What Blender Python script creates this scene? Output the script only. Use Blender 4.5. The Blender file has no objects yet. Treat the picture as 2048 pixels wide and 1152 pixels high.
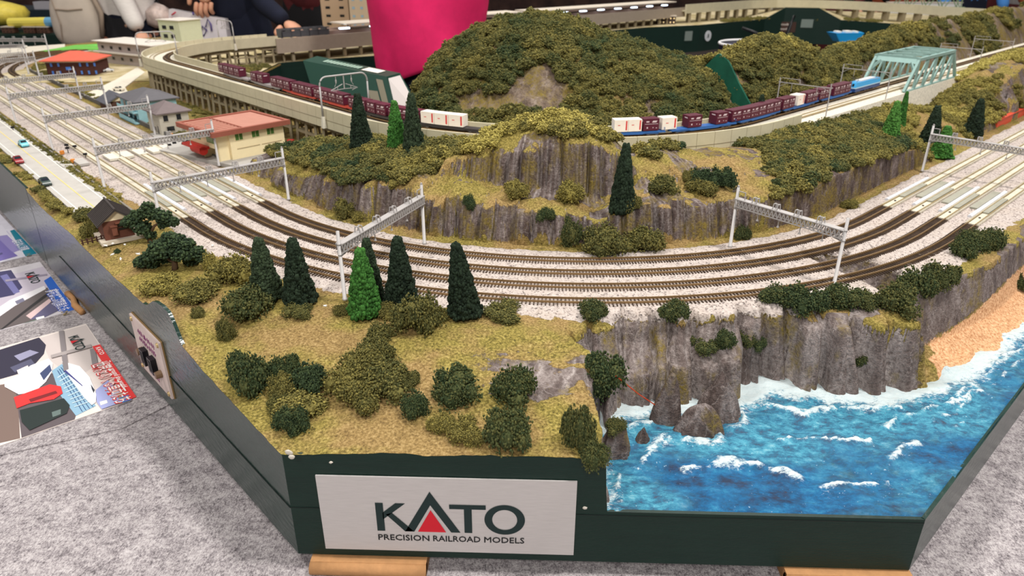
import bpy, bmesh, math, random
import numpy as np
from mathutils import Vector, Matrix, noise as mnoise
random.seed(7); np.random.seed(7)
sc = bpy.context.scene
COL = sc.collection
# one unit is ten centimetres; z = 0 is the rail bed of the corner module
# ------------------------------------------------------------------ camera
F_PX = 1419.4923
CAM = np.array([-0.44383, -12.35075, 2.99445])
FW = np.array([-0.0285739, 0.9043182, -0.4259015])
RT = np.array([0.999463, 0.0326833, 0.0023421])
UP = np.array([-0.0160379, 0.4256059, 0.9047665])
cd = bpy.data.cameras.new('camera'); cam = bpy.data.objects.new('camera', cd); COL.objects.link(cam)
cd.sensor_width = 36; cd.lens = F_PX/2048*36; cd.clip_start = .1; cd.clip_end = 500
cam.matrix_world = Matrix(((RT[0], UP[0], -FW[0], CAM[0]), (RT[1], UP[1], -FW[1], CAM[1]), (RT[2], UP[2], -FW[2], CAM[2]), (0, 0, 0, 1)))
cd.dof.use_dof = True; cd.dof.focus_distance = 6.4; cd.dof.aperture_fstop = 1.25
sc.camera = cam
# ------------------------------------------------------------------ world, hall lamps, exposure
w = bpy.data.worlds.new('hall_air'); sc.world = w; w.use_nodes = True
bg = w.node_tree.nodes['Background']; bg.inputs[0].default_value = (1, .97, .94, 1); bg.inputs[1].default_value = .46
def lamp(x, y, z, size, power, tx=0, ty=-3, col=(1, .965, .92)):
    d = bpy.data.lights.new('ceiling_lamp', 'AREA'); d.shape = 'SQUARE'; d.size = size; d.energy = power; d.color = col
    o = bpy.data.objects.new('ceiling_lamp', d); COL.objects.link(o); o.location = (x, y, z)
    o.rotation_euler = (Vector((tx, ty, 0))-Vector((x, y, z))).to_track_quat('-Z', 'Y').to_euler()
lamp(11, -9, 26, 3.2, 8800)
lamp(-15, -8, 28, 5, 5200, -2, -4)
lamp(2, 16, 30, 5, 4200, 2, 10)
lamp(-1, -26, 17, 5, 4600)
lamp(16, 26, 30, 6, 6500, 10, 20)
lamp(-16, 18, 30, 6, 4500, -10, 14)
sc.view_settings.view_transform = 'Standard'; sc.view_settings.look = 'None'
sc.view_settings.exposure = -0.42; sc.view_settings.gamma = 1; sc.view_settings.use_curve_mapping = False
# ------------------------------------------------------------------ helpers
S2 = 2**-.5
def lin(c):
    return tuple(((v/255)/12.92 if v/255 <= .04045 else ((v/255+.055)/1.055)**2.4) for v in c)
def ray(px, py): return FW*F_PX + RT*(px-1024) - UP*(py-576)
def at_z(px, py, z=0.0):            # the point of height z seen at this pixel of the photograph
    d = ray(px, py); t = (z-CAM[2])/d[2]; return CAM+d*t
def at_pl(px, py, n, k):
    d = ray(px, py); n = np.array(n, float); t = (k-n@CAM)/(n@d); return CAM+d*t
def proj(P):
    v = np.asarray(P, float)-CAM; z = v@FW
    return 1024+F_PX*(v@RT)/z, 576-F_PX*(v@UP)/z, z
def _h(ix, iy, iz, seed):
    n = (ix*374761393+iy*668265263+iz*2147483647+seed*1274126177) & 0xffffffff
    n = ((n ^ (n >> 13))*1274126177) & 0xffffffff
    return ((n ^ (n >> 16)) & 0xffff)/65535.0
def vn(x, y, z=0.0, seed=0):        # value noise 0..1, vectorised
    x = np.asarray(x, float); y = np.asarray(y, float)+x*0; z = np.asarray(z, float)+x*0
    ix = np.floor(x).astype(np.int64); iy = np.floor(y).astype(np.int64); iz = np.floor(z).astype(np.int64)
    fx, fy, fz = x-ix, y-iy, z-iz
    fx, fy, fz = [f*f*(3-2*f) for f in (fx, fy, fz)]
    r = 0
    for a in (0, 1):
        for b in (0, 1):
            for c in (0, 1):
                r = r+_h(ix+a, iy+b, iz+c, seed)*(fx if a else 1-fx)*(fy if b else 1-fy)*(fz if c else 1-fz)
    return r
def fbm(x, y, z=0.0, o=4, seed=0):
    r = 0; a = .5; t = 0
    for i in range(o):
        r = r+a*vn(np.asarray(x)*2**i, np.asarray(y)*2**i, np.asarray(z)*2**i, seed+i*17); t += a; a *= .5
    return r/t
def sst(a, b, x):
    t = np.clip((x-a)/(b-a), 0, 1); return t*t*(3-2*t)
MATS = {}
def mat(name, col, rough=.6, metal=0, var=.0, vs=8, bump=0, bs=40, col2=None, spec=.3, emit=None, es=0, stretch=None):
    if name in MATS: return MATS[name]
    m = bpy.data.materials.new(name); m.use_nodes = True; nt = m.node_tree; b = nt.nodes['Principled BSDF']
    c = lin(col); b.inputs['Base Color'].default_value = (*c, 1); b.inputs['Roughness'].default_value = rough
    b.inputs['Metallic'].default_value = metal; b.inputs['Specular IOR Level'].default_value = spec
    if emit: b.inputs['Emission Color'].default_value = (*lin(emit), 1); b.inputs['Emission Strength'].default_value = es
    tc = nt.nodes.new('ShaderNodeTexCoord'); src = tc.outputs['Object']
    if stretch:
        mp = nt.nodes.new('ShaderNodeMapping'); mp.inputs['Scale'].default_value = stretch; nt.links.new(src, mp.inputs[0]); src = mp.outputs[0]
    if var > 0 or col2:
        n = nt.nodes.new('ShaderNodeTexNoise'); n.inputs['Scale'].default_value = vs; n.inputs['Detail'].default_value = 4; n.inputs['Roughness'].default_value = .65
        nt.links.new(src, n.inputs['Vector'])
        r = nt.nodes.new('ShaderNodeValToRGB'); r.color_ramp.elements[0].position = .35; r.color_ramp.elements[1].position = .65
        c2 = lin(col2) if col2 else tuple(v*(1-var) for v in c); c1 = c if col2 else tuple(min(1, v*(1+var*.6)) for v in c)
        r.color_ramp.elements[0].color = (*c2, 1); r.color_ramp.elements[1].color = (*c1, 1)
        nt.links.new(n.outputs[0], r.inputs[0]); nt.links.new(r.outputs[0], b.inputs['Base Color'])
    if bump > 0:
        n2 = nt.nodes.new('ShaderNodeTexNoise'); n2.inputs['Scale'].default_value = bs; n2.inputs['Detail'].default_value = 3
        nt.links.new(src, n2.inputs['Vector'])
        bp_ = nt.nodes.new('ShaderNodeBump'); bp_.inputs['Strength'].default_value = bump; bp_.inputs['Distance'].default_value = .02
        nt.links.new(n2.outputs[0], bp_.inputs['Height']); nt.links.new(bp_.outputs[0], b.inputs['Normal'])
    MATS[name] = m; return m
def tag(o, label=None, cat=None, group=None, kind=None):
    if label: o['label'] = label
    if cat: o['category'] = cat
    if group: o['group'] = group
    if kind: o['kind'] = kind
    return o
def empty(name, loc=(0, 0, 0), rz=0, label=None, cat=None, group=None):
    o = bpy.data.objects.new(name, None); COL.objects.link(o); o.location = loc; o.rotation_euler = (0, 0, rz); o.empty_display_size = .1
    return tag(o, label, cat, group)
def mesh_obj(name, V, Fc, m=None, parent=None, smooth=False, mi=None):
    me = bpy.data.meshes.new(name); me.from_pydata([tuple(map(float, v)) for v in V], [], Fc)
    if m is not None:
        for q in (m if isinstance(m, (list, tuple)) else [m]): me.materials.append(q)
    if mi is not None: me.polygons.foreach_set('material_index', mi)
    if smooth: me.polygons.foreach_set('use_smooth', [True]*len(me.polygons))
    me.update()
    o = bpy.data.objects.new(name, me); COL.objects.link(o)
    if parent is not None: o.parent = parent
    return o
class MB:
    def __init__(s): s.v = []; s.f = []; s.mi = []
    def add(s, V, Fc, mi=0):
        n = len(s.v); s.v += [tuple(v) for v in V]; s.f += [tuple(i+n for i in q) for q in Fc]; s.mi += [mi]*len(Fc)
    def box(s, x0, x1, y0, y1, z0, z1, mi=0):
        V = [(x0, y0, z0), (x1, y0, z0), (x1, y1, z0), (x0, y1, z0), (x0, y0, z1), (x1, y0, z1), (x1, y1, z1), (x0, y1, z1)]
        s.add(V, [(0, 3, 2, 1), (4, 5, 6, 7), (0, 1, 5, 4), (1, 2, 6, 5), (2, 3, 7, 6), (3, 0, 4, 7)], mi); return s
    def bar(s, a, b, w_, h_=None, mi=0, up=(0, 0, 1)):      # box beam from a to b
        a = Vector(a); b = Vector(b); h_ = h_ or w_; d = (b-a)
        if d.length < 1e-6: return s
        d.normalize(); u = Vector(up)
        if abs(d.dot(u)) > .98: u = Vector((0, 1, 0)) if abs(d.y) < .9 else Vector((1, 0, 0))
        r = d.cross(u).normalized()*(w_/2); u = r.cross(d).normalized()*(h_/2)
        V = [p+q for p in (a, b) for q in (-r-u, r-u, r+u, -r+u)]
        s.add(V, [(0, 3, 2, 1), (4, 5, 6, 7), (0, 1, 5, 4), (1, 2, 6, 5), (2, 3, 7, 6), (3, 0, 4, 7)], mi); return s
    def tube(s, pts, rad, n=8, mi=0, cap=True):
        pts = [Vector(p) for p in pts]; rads = rad if isinstance(rad, (list, tuple)) else [rad]*len(pts); V = []; Fc = []
        for i, p in enumerate(pts):
            d = (pts[min(i+1, len(pts)-1)]-pts[max(i-1, 0)]).normalized()
            u = Vector((0, 0, 1)) if abs(d.z) < .9 else Vector((1, 0, 0))
            r = d.cross(u).normalized(); u = r.cross(d)
            for k in range(n):
                a = 2*math.pi*k/n; V.append(p+(r*math.cos(a)+u*math.sin(a))*rads[i])
        for i in range(len(pts)-1):
            for k in range(n):
                Fc.append((i*n+k, i*n+(k+1) % n, (i+1)*n+(k+1) % n, (i+1)*n+k))
        if cap: Fc += [tuple(range(n))[::-1], tuple(range((len(pts)-1)*n, len(pts)*n))]
        s.add(V, Fc, mi); return s
    def prism(s, poly, z0, z1, mi=0):                       # polygon in xy extruded in z
        n = len(poly); V = [(x, y, z0) for x, y in poly]+[(x, y, z1) for x, y in poly]
        s.add(V, [tuple(range(n))[::-1], tuple(range(n, 2*n))]+[(i, (i+1) % n, n+(i+1) % n, n+i) for i in range(n)], mi); return s
    def obj(s, name, m, parent=None, smooth=False):
        return mesh_obj(name, s.v, s.f, m, parent, smooth, s.mi if any(s.mi) else None)
def sweep(mb, pts, nrm, prof, mi=0, closed=True, caps=True):
    """pts: list of (x,y); nrm: list of (nx,ny) outward; prof: list of (offset,z)"""
    n = len(prof); V = []; Fc = []
    for (x, y), (nx, ny) in zip(pts, nrm):
        for o, z in prof: V.append((x+nx*o, y+ny*o, z))
    m_ = n if closed else n-1
    for i in range(len(pts)-1):
        for k in range(m_):
            Fc.append((i*n+k, i*n+(k+1) % n, (i+1)*n+(k+1) % n, (i+1)*n+k))
    if caps and closed: Fc += [tuple(range(n))[::-1], tuple(range((len(pts)-1)*n, len(pts)*n))]
    mb.add(V, Fc, mi)
# the path of the outermost of the four tracks: straight, quarter circle, straight, quarter circle
R1 = 6.29; LS = 15.2; A1 = R1*math.pi/4
C2 = np.array([-7.0, 7.0]); C3 = np.array([-10.748, 10.748])
def path(s, d=0.0):
    """point at arc length s, d outward from the outermost track; plus outward normal"""
    if s > A1:
        t = s-A1; p = (R1*S2+t*S2, -R1*S2+t*S2); n = (S2, -S2)
    elif s > -A1:
        a = s/R1; n = (math.sin(a), -math.cos(a)); p = (R1*n[0], R1*n[1])
    elif s > -A1-LS:
        t = -A1-s; p = (-R1*S2-t*S2, -R1*S2+t*S2); n = (-S2, -S2)
    elif s > -3*A1-LS:
        a = (-A1-LS-s)/R1; a0 = math.pi*1.25-a; n = (math.cos(a0), math.sin(a0)); p = (C3[0]+R1*n[0], C3[1]+R1*n[1])
    else:
        t = -3*A1-LS-s; n = (-S2, S2); p = (C3[0]+R1*n[0]+t*S2, C3[1]+R1*n[1]+t*S2)
    return (p[0]+n[0]*d, p[1]+n[1]*d), n
def pv(s, d):      # vectorised path
    s = np.asarray(s, float); d = np.asarray(d, float)+s*0
    x = np.zeros_like(s); y = np.zeros_like(s); nx = np.zeros_like(s); ny = np.zeros_like(s)
    for i, v in np.ndenumerate(s):
        (a, b), (c, e) = path(float(v)); x[i] = a; y[i] = b; nx[i] = c; ny[i] = e
    return x+nx*d, y+ny*d
def inv(x, y):     # (x,y) -> (s,d) near corner and its two straights
    x = np.asarray(x, float); y = np.asarray(y, float)
    a = np.arctan2(x, -y)
    s = np.where(a > np.pi/4, A1+(x+y)*S2, np.where(a < -np.pi/4, -A1-(-x+y)*S2, a*R1))
    d = np.where(a > np.pi/4, (x-y)*S2, np.where(a < -np.pi/4, (-x-y)*S2, np.hypot(x, y)))-R1
    return s, d
DL, DF, DR = 7.45, 8.32, 7.60          # distances of the left, front and right faces of the module
def bound(s):                          # how far the ground reaches outward at s
    if s > A1: return DR-R1
    if s < -A1: return DL-R1
    a = s/R1; n = (math.sin(a), -math.cos(a)); r = []
    r.append(DF/(-n[1]))
    k = (n[0]-n[1])*S2
    if k > .01: r.append(DR/k)
    k = (-n[0]-n[1])*S2
    if k > .01: r.append(DL/k)
    return min(r)-R1
def cols(u, w_, seed):
    """rounded columns of uneven width along u: bulge 0..1, a random number per column, closeness to a groove"""
    u = np.asarray(u, float)
    def B(k): return (k+(_h(k.astype(np.int64), 0*k.astype(np.int64), 0*k.astype(np.int64), seed)-.5)*.75)*w_
    k = np.floor(u/w_); k = np.where(u < B(k), k-1, k); k = np.where(u >= B(k+1), k+1, k)
    a = B(k); b = B(k+1); t = np.clip((u-a)/(b-a), 0, 1)*2-1
    r = _h(k.astype(np.int64), 0*k.astype(np.int64)+3, 0*k.astype(np.int64), seed+1); edge = np.exp(-((1-np.abs(t))*(b-a)/2/.016)**2)
    return np.sqrt(np.maximum(1-np.abs(t)**2.4, 0)), r, edge
# ------------------------------------------------------------------ height of the ground
SHORE = np.array([(0.03, -8.6), (0.03, -8.1), (0.0, -7.8), (-.03, -7.5), (0.02, -7.3), (0.15, -7.2), (0.32, -6.98), (0.53, -6.91), (0.93, -6.9), (1.08, -6.87), (1.31, -6.82), (1.5, -6.75), (1.83, -6.56), (2.05, -6.6), (2.37, -6.68), (2.76, -6.75), (2.93, -6.70), (3.13, -6.6), (3.3, -6.57), (3.65, -6.29), (3.96, -6.14), (4.36, -5.78), (5.14, -5.02), (9, -1.2), (16, 5.8)])
WATER = -.73
def shore_dist(x, y):
    """signed distance to the waterline, positive on land; and the nearest x on it"""
    x = np.asarray(x, float); y = np.asarray(y, float); best = np.full(x.shape, 1e9); sg = np.ones(x.shape); bx = np.zeros(x.shape)
    for i in range(len(SHORE)-1):
        a = SHORE[i]; b = SHORE[i+1]; ab = b-a; t = np.clip(((x-a[0])*ab[0]+(y-a[1])*ab[1])/(ab@ab), 0, 1)
        dx = x-a[0]-t*ab[0]; dy = y-a[1]-t*ab[1]; dd = np.hypot(dx, dy); cr = ab[0]*(y-a[1])-ab[1]*(x-a[0])
        m = dd < best; best = np.where(m, dd, best); sg = np.where(m, np.where(cr > 0, 1, -1), sg); bx = np.where(m, a[0]+t*ab[0], bx)
    return best*sg, bx
def front_h(x, y):
    """height and masks (rock, ballast, sand) outside the tracks"""
    x = np.asarray(x, float); y = np.asarray(y, float); s, d = inv(x, y)
    r = np.hypot(x, y)
    n1 = fbm(x*1.3, y*1.3, 0, 3, 5)-.5; n2 = fbm(x*5, y*5, 0, 3, 9)-.5
    h = -.02*sst(-1.42, -1.3, d)*sst(.9, .3, d*0)+.0*x
    # apron in front of the conifers
    fall = sst(.60, .85, d)*(.02)+np.clip(d-.72, 0, 9)*.135
    fall = np.where(x < -3.2, fall*sst(-4.6, -3.2, x), fall)
    lf = sst(.35, -.6, x)
    h = h-fall-(n1*.09+n2*.035)*sst(.5, .9, d)*lf
    h = h+.05*np.exp(-((x+3.72)**2+(y+6.82)**2)/.08)
    # gentle bank by the left face
    h = h-.05*sst(.9, 1.2, d)*sst(-3.6, -4.4, x)
    rock = sst(.50, .62, fbm(x*2.2, y*5, 0, 4, 31))*sst(-1.2, -.5, x)*sst(-6.9, -7.1, y)*sst(-7.9, -7.6, y)*.8
    e, bx = shore_dist(x, y)
    # fluted rock: the distance inland is disturbed by ridges running down the face
    u = s*1.0+.25*fbm(x*3, y*3, 0, 2, 77)
    bu, st_, ed1 = cols(u, .23, 3); bu2, st2, ed2 = cols(u+.04*fbm(x*5, y*5, 0, 2, 6), .085, 4); fl = 1-bu
    e2 = e-((.19*fl+.05*(1-bu2)+.17*st_+.04*st2)*np.interp(bx, [.05, .2], [.45, 1])-np.interp(bx, [.12, .45], [.17, .07]))*sst(3.3, 2.9, x)-(fbm(x*9, y*9, 0, 3, 12)-.5)*.03
    Hc = np.interp(bx, [-.2, .08, .2, .5, 1.1, 1.35, 1.7, 2.0, 2.95, 3.15, 3.4, 9], [.56, .56, .42, .34, .40, .50, .56, .72, .80, .8, .10, .10])
    Wc = np.interp(bx, [-.2, .1, .5, 1.1, 1.5, 2.0, 2.95, 3.3, 9], [.06, .07, .08, .08, .10, .16, .2, .18, .2])
    Sl = np.interp(bx, [-.2, .05, .2, .5, 1.2, 1.8, 2.0, 2.95, 3.4, 9], [2.5, 2.2, .9, .95, 1.0, .95, .9, .7, .45, .45])
    prof = WATER-.06+Hc*(1+.35*(st_-.4)*sst(3.0, 2.6, bx))*sst(0, 1, np.clip((e2+.03)/Wc, 0, 1))+np.clip(e2-Wc, 0, 9)*Sl+(fbm(x*6, y*6, 0, 3, 41)-.5)*.10*sst(0, .1, e2)
    edge = np.maximum(ed1, ed2*.6)*sst(3.3, 2.9, x)
    # a second band of outcrop above the shelf
    prof = prof+.10*sst(.30, .34, e2+.06*fl)*sst(.0, .4, bx)*sst(2.1, 1.6, bx)
    # smooth retaining wall along the beach
    wd = .64+.05*sst(3.6, 5, x)+.0*d
    wall = WATER+.14+np.clip((wd-d)/.16, 0, 1)*.62-np.clip(d-wd, 0, 9)*.55
    k = sst(3.05, 3.5, x+.25*(fbm(x*4, y*4, 0, 2, 8)-.5))
    prof = prof*(1-k)+np.maximum(prof, 0*prof+wall)*k
    land = np.minimum(h, prof)
    sea_side = (x > -.6)
    h2 = np.where(sea_side, land, h)
    steep = sst(.02, .10, h-prof)
    rock = np.maximum(rock, np.where(sea_side, steep, 0))
    # bare rock lip along the cliff tops
    rock = np.maximum(rock, sst(.62, .70, fbm(x*3, y*3, 0, 3, 15)+.25*sst(.45, .5, d)*sst(.5, .9, x))*sst(.3, .8, x)*sst(.38, .44, d))
    beach = k*sst(.60, .66, d); grassy = k*sst(3.75, 3.4, x+.3*(fbm(x*5, y*5, 0, 3, 19)-.5))*sst(.60, .66, d)
    rock = rock*(1-beach)
    beach = beach*(1-grassy)
    ballast = sst(.36, .30, d+(fbm(x*9, y*9, 0, 3, 2)-.5)*.16-.10*np.exp(-((x-2.2)**2+(y+6.2)**2)/.3)+.06*sst(0, -1, x))*sst(-1.34, -1.24, d+(fbm(x*9, y*9, 0, 3, 2)-.5)*.08)
    ballast = ballast*(1-steep*(x > -.6))
    h2 = h2+.02*ballast*sst(.45, .2, d)
    h2 = h2+(fbm(x*22, y*22, 0, 2, 6)-.5)*.012
    return h2, rock, ballast, beach, edge
# profiles of the near hill: z over e (inward from its foot); keyed by s
def ph(deg): return deg*math.pi/180*R1
EG = np.linspace(0, 2.3, 93)
HP = [(-7.2, [(0, 0), (2.3, 0)]),
 (-6.8, [(0, 0), (.14, .22), (.5, .30), (1.0, .30), (1.3, .1), (2.3, 0)]),
 (ph(-52), [(0, 0), (.16, .26), (.45, .40), (1.0, .50), (1.35, .44), (1.5, .30), (1.7, 0), (2.3, 0)]),
 (ph(-45), [(0, 0), (.14, .34), (.42, .50), (.9, .62), (1.3, .58), (1.55, .42), (1.9, .1), (2.3, 0)]),
 (ph(-37), [(0, 0), (.14, .40), (.42, .52), (1.0, .68), (1.4, .66), (1.65, .5), (2.0, .2), (2.3, .1)]),
 (ph(-28), [(0, 0), (.12, .42), (.4, .54), (.7, .62), (1.2, .74), (1.5, .70), (1.8, .3), (2.3, .2)]),
 (ph(-20), [(0, 0), (.12, .42), (.4, .48), (.68, .54), (.82, .72), (1.2, .80), (1.55, .76), (1.9, .4), (2.3, .3)]),
 (ph(-12), [(0, 0), (.13, .42), (.45, .46), (.68, .48), (.80, .82), (1.2, 1.02), (1.5, 1.06), (1.8, .8), (2.1, .5), (2.3, .4)]),
 (ph(-6), [(0, 0), (.12, .43), (.4, .47), (.68, .46), (.80, .90), (1.1, 1.08), (1.45, 1.18), (1.7, 1.05), (2.1, .55), (2.3, .4)]),
 (ph(-2), [(0, 0), (.12, .40), (.4, .42), (.60, .44), (.74, .95), (1.0, 1.10), (1.4, 1.19), (1.7, 1.05), (2.1, .55), (2.3, .4)]),
 (ph(3), [(0, 0), (.11, .30), (.35, .28), (.64, .38), (.78, 1.00), (1.05, 1.06), (1.4, 1.10), (1.7, .95), (2.1, .5), (2.3, .4)]),
 (ph(8), [(0, 0), (.12, .38), (.3, .38), (.68, .42), (.84, .84), (1.1, .94), (1.4, .96), (1.7, .82), (2.1, .5), (2.3, .4)]),
 (ph(13), [(0, 0), (.12, .44), (.3, .48), (.6, .48), (.85, .60), (1.2, .70), (1.6, .66), (2.0, .45), (2.3, .4)]),
 (ph(22), [(0, 0), (.12, .42), (.25, .46), (.6, .54), (1.0, .64), (1.45, .74), (1.75, .66), (2.1, .45), (2.3, .4)]),
 (ph(30), [(0, 0), (.06, .38), (.25, .46), (.7, .58), (1.2, .66), (1.5, .66), (1.75, .5), (2.3, .4)]),
 (ph(45), [(0, 0), (.05, .44), (.3, .50), (.9, .56), (1.3, .60), (1.5, .55), (2.3, .45)]),
 (6.6, [(0, 0), (.05, .42), (.3, .47), (.9, .56), (1.3, .58), (1.45, .52), (2.3, .5)]),
 (7.9, [(0, 0), (.05, .28), (.4, .38), (.9, .52), (1.4, .52), (2.3, .5)]),
 (8.5, [(0, 0), (.15, .05), (.5, .2), (1.0, .42), (1.4, .50), (2.3, .5)]),
 (10.2, [(0, 0), (.1, .06), (.5, .22), (1.0, .42), (1.4, .50), (2.3, .5)]),
 (11.4, [(0, 0), (.1, .12), (.4, .32), (.8, .32), (1.2, .2), (1.5, .0), (2.3, -.1)]),
 (12.6, [(0, 0), (.08, .3), (.35, .62), (.7, .70), (1.1, .5), (1.5, .1), (2.3, 0)]),
 (14.0, [(0, 0), (.08, .4), (.35, .82), (.75, .95), (1.1, .85), (1.5, .52), (2.3, .5)]),
 (16.5, [(0, 0), (.1, .4), (.4, .85), (.8, 1.0), (1.1, .95), (1.5, .55), (2.3, .5)]),
 (40, [(0, 0), (.15, .35), (.6, .9), (1.0, 1.05), (1.2, .95), (1.5, .55), (2.3, .5)])]
HS = np.array([a for a, _ in HP]); HT = np.array([np.interp(EG, [p[0] for p in b], [p[1] for p in b]) for _, b in HP])
EDGE = [0]
def hill_h(s, e):
    """near hill: s along the track, e inward from its foot"""
    s = np.asarray(s, float); e = np.asarray(e, float)
    rockk = sst(ph(31), ph(28), s)                       # smooth wall on the right, fluted rock elsewhere
    rockk = np.maximum(rockk, sst(12.2, 12.8, s))
    u = s+.12*fbm(s*2, e*3, 0, 2, 3)
    up = sst(.5, .56, e); b1, r1, g1 = cols(u, .27, 21); b2, r2, g2 = cols(u+.03*fbm(s*5, e*5, 0, 2, 6), .09, 22); b3, r3, g3 = cols(u+.11, .34, 25)
    fl = 1-(b1*(1-up)+b3*up); fl2 = 1-b2; st = r1*(1-up)+r3*up; EDGE[0] = np.maximum(g1*(1-up)+g3*up, g2*.6)*rockk
    lo = sst(.5, .3, e)
    ee = e-rockk*((.16*fl+.05*fl2+.17*st)-.10)*(lo*.9+sst(.5, .62, e)*sst(1.0, .85, e)*1.0)-(fbm(s*8, e*8, 0, 3, 5)-.5)*.03*rockk
    wob = (fbm(s*1.5, 0*s, 0, 2, 51)-.5)*.5*rockk
    si = np.interp(s+wob*.6, HS, np.arange(len(HS))); i0 = np.clip(np.floor(si).astype(int), 0, len(HS)-2); f = si-i0
    ei = np.clip(ee/ (EG[1]-EG[0]), 0, len(EG)-1.001); j0 = np.floor(ei).astype(int); g = ei-j0
    z = (HT[i0, j0]*(1-g)+HT[i0, j0+1]*g)*(1-f)+(HT[i0+1, j0]*(1-g)+HT[i0+1, j0+1]*g)*f
    topn = sst(.16, .3, e)
    z = z*(1+(.5*vn(u*2.3, 0*u, 0, 61)+.5*r1-.5)*.42*rockk*sst(.7, .45, e))   # uneven rim
    z = z+(fbm(s*3, e*3, 0, 4, 33)-.5)*.10*topn*np.clip(z*4, 0, 1)+(fbm(s*20, e*20, 0, 2, 34)-.5)*.012
    return np.where(e <= 0, 0*z, z)
def blk(name, X, Y, Z, attrs, m, parent=None, flip=False, label=None):
    """grid mesh from 2-D arrays with a colour attribute"""
    ny, nx = X.shape; V = np.stack([X, Y, Z], -1).reshape(-1, 3)
    idx = np.arange(nx*ny).reshape(ny, nx); q = np.stack([idx[:-1, :-1], idx[:-1, 1:], idx[1:, 1:], idx[1:, :-1]], -1).reshape(-1, 4)
    if flip: q = q[:, ::-1]
    me = bpy.data.meshes.new(name); me.vertices.add(len(V)); me.vertices.foreach_set('co', V.astype(np.float32).ravel())
    me.loops.add(q.size); me.loops.foreach_set('vertex_index', q.astype(np.int32).ravel()); me.polygons.add(len(q))
    me.polygons.foreach_set('loop_start', np.arange(0, q.size, 4, dtype=np.int32)); me.polygons.foreach_set('loop_total', np.full(len(q), 4, dtype=np.int32))
    me.polygons.foreach_set('use_smooth', np.ones(len(q), bool)); me.update(calc_edges=True)
    if attrs is not None:
        a = me.color_attributes.new('mask', 'FLOAT_COLOR', 'POINT'); c = np.zeros((len(V), 4), np.float32)
        for i, t in enumerate(attrs): c[:, i] = np.clip(t, 0, 1).ravel()
        a.data.foreach_set('color', c.ravel())
    me.materials.append(m); o = bpy.data.objects.new(name, me); COL.objects.link(o)
    if parent is not None: o.parent = parent
    return o
# ------------------------------------------------------------------ landscape material
def N(nt, t, **k):
    n = nt.nodes.new(t)
    for a, b in k.items():
        if a in n.inputs: n.inputs[a].default_value = b
        else: setattr(n, a, b)
    return n
def ramp(nt, src, stops):
    r = nt.nodes.new('ShaderNodeValToRGB'); e = r.color_ramp.elements
    while len(e) < len(stops): e.new(.5)
    for i, (p, c) in enumerate(stops): e[i].position = p; e[i].color = (*c, 1)
    nt.links.new(src, r.inputs[0]); return r.outputs[0]
def mixc(nt, f, a, b):
    m = nt.nodes.new('ShaderNodeMix'); m.data_type = 'RGBA'
    for sck, v in ((m.inputs[0], f), (m.inputs[6], a), (m.inputs[7], b)):
        if hasattr(v, 'links'): nt.links.new(v, sck)
        else: sck.default_value = v if isinstance(v, float) else (*v, 1)
    return m.outputs[2]
def math_(nt, op, a, b=None, c=None):
    m = nt.nodes.new('ShaderNodeMath'); m.operation = op
    for i, v in enumerate((a, b, c)):
        if v is None: continue
        if hasattr(v, 'links'): nt.links.new(v, m.inputs[i])
        else: m.inputs[i].default_value = v
    return m.outputs[0]
def noise(nt, vec, sc_, det=4, rough=.6, stretch=None):
    if stretch:
        mp = nt.nodes.new('ShaderNodeMapping'); mp.inputs['Scale'].default_value = stretch; nt.links.new(vec, mp.inputs[0]); vec = mp.outputs[0]
    n = N(nt, 'ShaderNodeTexNoise', Scale=sc_, Detail=det, Roughness=rough); nt.links.new(vec, n.inputs['Vector']); return n.outputs[0]
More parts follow.
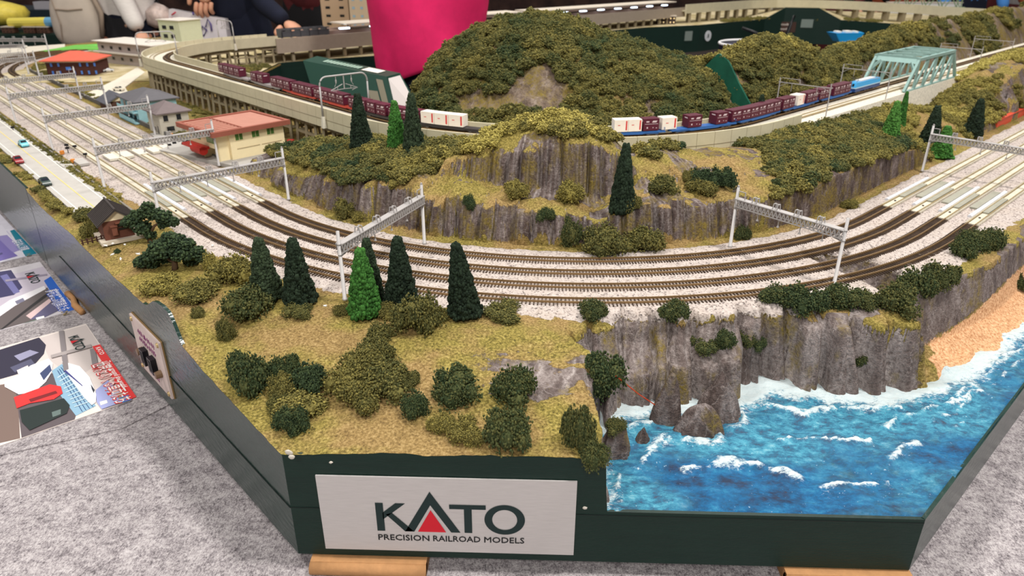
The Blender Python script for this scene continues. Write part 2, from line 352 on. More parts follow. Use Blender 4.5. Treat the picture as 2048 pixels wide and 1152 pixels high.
def landscape(name, moss=.16, rockc=((70, 62, 60), (118, 106, 102), (158, 147, 143))):
    m = bpy.data.materials.new(name); m.use_nodes = True; nt = m.node_tree; b = nt.nodes['Principled BSDF']
    b.inputs['Roughness'].default_value = .9; b.inputs['Specular IOR Level'].default_value = .15
    tc = N(nt, 'ShaderNodeTexCoord').outputs['Object']
    at = N(nt, 'ShaderNodeAttribute', attribute_name='mask'); sp = nt.nodes.new('ShaderNodeSeparateColor'); nt.links.new(at.outputs[0], sp.inputs[0])
    g1 = noise(nt, tc, 45, 3, .7); g2 = noise(nt, tc, 1.8, 3, .6)
    gra = ramp(nt, g1, [(.30, lin((66, 58, 30))), (.44, lin((112, 101, 50))), (.60, lin((150, 134, 70))), (.76, lin((188, 172, 114)))])
    gra2 = ramp(nt, g1, [(.30, lin((96, 76, 48))), (.5, lin((140, 114, 72))), (.7, lin((174, 148, 104)))])
    grass = mixc(nt, ramp(nt, g2, [(.42, (0, 0, 0)), (.60, (.9, .9, .9))]), gra, gra2)
    bn = noise(nt, tc, 60, 2, .75)
    vor = N(nt, 'ShaderNodeTexVoronoi', Scale=62); nt.links.new(tc, vor.inputs['Vector'])
    vs_ = nt.nodes.new('ShaderNodeSeparateColor'); nt.links.new(vor.outputs['Color'], vs_.inputs[0])
    bal = ramp(nt, vs_.outputs[0], [(.0, lin((92, 84, 82))), (.12, lin((146, 134, 128))), (.26, lin((172, 160, 153))), (1.0, lin((192, 181, 174)))])
    bal = mixc(nt, ramp(nt, noise(nt, tc, 2.5, 3), [(.5, (0, 0, 0)), (.75, (.35, .35, .35))]), bal, lin((166, 150, 132)))
    r1 = noise(nt, tc, 5, 5, .7, (1, 1, .35)); r2 = noise(nt, tc, 26, 3, .7)
    roc = ramp(nt, r1, [(.30, lin(rockc[0])), (.5, lin(rockc[1])), (.72, lin(rockc[2]))])
    roc = mixc(nt, ramp(nt, r2, [(.35, (.5, .5, .5)), (.6, (0, 0, 0))]), roc, lin((66, 52, 48)))
    # fine pale veins standing out on the carved plaster
    ve = N(nt, 'ShaderNodeTexVoronoi', Scale=4.2, feature='DISTANCE_TO_EDGE')
    mp = nt.nodes.new('ShaderNodeMapping'); mp.inputs['Scale'].default_value = (1.7, 1.7, .32)
    wv = nt.nodes.new('ShaderNodeVectorMath'); wv.operation = 'ADD'; wn = N(nt, 'ShaderNodeTexNoise', Scale=6, Detail=2); nt.links.new(tc, wn.inputs['Vector'])
    sc3 = nt.nodes.new('ShaderNodeVectorMath'); sc3.operation = 'SCALE'; sc3.inputs['Scale'].default_value = .22; nt.links.new(wn.outputs['Color'], sc3.inputs[0])
    nt.links.new(tc, wv.inputs[0]); nt.links.new(sc3.outputs[0], wv.inputs[1]); nt.links.new(wv.outputs[0], mp.inputs[0]); nt.links.new(mp.outputs[0], ve.inputs['Vector'])
    vein = ramp(nt, ve.outputs['Distance'], [(.0, (.30, .30, .30)), (.015, (.12, .12, .12)), (.03, (0, 0, 0))])
    vein = math_(nt, 'MAXIMUM', vein, math_(nt, 'MULTIPLY', at.outputs['Alpha'], ramp(nt, r2, [(.35, (.15, .15, .15)), (.6, (.75, .75, .75))])))
    roc = mixc(nt, vein, roc, lin((186, 176, 172)))
    mo = math_(nt, 'MULTIPLY', ramp(nt, noise(nt, tc, 2.6, 4, .7, (1, 1, .6)), [(.58-moss*.35, (0, 0, 0)), (.70-moss*.3, (1, 1, 1))]), ramp(nt, r2, [(.38, (.25, .25, .25)), (.55, (1, 1, 1))]))
    roc = mixc(nt, mo, roc, mixc(nt, g1, lin((84, 72, 30)), lin((148, 128, 66))))
    ng = ramp(nt, noise(nt, tc, 7, 5, .75), [(.38, (0, 0, 0)), (.62, (1, 1, 1))])
    rk = ramp(nt, math_(nt, 'ADD', sp.outputs[0], math_(nt, 'MULTIPLY', math_(nt, 'SUBTRACT', ng, .5), .55)), [(.42, (0, 0, 0)), (.58, (1, 1, 1))])
    col = mixc(nt, rk, grass, roc)
    bk = ramp(nt, math_(nt, 'ADD', sp.outputs[1], math_(nt, 'MULTIPLY', math_(nt, 'SUBTRACT', bn, .5), .8)), [(.45, (0, 0, 0)), (.55, (1, 1, 1))])
    col = mixc(nt, bk, col, bal)
    snd = ramp(nt, noise(nt, tc, 40, 3, .7), [(.35, lin((176, 124, 84))), (.55, lin((222, 174, 132))), (.75, lin((240, 204, 164)))])
    sk = ramp(nt, math_(nt, 'ADD', sp.outputs[2], math_(nt, 'MULTIPLY', math_(nt, 'SUBTRACT', ng, .5), .3)), [(.45, (0, 0, 0)), (.55, (1, 1, 1))])
    col = mixc(nt, sk, col, snd)
    nt.links.new(col, b.inputs['Base Color'])
    hsum = math_(nt, 'ADD', math_(nt, 'MULTIPLY', g1, math_(nt, 'SUBTRACT', .6, math_(nt, 'MULTIPLY', bk, .45))), math_(nt, 'ADD', math_(nt, 'MULTIPLY', r2, math_(nt, 'MULTIPLY', rk, 1.3)), math_(nt, 'MULTIPLY', r1, math_(nt, 'MULTIPLY', rk, 1.6))))
    bmp = N(nt, 'ShaderNodeBump', Strength=.65, Distance=.028); nt.links.new(hsum, bmp.inputs['Height'])
    bd = N(nt, 'ShaderNodeBump', Strength=.35, Distance=.01); nt.links.new(math_(nt, 'MULTIPLY', vor.outputs['Distance'], bk), bd.inputs['Height']); nt.links.new(bmp.outputs[0], bd.inputs['Normal'])
    nt.links.new(bd.outputs[0], b.inputs['Normal'])
    return m
M_LAND = landscape('turf_rock_and_ballast')
M_HILL = landscape('dark_mossy_rock', .36, ((54, 44, 42), (96, 83, 79), (144, 131, 127)))
M_SLAB = landscape('brown_cliff_rock', .42, ((78, 66, 56), (122, 106, 92), (162, 148, 134)))
# ------------------------------------------------------------------ ground of the corner module
def station(a, b, st): return np.arange(a, b+st/2, st)
SN = np.concatenate([station(-32, -9, .2)[:-1], station(-9, -7, .06)[:-1], station(-7, -.6, .024)[:-1], station(-.6, 6, .014)[:-1], station(6, 8, .022)[:-1], station(8, 24, .12)])
T = np.concatenate([np.linspace(0, .45, 60)[:-1], np.linspace(.45, .86, 120)[:-1], np.linspace(.86, 1, 24)]); NT = len(T)
X = np.zeros((NT, len(SN))); Y = X.copy()
for j, s_ in enumerate(SN):
    (x, y), n = path(float(s_)); bd_ = bound(s_); dd = -1.42+T*(bd_+1.42); X[:, j] = x+n[0]*dd; Y[:, j] = y+n[1]*dd
Z, rk_, bl_, bc_, eg_ = front_h(X, Y)
far = (SN < -8.2)[None, :]*np.ones_like(X) > 0
dd_ = -1.42+T[:, None]*(np.array([bound(s_) for s_ in SN])[None, :]+1.42)
nz = (fbm(X*8, Y*8, 0, 3, 2)-.5)*.1
bl_ = np.where(far, sst(.34, .28, dd_)*sst(-1.30, -1.24, dd_), bl_); rk_ = np.where(far, 0, rk_); bc_ = np.where(far, 0, bc_); Z = np.where(far, -.01+0*Z, Z)
ground = tag(blk('ground', X, Y, Z, (rk_, bl_, bc_, np.where(far, 0, eg_)), M_LAND), kind='structure')
EDGE_Z = Z[-1].copy(); EDGE_X = X[-1].copy(); EDGE_Y = Y[-1].copy()
# the near hill inside the curve
SH = np.concatenate([station(-7.2, 8.4, .015)[:-1], station(8.4, 24, .07)])
e1 = np.concatenate([np.linspace(0, .42, 76)[:-1], np.linspace(.42, 1.05, 72)[:-1], np.linspace(1.05, 2.3, 36)])
SS, EE = np.meshgrid(SH, e1); Xh, Yh = pv(SS, -1.42-EE)
lim = np.interp(SH, [-7.2, ph(-45), ph(-15), ph(0), ph(15), ph(45), 9], [1.5, 1.55, 2.0, 2.1, 2.0, 1.6, 1.6])
Zh = hill_h(SS, EE); EH = EDGE[0]+0*Zh
zx = np.gradient(Zh, axis=0)/np.gradient(EE, axis=0)
steep = sst(.9, 1.5, np.abs(zx))*sst(ph(60)+9, ph(60), SS*0)
rkh = np.maximum(steep, sst(.60, .68, fbm(SS*2.2, EE*3.5, 0, 4, 90))*.9*(Zh > .1))
rkh = np.where(Zh < .02, 0, rkh)
hill = tag(blk('near_hill', Xh, Yh, Zh, (rkh, 0*Zh, 0*Zh, EH), M_HILL, flip=True), kind='structure')
# town ground on the left leg, behind the hill and under the viaduct
SL = np.concatenate([station(-40, -6, .5), station(-5.8, 4.9, .35), station(5, 24, .5)]); dl = np.linspace(-4.3, -1.40, 8)
Sg, Dg = np.meshgrid(SL, dl); Xg, Yg = pv(Sg, Dg)
town = tag(blk('town_ground', Xg, Yg, -.012+0*Xg-.0*Dg, (0*Xg, 0*Xg, 0*Xg), M_LAND, flip=False), kind='structure')
# ------------------------------------------------------------------ sea
def poly_px(pts, z): return [tuple(at_z(a, b, z)[:2]) for a, b in pts]
xs = np.arange(-.15, 6.6, .022); ys = np.arange(-8.33, -3.2, .022); Xs, Ys = np.meshgrid(xs, ys)
wv_ = .020*np.sin((Ys*2.2+Xs*.5)*3+2.5*fbm(Xs*1.3, Ys*1.3, 0, 3, 7)*3)+(fbm(Xs*3, Ys*6, 0, 4, 17)-.5)*.06+(fbm(Xs*18, Ys*18, 0, 2, 18)-.5)*.02
esh, _ = shore_dist(Xs, Ys)
foam = sst(.36, .0, -esh+.30*(fbm(Xs*5, Ys*7, 0, 4, 27)-.5)+.0)*.72+.30*sst(.16, .02, -esh)
CR = [([(1370, 942), (1440, 932), (1520, 930), (1565, 942), (1600, 955)], .055), ([(1650, 977), (1700, 972), (1750, 972), (1800, 965)], .05), ([(1780, 925), (1805, 905), (1835, 885)], .05),
      ([(1240, 950), (1235, 975), (1238, 1000)], .03), ([(1270, 930), (1310, 905), (1340, 885)], .035), ([(1300, 905), (1330, 880)], .05), ([(1560, 882), (1640, 880), (1740, 882)], .03), ([(1770, 850), (1830, 830), (1880, 812), (1960, 790)], .035),
      ([(1640, 820), (1700, 815), (1800, 820)], .04), ([(1540, 815), (1600, 825), (1660, 820)], .05), ([(1910, 795), (1960, 755), (2010, 715), (2048, 690)], .05), ([(1480, 800), (1490, 850), (1440, 885), (1370, 880)], .05), ([(1230, 900), (1260, 860), (1310, 850)], .05), ([(1860, 850), (1940, 800), (2048, 720)], .02), ([(1900, 870), (1930, 850)], .03)]
crest = np.zeros_like(Xs)
for pts, wd in CR:
    P = poly_px(pts, WATER)
    wo = (fbm(Xs*6, Ys*6, 0, 4, 57)-.5)*.22; brk = fbm(Xs*5, Ys*5, 0, 3, 58)
    for a, b in zip(P[:-1], P[1:]):
        a = np.array(a); b = np.array(b); ab = b-a; t = np.clip(((Xs-a[0])*ab[0]+(Ys-a[1])*ab[1])/(ab@ab), 0, 1)
        dd = np.hypot(Xs-a[0]-t*ab[0], Ys-a[1]-t*ab[1]+wo); crest = np.maximum(crest, np.exp(-np.abs(dd/(wd*.75*(.4+1.2*brk))))*sst(.26, .42, brk)*1.0)
foam = np.maximum(foam, crest*1.0); wv_ = wv_+crest*.05
foam = foam*(.55+.9*fbm(Xs*14, Ys*14, 0, 3, 28))
tq = sst(.42, .8, fbm(Xs*.9, Ys*1.6, 0, 3, 66)+.42*sst(1.0, .05, -esh))
M_SEA = bpy.data.materials.new('painted_sea'); M_SEA.use_nodes = True
nt = M_SEA.node_tree; b = nt.nodes['Principled BSDF']; b.inputs['Roughness'].default_value = .22; b.inputs['Specular IOR Level'].default_value = .35
tc = N(nt, 'ShaderNodeTexCoord').outputs['Object']; at = N(nt, 'ShaderNodeAttribute', attribute_name='mask'); sp = nt.nodes.new('ShaderNodeSeparateColor'); nt.links.new(at.outputs[0], sp.inputs[0])
c1 = ramp(nt, noise(nt, tc, 5, 6, .75, (1, 1.7, 1)), [(.34, lin((38, 44, 66))), (.44, lin((22, 72, 112))), (.55, lin((16, 96, 146))), (.72, lin((50, 136, 178)))])
c2 = ramp(nt, noise(nt, tc, 8, 6, .75, (1, 1.7, 1)), [(.32, lin((62, 70, 92))), (.45, lin((46, 112, 144))), (.58, lin((76, 158, 184))), (.72, lin((144, 194, 206)))])
c = mixc(nt, sp.outputs[1], c1, c2)
fn = noise(nt, tc, 22, 6, .85, (1, 1.7, 1)); fk = ramp(nt, math_(nt, 'ADD', sp.outputs[0], math_(nt, 'MULTIPLY', math_(nt, 'SUBTRACT', fn, .5), 2.2)), [(.42, (0, 0, 0)), (.72, (1, 1, 1))])
c = mixc(nt, fk, c, mixc(nt, fn, lin((176, 204, 212)), lin((236, 240, 238))))
sparkle = ramp(nt, noise(nt, tc, 34, 2, .9), [(.70, (0, 0, 0)), (.74, (.8, .8, .8))]); c = mixc(nt, sparkle, c, lin((190, 216, 226)))  # sparkles of light painted into the sea colour as pale noise specks
nt.links.new(c, b.inputs['Base Color'])
bm_ = N(nt, 'ShaderNodeBump', Strength=.7, Distance=.03); nt.links.new(noise(nt, tc, 26, 5, .75, (1, 1.6, 1)), bm_.inputs['Height']); nt.links.new(bm_.outputs[0], b.inputs['Normal'])
# clip the sea to the module's front and right faces
Zs = WATER+wv_
inside = (Xs-Ys)*S2 < DR-.0
Ys2 = np.where((Xs-Ys)*S2 > DR-.01, np.minimum(Ys, 0)+0, Ys)
over = (Xs-Ys)*S2-(DR-.01); Xs2 = np.where(over > 0, Xs-over*S2, Xs); Ys2 = np.where(over > 0, Ys+over*S2, Ys); Ys2 = np.maximum(Ys2, -DF+.005)
sea = tag(blk('sea_water', Xs2, Ys2, Zs, (foam, tq, 0*foam), M_SEA), 'rough blue painted sea with white surf below the grey cliff', 'sea', kind='stuff')
# ------------------------------------------------------------------ green case of the corner module
M_GREEN = mat('green_gloss_paint', (20, 50, 43), .22, var=.12, vs=3, bump=.35, bs=9, spec=.55, stretch=(1, 1, 3))
M_GREENF = mat('green_satin_paint', (14, 40, 33), .45, var=.12, vs=3, bump=.25, bs=14, spec=.3, stretch=(1, 1, 6))
case = empty('module_case', (0, -DF, -1.2), 0, 'glossy dark green wooden case under the hilly corner scenery', 'case')
def wall_panel(name, pts, parent, m, thick=.03, zb=-1.2):
    """pts: list of (x,y,ztop) along the outside face; a board with an uneven top edge"""
    V = []; Fc = []; n = len(pts); ox, oy, oz = parent.location
    for i, (x, y, z) in enumerate(pts):
        a = pts[max(i-1, 0)]; b = pts[min(i+1, n-1)]; tx, ty = b[0]-a[0], b[1]-a[1]; l = math.hypot(tx, ty) or 1; nx, ny = ty/l, -tx/l
        for o, zz in ((0, zb), (0, z), (-thick, z), (-thick, zb)): V.append((x+nx*o-ox, y+ny*o-oy, zz-oz))
    for i in range(n-1):
        for k in range(4): Fc.append((i*4+k, (i+1)*4+k, (i+1)*4+(k+1) % 4, i*4+(k+1) % 4))
    Fc += [(0, 1, 2, 3), tuple(range((n-1)*4, n*4))[::-1]]
    return mesh_obj(name, V, Fc, m, parent)
def edge_pts(flt, sea=False):
    out = []
    for x, y, z in zip(EDGE_X, EDGE_Y, EDGE_Z):
        if flt(x, y): out.append((x, y, max(z, -.725)+np.where(z < -.6, .02, -.003)))
    return out
fx = -DF
LC = (-(DL/S2-DF), -DF); RC = ((DR/S2-DF), -DF)     # octagon corners
fr = [p for p in edge_pts(lambda x, y: abs(y+DF) < 1e-3)]
fr = [(LC[0], -DF, fr[0][2])]+fr+[(RC[0], -DF, -.7)]
wall_panel('front_panel', fr, case, M_GREENF)
lf_ = [p for p in edge_pts(lambda x, y: abs(-x-y-DL/S2) < 1e-3 and y < -2.9)]
lf_ = lf_+[(LC[0], -DF, fr[0][2])]
lf_ = [(x, y, z+float(.19*sst(-4.22, -3.86, x)*sst(-3.50, -3.66, x))) for x, y, z in lf_]
wall_panel('left_panel', lf_, case, M_GREEN)
rf = [p for p in edge_pts(lambda x, y: abs(x-y-DR/S2) < 1e-3 and x < 12)]
rf = [(RC[0], -DF, -.7)]+rf
wall_panel('right_panel', rf, case, M_GREEN)
mb = MB(); mb.prism([(LC[0]-5+.03, 5+.03), (LC[0]+.03, .03), (RC[0]-.03, .03), (RC[0]-.03+5, 5+.03)], 0.005, .03); mb.obj('bottom_board', M_GREENF, case)
# seam between the boards
mb = MB(); mb.box(LC[0], RC[0]+.0, -.003, .001, .46, .466); o = mb.obj('board_seam', mat('seam_black', (10, 22, 20), .6), case)
mb = MB(); a_ = np.array([LC[0], 0]); mb.bar((LC[0]-.003, -.003, .46), (LC[0]-4.6-.003, 4.6-.003, .50), .006, .007); mb.obj('board_seam', mat('seam_black', (10, 22, 20), .6), case)
# next module on the left leg
lp = [p for p in edge_pts(lambda x, y: abs(-x-y-DL/S2) < 1e-3 and y >= -2.95)]
case2 = empty('module_case', (-8.5, -2, -1.2), 0, 'dark green case of the station yard module, left of the corner', 'case')
lp = [(p[0]-.10*S2*0, p[1], .0) for p in lp]
wall_panel('left_panel', lp, case2, M_GREEN)
# sign plate with its lettering
M_ALU = mat('brushed_aluminium', (205, 200, 198), .42, .35, var=.08, vs=6, bump=.12, bs=30, stretch=(1, 1, 30))
sign = empty('sign_plate', (-1.045, -DF-.012, -.77), 0, 'brushed silver plate with KATO lettering on the front panel', 'sign')
mb = MB(); mb.box(-.945, .945, -.006, .006, -.352, .352); mb.obj('plate', M_ALU, sign)
M_INK = mat('dark_green_ink', (24, 44, 44), .4); M_RED = mat('red_ink', (206, 26, 44), .4); M_BLK = mat('black_ink', (22, 24, 26), .4)
def flat(name, polys, m, parent, y=-.009, sx=1, sz=1, ox=0, oz=0):
    V = []; Fc = []
    for P in polys:
        n = len(V); V += [(ox+a*sx, y, oz+b_*sz) for a, b_ in P]; Fc.append(tuple(range(n, n+len(P))))
    return mesh_obj(name, V, Fc, m, parent)
def kato(parent, ox, oz, k, y=-.009, names=('letter', 'red_triangle')):
    # glyph shapes in units where the letters are 70 high; origin at the left foot of the K
    K = [[(0, 0), (15, 0), (15, 70), (0, 70)], [(13, 29), (58, 70), (39, 70), (13, 46)], [(19, 42), (54, 0), (72, 0), (31, 46)]]
    A = [[(54, 0), (72, 0), (106, 67), (106, 100)], [(162, 0), (144, 0), (106, 67), (106, 100)]]
    T_ = [[(170, 0), (185, 0), (185, 59), (170, 59)], [(142, 59), (212, 59), (212, 70), (142, 70)]]
    O = []
    for i in range(40):
        a = 2*math.pi*i/40; b_ = 2*math.pi*(i+1)/40
        O.append([(248+39*math.cos(a), 35+37*math.sin(a)), (248+39*math.cos(b_), 35+37*math.sin(b_)), (248+24*math.cos(b_), 35+25*math.sin(b_)), (248+24*math.cos(a), 35+25*math.sin(a))])
    for G in (K, A, T_, O): flat(names[0], G, M_INK, parent, y, k, k, ox, oz)
    flat(names[1], [[(79, 0), (134, 0), (106, 55)]], M_RED, parent, y, k, k, ox, oz)
kato(sign, -.53, -.155, .00385)
def text(body, size, m, parent, loc, rot=(math.pi/2, 0, 0), name='lettering', fit=None, bold=0, align='LEFT'):
    cu = bpy.data.curves.new('txt', 'FONT'); cu.body = body; cu.size = size; cu.align_x = align; cu.offset = bold; cu.resolution_u = 2
    o = bpy.data.objects.new('txt', cu); COL.objects.link(o); bpy.context.view_layer.update()
    me = bpy.data.meshes.new_from_object(o.evaluated_get(bpy.context.evaluated_depsgraph_get())); bpy.data.objects.remove(o)
    if fit and len(me.vertices):
        xs_ = [v.co.x for v in me.vertices]; k = fit/(max(xs_)-min(xs_)); x0 = min(xs_)
        for v in me.vertices: v.co.x = (v.co.x-x0)*k
    me.materials.clear(); me.materials.append(m); o2 = bpy.data.objects.new(name, me); COL.objects.link(o2)
    if parent is not None: o2.parent = parent
    o2.location = loc; o2.rotation_euler = rot; return o2
for body_, ox_, fw_ in (('PRECISION', 0, .385), ('RAILROAD', .415, .355), ('MODELS', .80, .30)):
    V_ = []; F_ = []
    for dx_, dz_, dy_ in ((0, 0, 0), (.0022, 0, .0002), (.0011, .0018, .0004), (.0011, -.001, .0006)):
        t_ = text(body_, .078, M_BLK, None, (0, 0, 0), fit=fw_); k_ = len(V_); V_ += [(v.co.x+dx_, v.co.y+dz_, dy_) for v in t_.data.vertices]; F_ += [tuple(q+k_ for q in p.vertices) for p in t_.data.polygons]; bpy.data.objects.remove(t_)
    t_ = mesh_obj('lettering', V_, F_, M_BLK, sign); t_.location = (-.53+ox_, -.009, -.245); t_.rotation_euler = (math.pi/2, 0, 0)
# cardboard packers below the case
M_CARD = mat('brown_cardboard', (178, 132, 88), .8, var=.12, vs=9, bump=.2, bs=20)
for (x0, x1, y, lb) in ((-2.11, -1.22, -DF-.04, 'folded brown cardboard packer under the left end of the front panel'), (1.50, 2.44, -DF-.04, 'folded brown cardboard packer under the right end of the front panel')):
    o = empty('cardboard_packer', ((x0+x1)/2, y, -1.33), 0, lb, 'packer', 'cardboard packers under the case')
    h = (x1-x0)/2
    mb = MB(); mb.box(-h, h, -.02, .35, .0, .115); mb.obj('core_sheet', M_CARD, o); mb = MB(); mb.tube([(-h, -.02, .0575), (h, -.02, .0575)], .0575, 10); mb.obj('folded_edge', M_CARD, o, True)
q = at_z(152, 610, -1.30); o = empty('cardboard_packer', (q[0], q[1], -1.33), math.radians(-46), 'rolled brown cardboard packer under the left panel beside the blue poster', 'packer')
mb = MB(); mb.tube([(-.42, 0, .05), (-.2, .02, .045), (.05, -.02, .05), (.34, 0, .05)], [.045, .035, .045, .04], 10); mb.obj('rolled_sheet', M_CARD, o, True)
# ------------------------------------------------------------------ felt covered table
m = bpy.data.materials.new('grey_felt'); m.use_nodes = True; nt = m.node_tree; b = nt.nodes['Principled BSDF']; b.inputs['Roughness'].default_value = 1; b.inputs['Specular IOR Level'].default_value = .05
tc = N(nt, 'ShaderNodeTexCoord').outputs['Object']
n1 = noise(nt, tc, 6, 4, .7); n2 = noise(nt, tc, 26, 5, .85); n3 = noise(nt, tc, 70, 3, .9, (1, .45, 1))
f1 = math_(nt, 'ADD', math_(nt, 'MULTIPLY', n1, .22), math_(nt, 'ADD', math_(nt, 'MULTIPLY', n2, .40), math_(nt, 'MULTIPLY', n3, .38)))
cc = ramp(nt, f1, [(.38, lin((70, 65, 68))), (.46, lin((134, 127, 130))), (.53, lin((176, 169, 170))), (.62, lin((204, 198, 199)))])
nt.links.new(cc, b.inputs['Base Color']); bm_ = N(nt, 'ShaderNodeBump', Strength=.6, Distance=.02); nt.links.new(noise(nt, tc, 60, 3, .8), bm_.inputs['Height']); nt.links.new(bm_.outputs[0], b.inputs['Normal'])
M_FELT = m
TZ = -1.33
mb = MB(); mb.prism([(-30, 8), (-30, -14), (20, -14), (20, 4), (9, -6.2+12), (3.0, .0), (1.5, -4), (-1.5, -4), (-5.5, 0), (-12, 8)][:4]+[(20, 12), (6.5, -1.5), (-6.5, -1.5), (-16, 8)], TZ-.3, TZ)
tag(mb.obj('felt_table', M_FELT), 'grey speckled felt covered table under the layout', 'table')
a = at_z(0, 912, TZ); b_ = at_z(246, 858, TZ); c_ = at_z(330, 800, TZ)
mb = MB(); mb.prism([(a[0]-3, a[1]-.3), (a[0], a[1]), (b_[0], b_[1]), (c_[0]+.25, c_[1]+.15), (c_[0]-.3, c_[1]+3.2), (-14, 6), (-16, -2)], TZ, TZ+.012)
tag(mb.obj('felt_sheet', M_FELT), 'second sheet of grey felt laid below the three posters', 'cloth')
# ------------------------------------------------------------------ tracks
M_RAIL = mat('brown_nickel_rail', (146, 118, 82), .32, .45, spec=.5)
M_RAILC = mat('tan_rail_sides', (170, 150, 108), .35, .35)
M_TIE = mat('dark_brown_sleeper', (74, 60, 50), .8, var=.3, vs=6)
M_CONC = mat('cream_concrete_bed', (200, 192, 174), .85, var=.10, vs=5, bump=.2, bs=60)
M_PLATE = mat('olive_grey_plate', (150, 148, 134), .7, var=.08)
def span(a, b, st): n = max(2, int(abs(b-a)/st)+1); return list(np.linspace(a, b, n))
def railway(name, label, d0, s0, s1, st, parent=None, z=.0, tie=True, conc=False, group=None, pathf=path, railm=None, cat='track'):
    ss = span(s0, s1, st); P = [pathf(s, d0) for s in ss]; pts = [p for p, n in P]; nr = [n for p, n in P]
    root = parent
    if root is None: root = empty(name, (0, 0, 0), 0, label, cat, group)
    for off in (-.045, .045):
        mb = MB(); w_ = .0046; sweep(mb, pts, nr, [(off-w_, z+.012), (off+w_, z+.012), (off+w_, z+.033), (off-w_, z+.033)]); mb.obj('rail', railm or (M_RAILC if conc else M_RAIL), root)
    if tie:
        mb = MB(); L = abs(s1-s0); n = int(L/.037)
        for i in range(n):
            s = s0+(i+.5)*(s1-s0)/n; (x, y), (nx, ny) = pathf(s, d0); h = .085
            mb.bar((x-nx*h, y-ny*h, z+.006), (x+nx*h, y+ny*h, z+.004), .0088, .015)
        tag(mb.obj('sleepers', M_TIE, root), kind='stuff')
    if conc:
        mb = MB(); sweep(mb, pts, nr, [(-.036, z-.004), (.036, z-.004), (.036, z+.020), (-.036, z+.020)]); mb.obj('cream_bed', M_CONC, root)
        mb = MB(); n = int(abs(s1-s0)/.037)
        if n < 700:
            for i in range(n):
                s = s0+(i+.5)*(s1-s0)/n
                for sg in (-1, 1):
                    (x, y), (nx, ny) = pathf(s, d0+sg*.062); mb.bar((x-nx*.016, y-ny*.016, z+.014), (x+nx*.016, y+ny*.016, z+.014), .017, .018)
            tag(mb.obj('sleeper_ends', M_CONC, root), kind='stuff')
    return root
SJL, SJR = -A1-.02, A1+.35
NMS = ['outermost', 'second from outside', 'third from outside', 'innermost']
for k in range(4):
    d0 = -.33*k
    # where the photograph shows the joints
    jl = [(371, 437), (421, 425), (473, 414), (529, 404)][k]; jr = [(1944, 451), (1879, 438), (1828, 425), (1773, 415)][k]
    sl = float(inv(*at_z(*jl)[:2])[0]); sr = float(inv(*at_z(*jr)[:2])[0])
    railway('railway_track', 'curved brown-sleepered railway track on pale ballast, %s of the four' % NMS[k], d0, sl, sr, .10, group='curved tracks round the corner')
    t = railway('railway_track', 'straight cream-bedded track through the station yard at left, %s of the four' % NMS[k], d0, -A1-LS+.4, sl, .4, tie=False, conc=True, group='straight tracks at left')
    railway('railway_track', 'far curved dark track beyond the left yard, %s of the four' % NMS[k], d0, -A1*2.6-LS, -A1-LS+.4, .2, conc=False, group='far curved tracks at left')
    t2 = railway('railway_track', 'straight cream-bedded track climbing to the right edge, %s of the four' % NMS[k], d0, sr, 24, .4, tie=False, conc=True, group='straight tracks at right')
    for root, s_a, sg in ((t, sl, -1), (t2, sr, 1)):
        # grey cover plate between the rails and one beside it, a small magnet button and the white duct
        s_p = s_a+sg*.95
        mb = MB(); P = [path(s_p+sg*q_, d0) for q_ in np.linspace(-.42, .42, 9)]; sweep(mb, [p for p, n in P], [n for p, n in P], [(-.032, .018), (.032, .018), (.032, .040), (-.032, .040)]); mb.obj('cover_plate', M_PLATE, root)
        (x, y), n_ = path(s_a+sg*.30, d0); mb = MB(); mb.tube([(x, y, .018), (x, y, .032)], .013, 10); mb.obj('button', mat('dark_button', (70, 66, 62), .5), root)
        dd0 = d0-.165 if k < 3 else d0+.0
        if k != 3:
            mb = MB(); P = [path(s_p+sg*q_+.25*sg, d0-.185) for q_ in np.linspace(-.5, .5, 9)]; sweep(mb, [p for p, n in P], [n for p, n in P], [(-.045, .0), (.045, .0), (.045, .022), (-.045, .022)]); mb.obj('grey_plate', M_PLATE, root)
        mb = MB(); P = [path(s_p+sg*q_+.1*sg, d0-.108) for q_ in np.linspace(-.75, .75, 9)]; sweep(mb, [p for p, n in P], [n for p, n in P], [(-.03, 0), (.03, 0), (.024, .022), (0, .032), (-.024, .022)]); mb.obj('white_duct', mat('bluish_white_duct', (206, 208, 214), .7, var=.12, vs=9), root)
# ------------------------------------------------------------------ foliage: crumbs of foam on lumpy bodies
_ico = bmesh.new(); bmesh.ops.create_icosphere(_ico, subdivisions=1, radius=1); ICV = np.array([v.co[:] for v in _ico.verts]); ICF = np.array([[v.index for v in f.verts] for f in _ico.faces]); _ico.free()
_ic2 = bmesh.new(); bmesh.ops.create_icosphere(_ic2, subdivisions=2, radius=1); I2V = np.array([v.co[:] for v in _ic2.verts]); I2F = np.array([[v.index for v in f.verts] for f in _ic2.faces]); _ic2.free()
def raw_mesh(name, V, Fc, m, smooth=False):
    me = bpy.data.meshes.new(name); V = np.asarray(V, np.float32); Fc = np.asarray(Fc, np.int32); k = Fc.shape[1]
    me.vertices.add(len(V)); me.vertices.foreach_set('co', V.ravel()); me.loops.add(Fc.size); me.loops.foreach_set('vertex_index', Fc.ravel())
    me.polygons.add(len(Fc)); me.polygons.foreach_set('loop_start', np.arange(0, Fc.size, k, dtype=np.int32)); me.polygons.foreach_set('loop_total', np.full(len(Fc), k, dtype=np.int32))
    if smooth: me.polygons.foreach_set('use_smooth', np.ones(len(Fc), bool))
    me.update(calc_edges=True); me.materials.append(m); return me
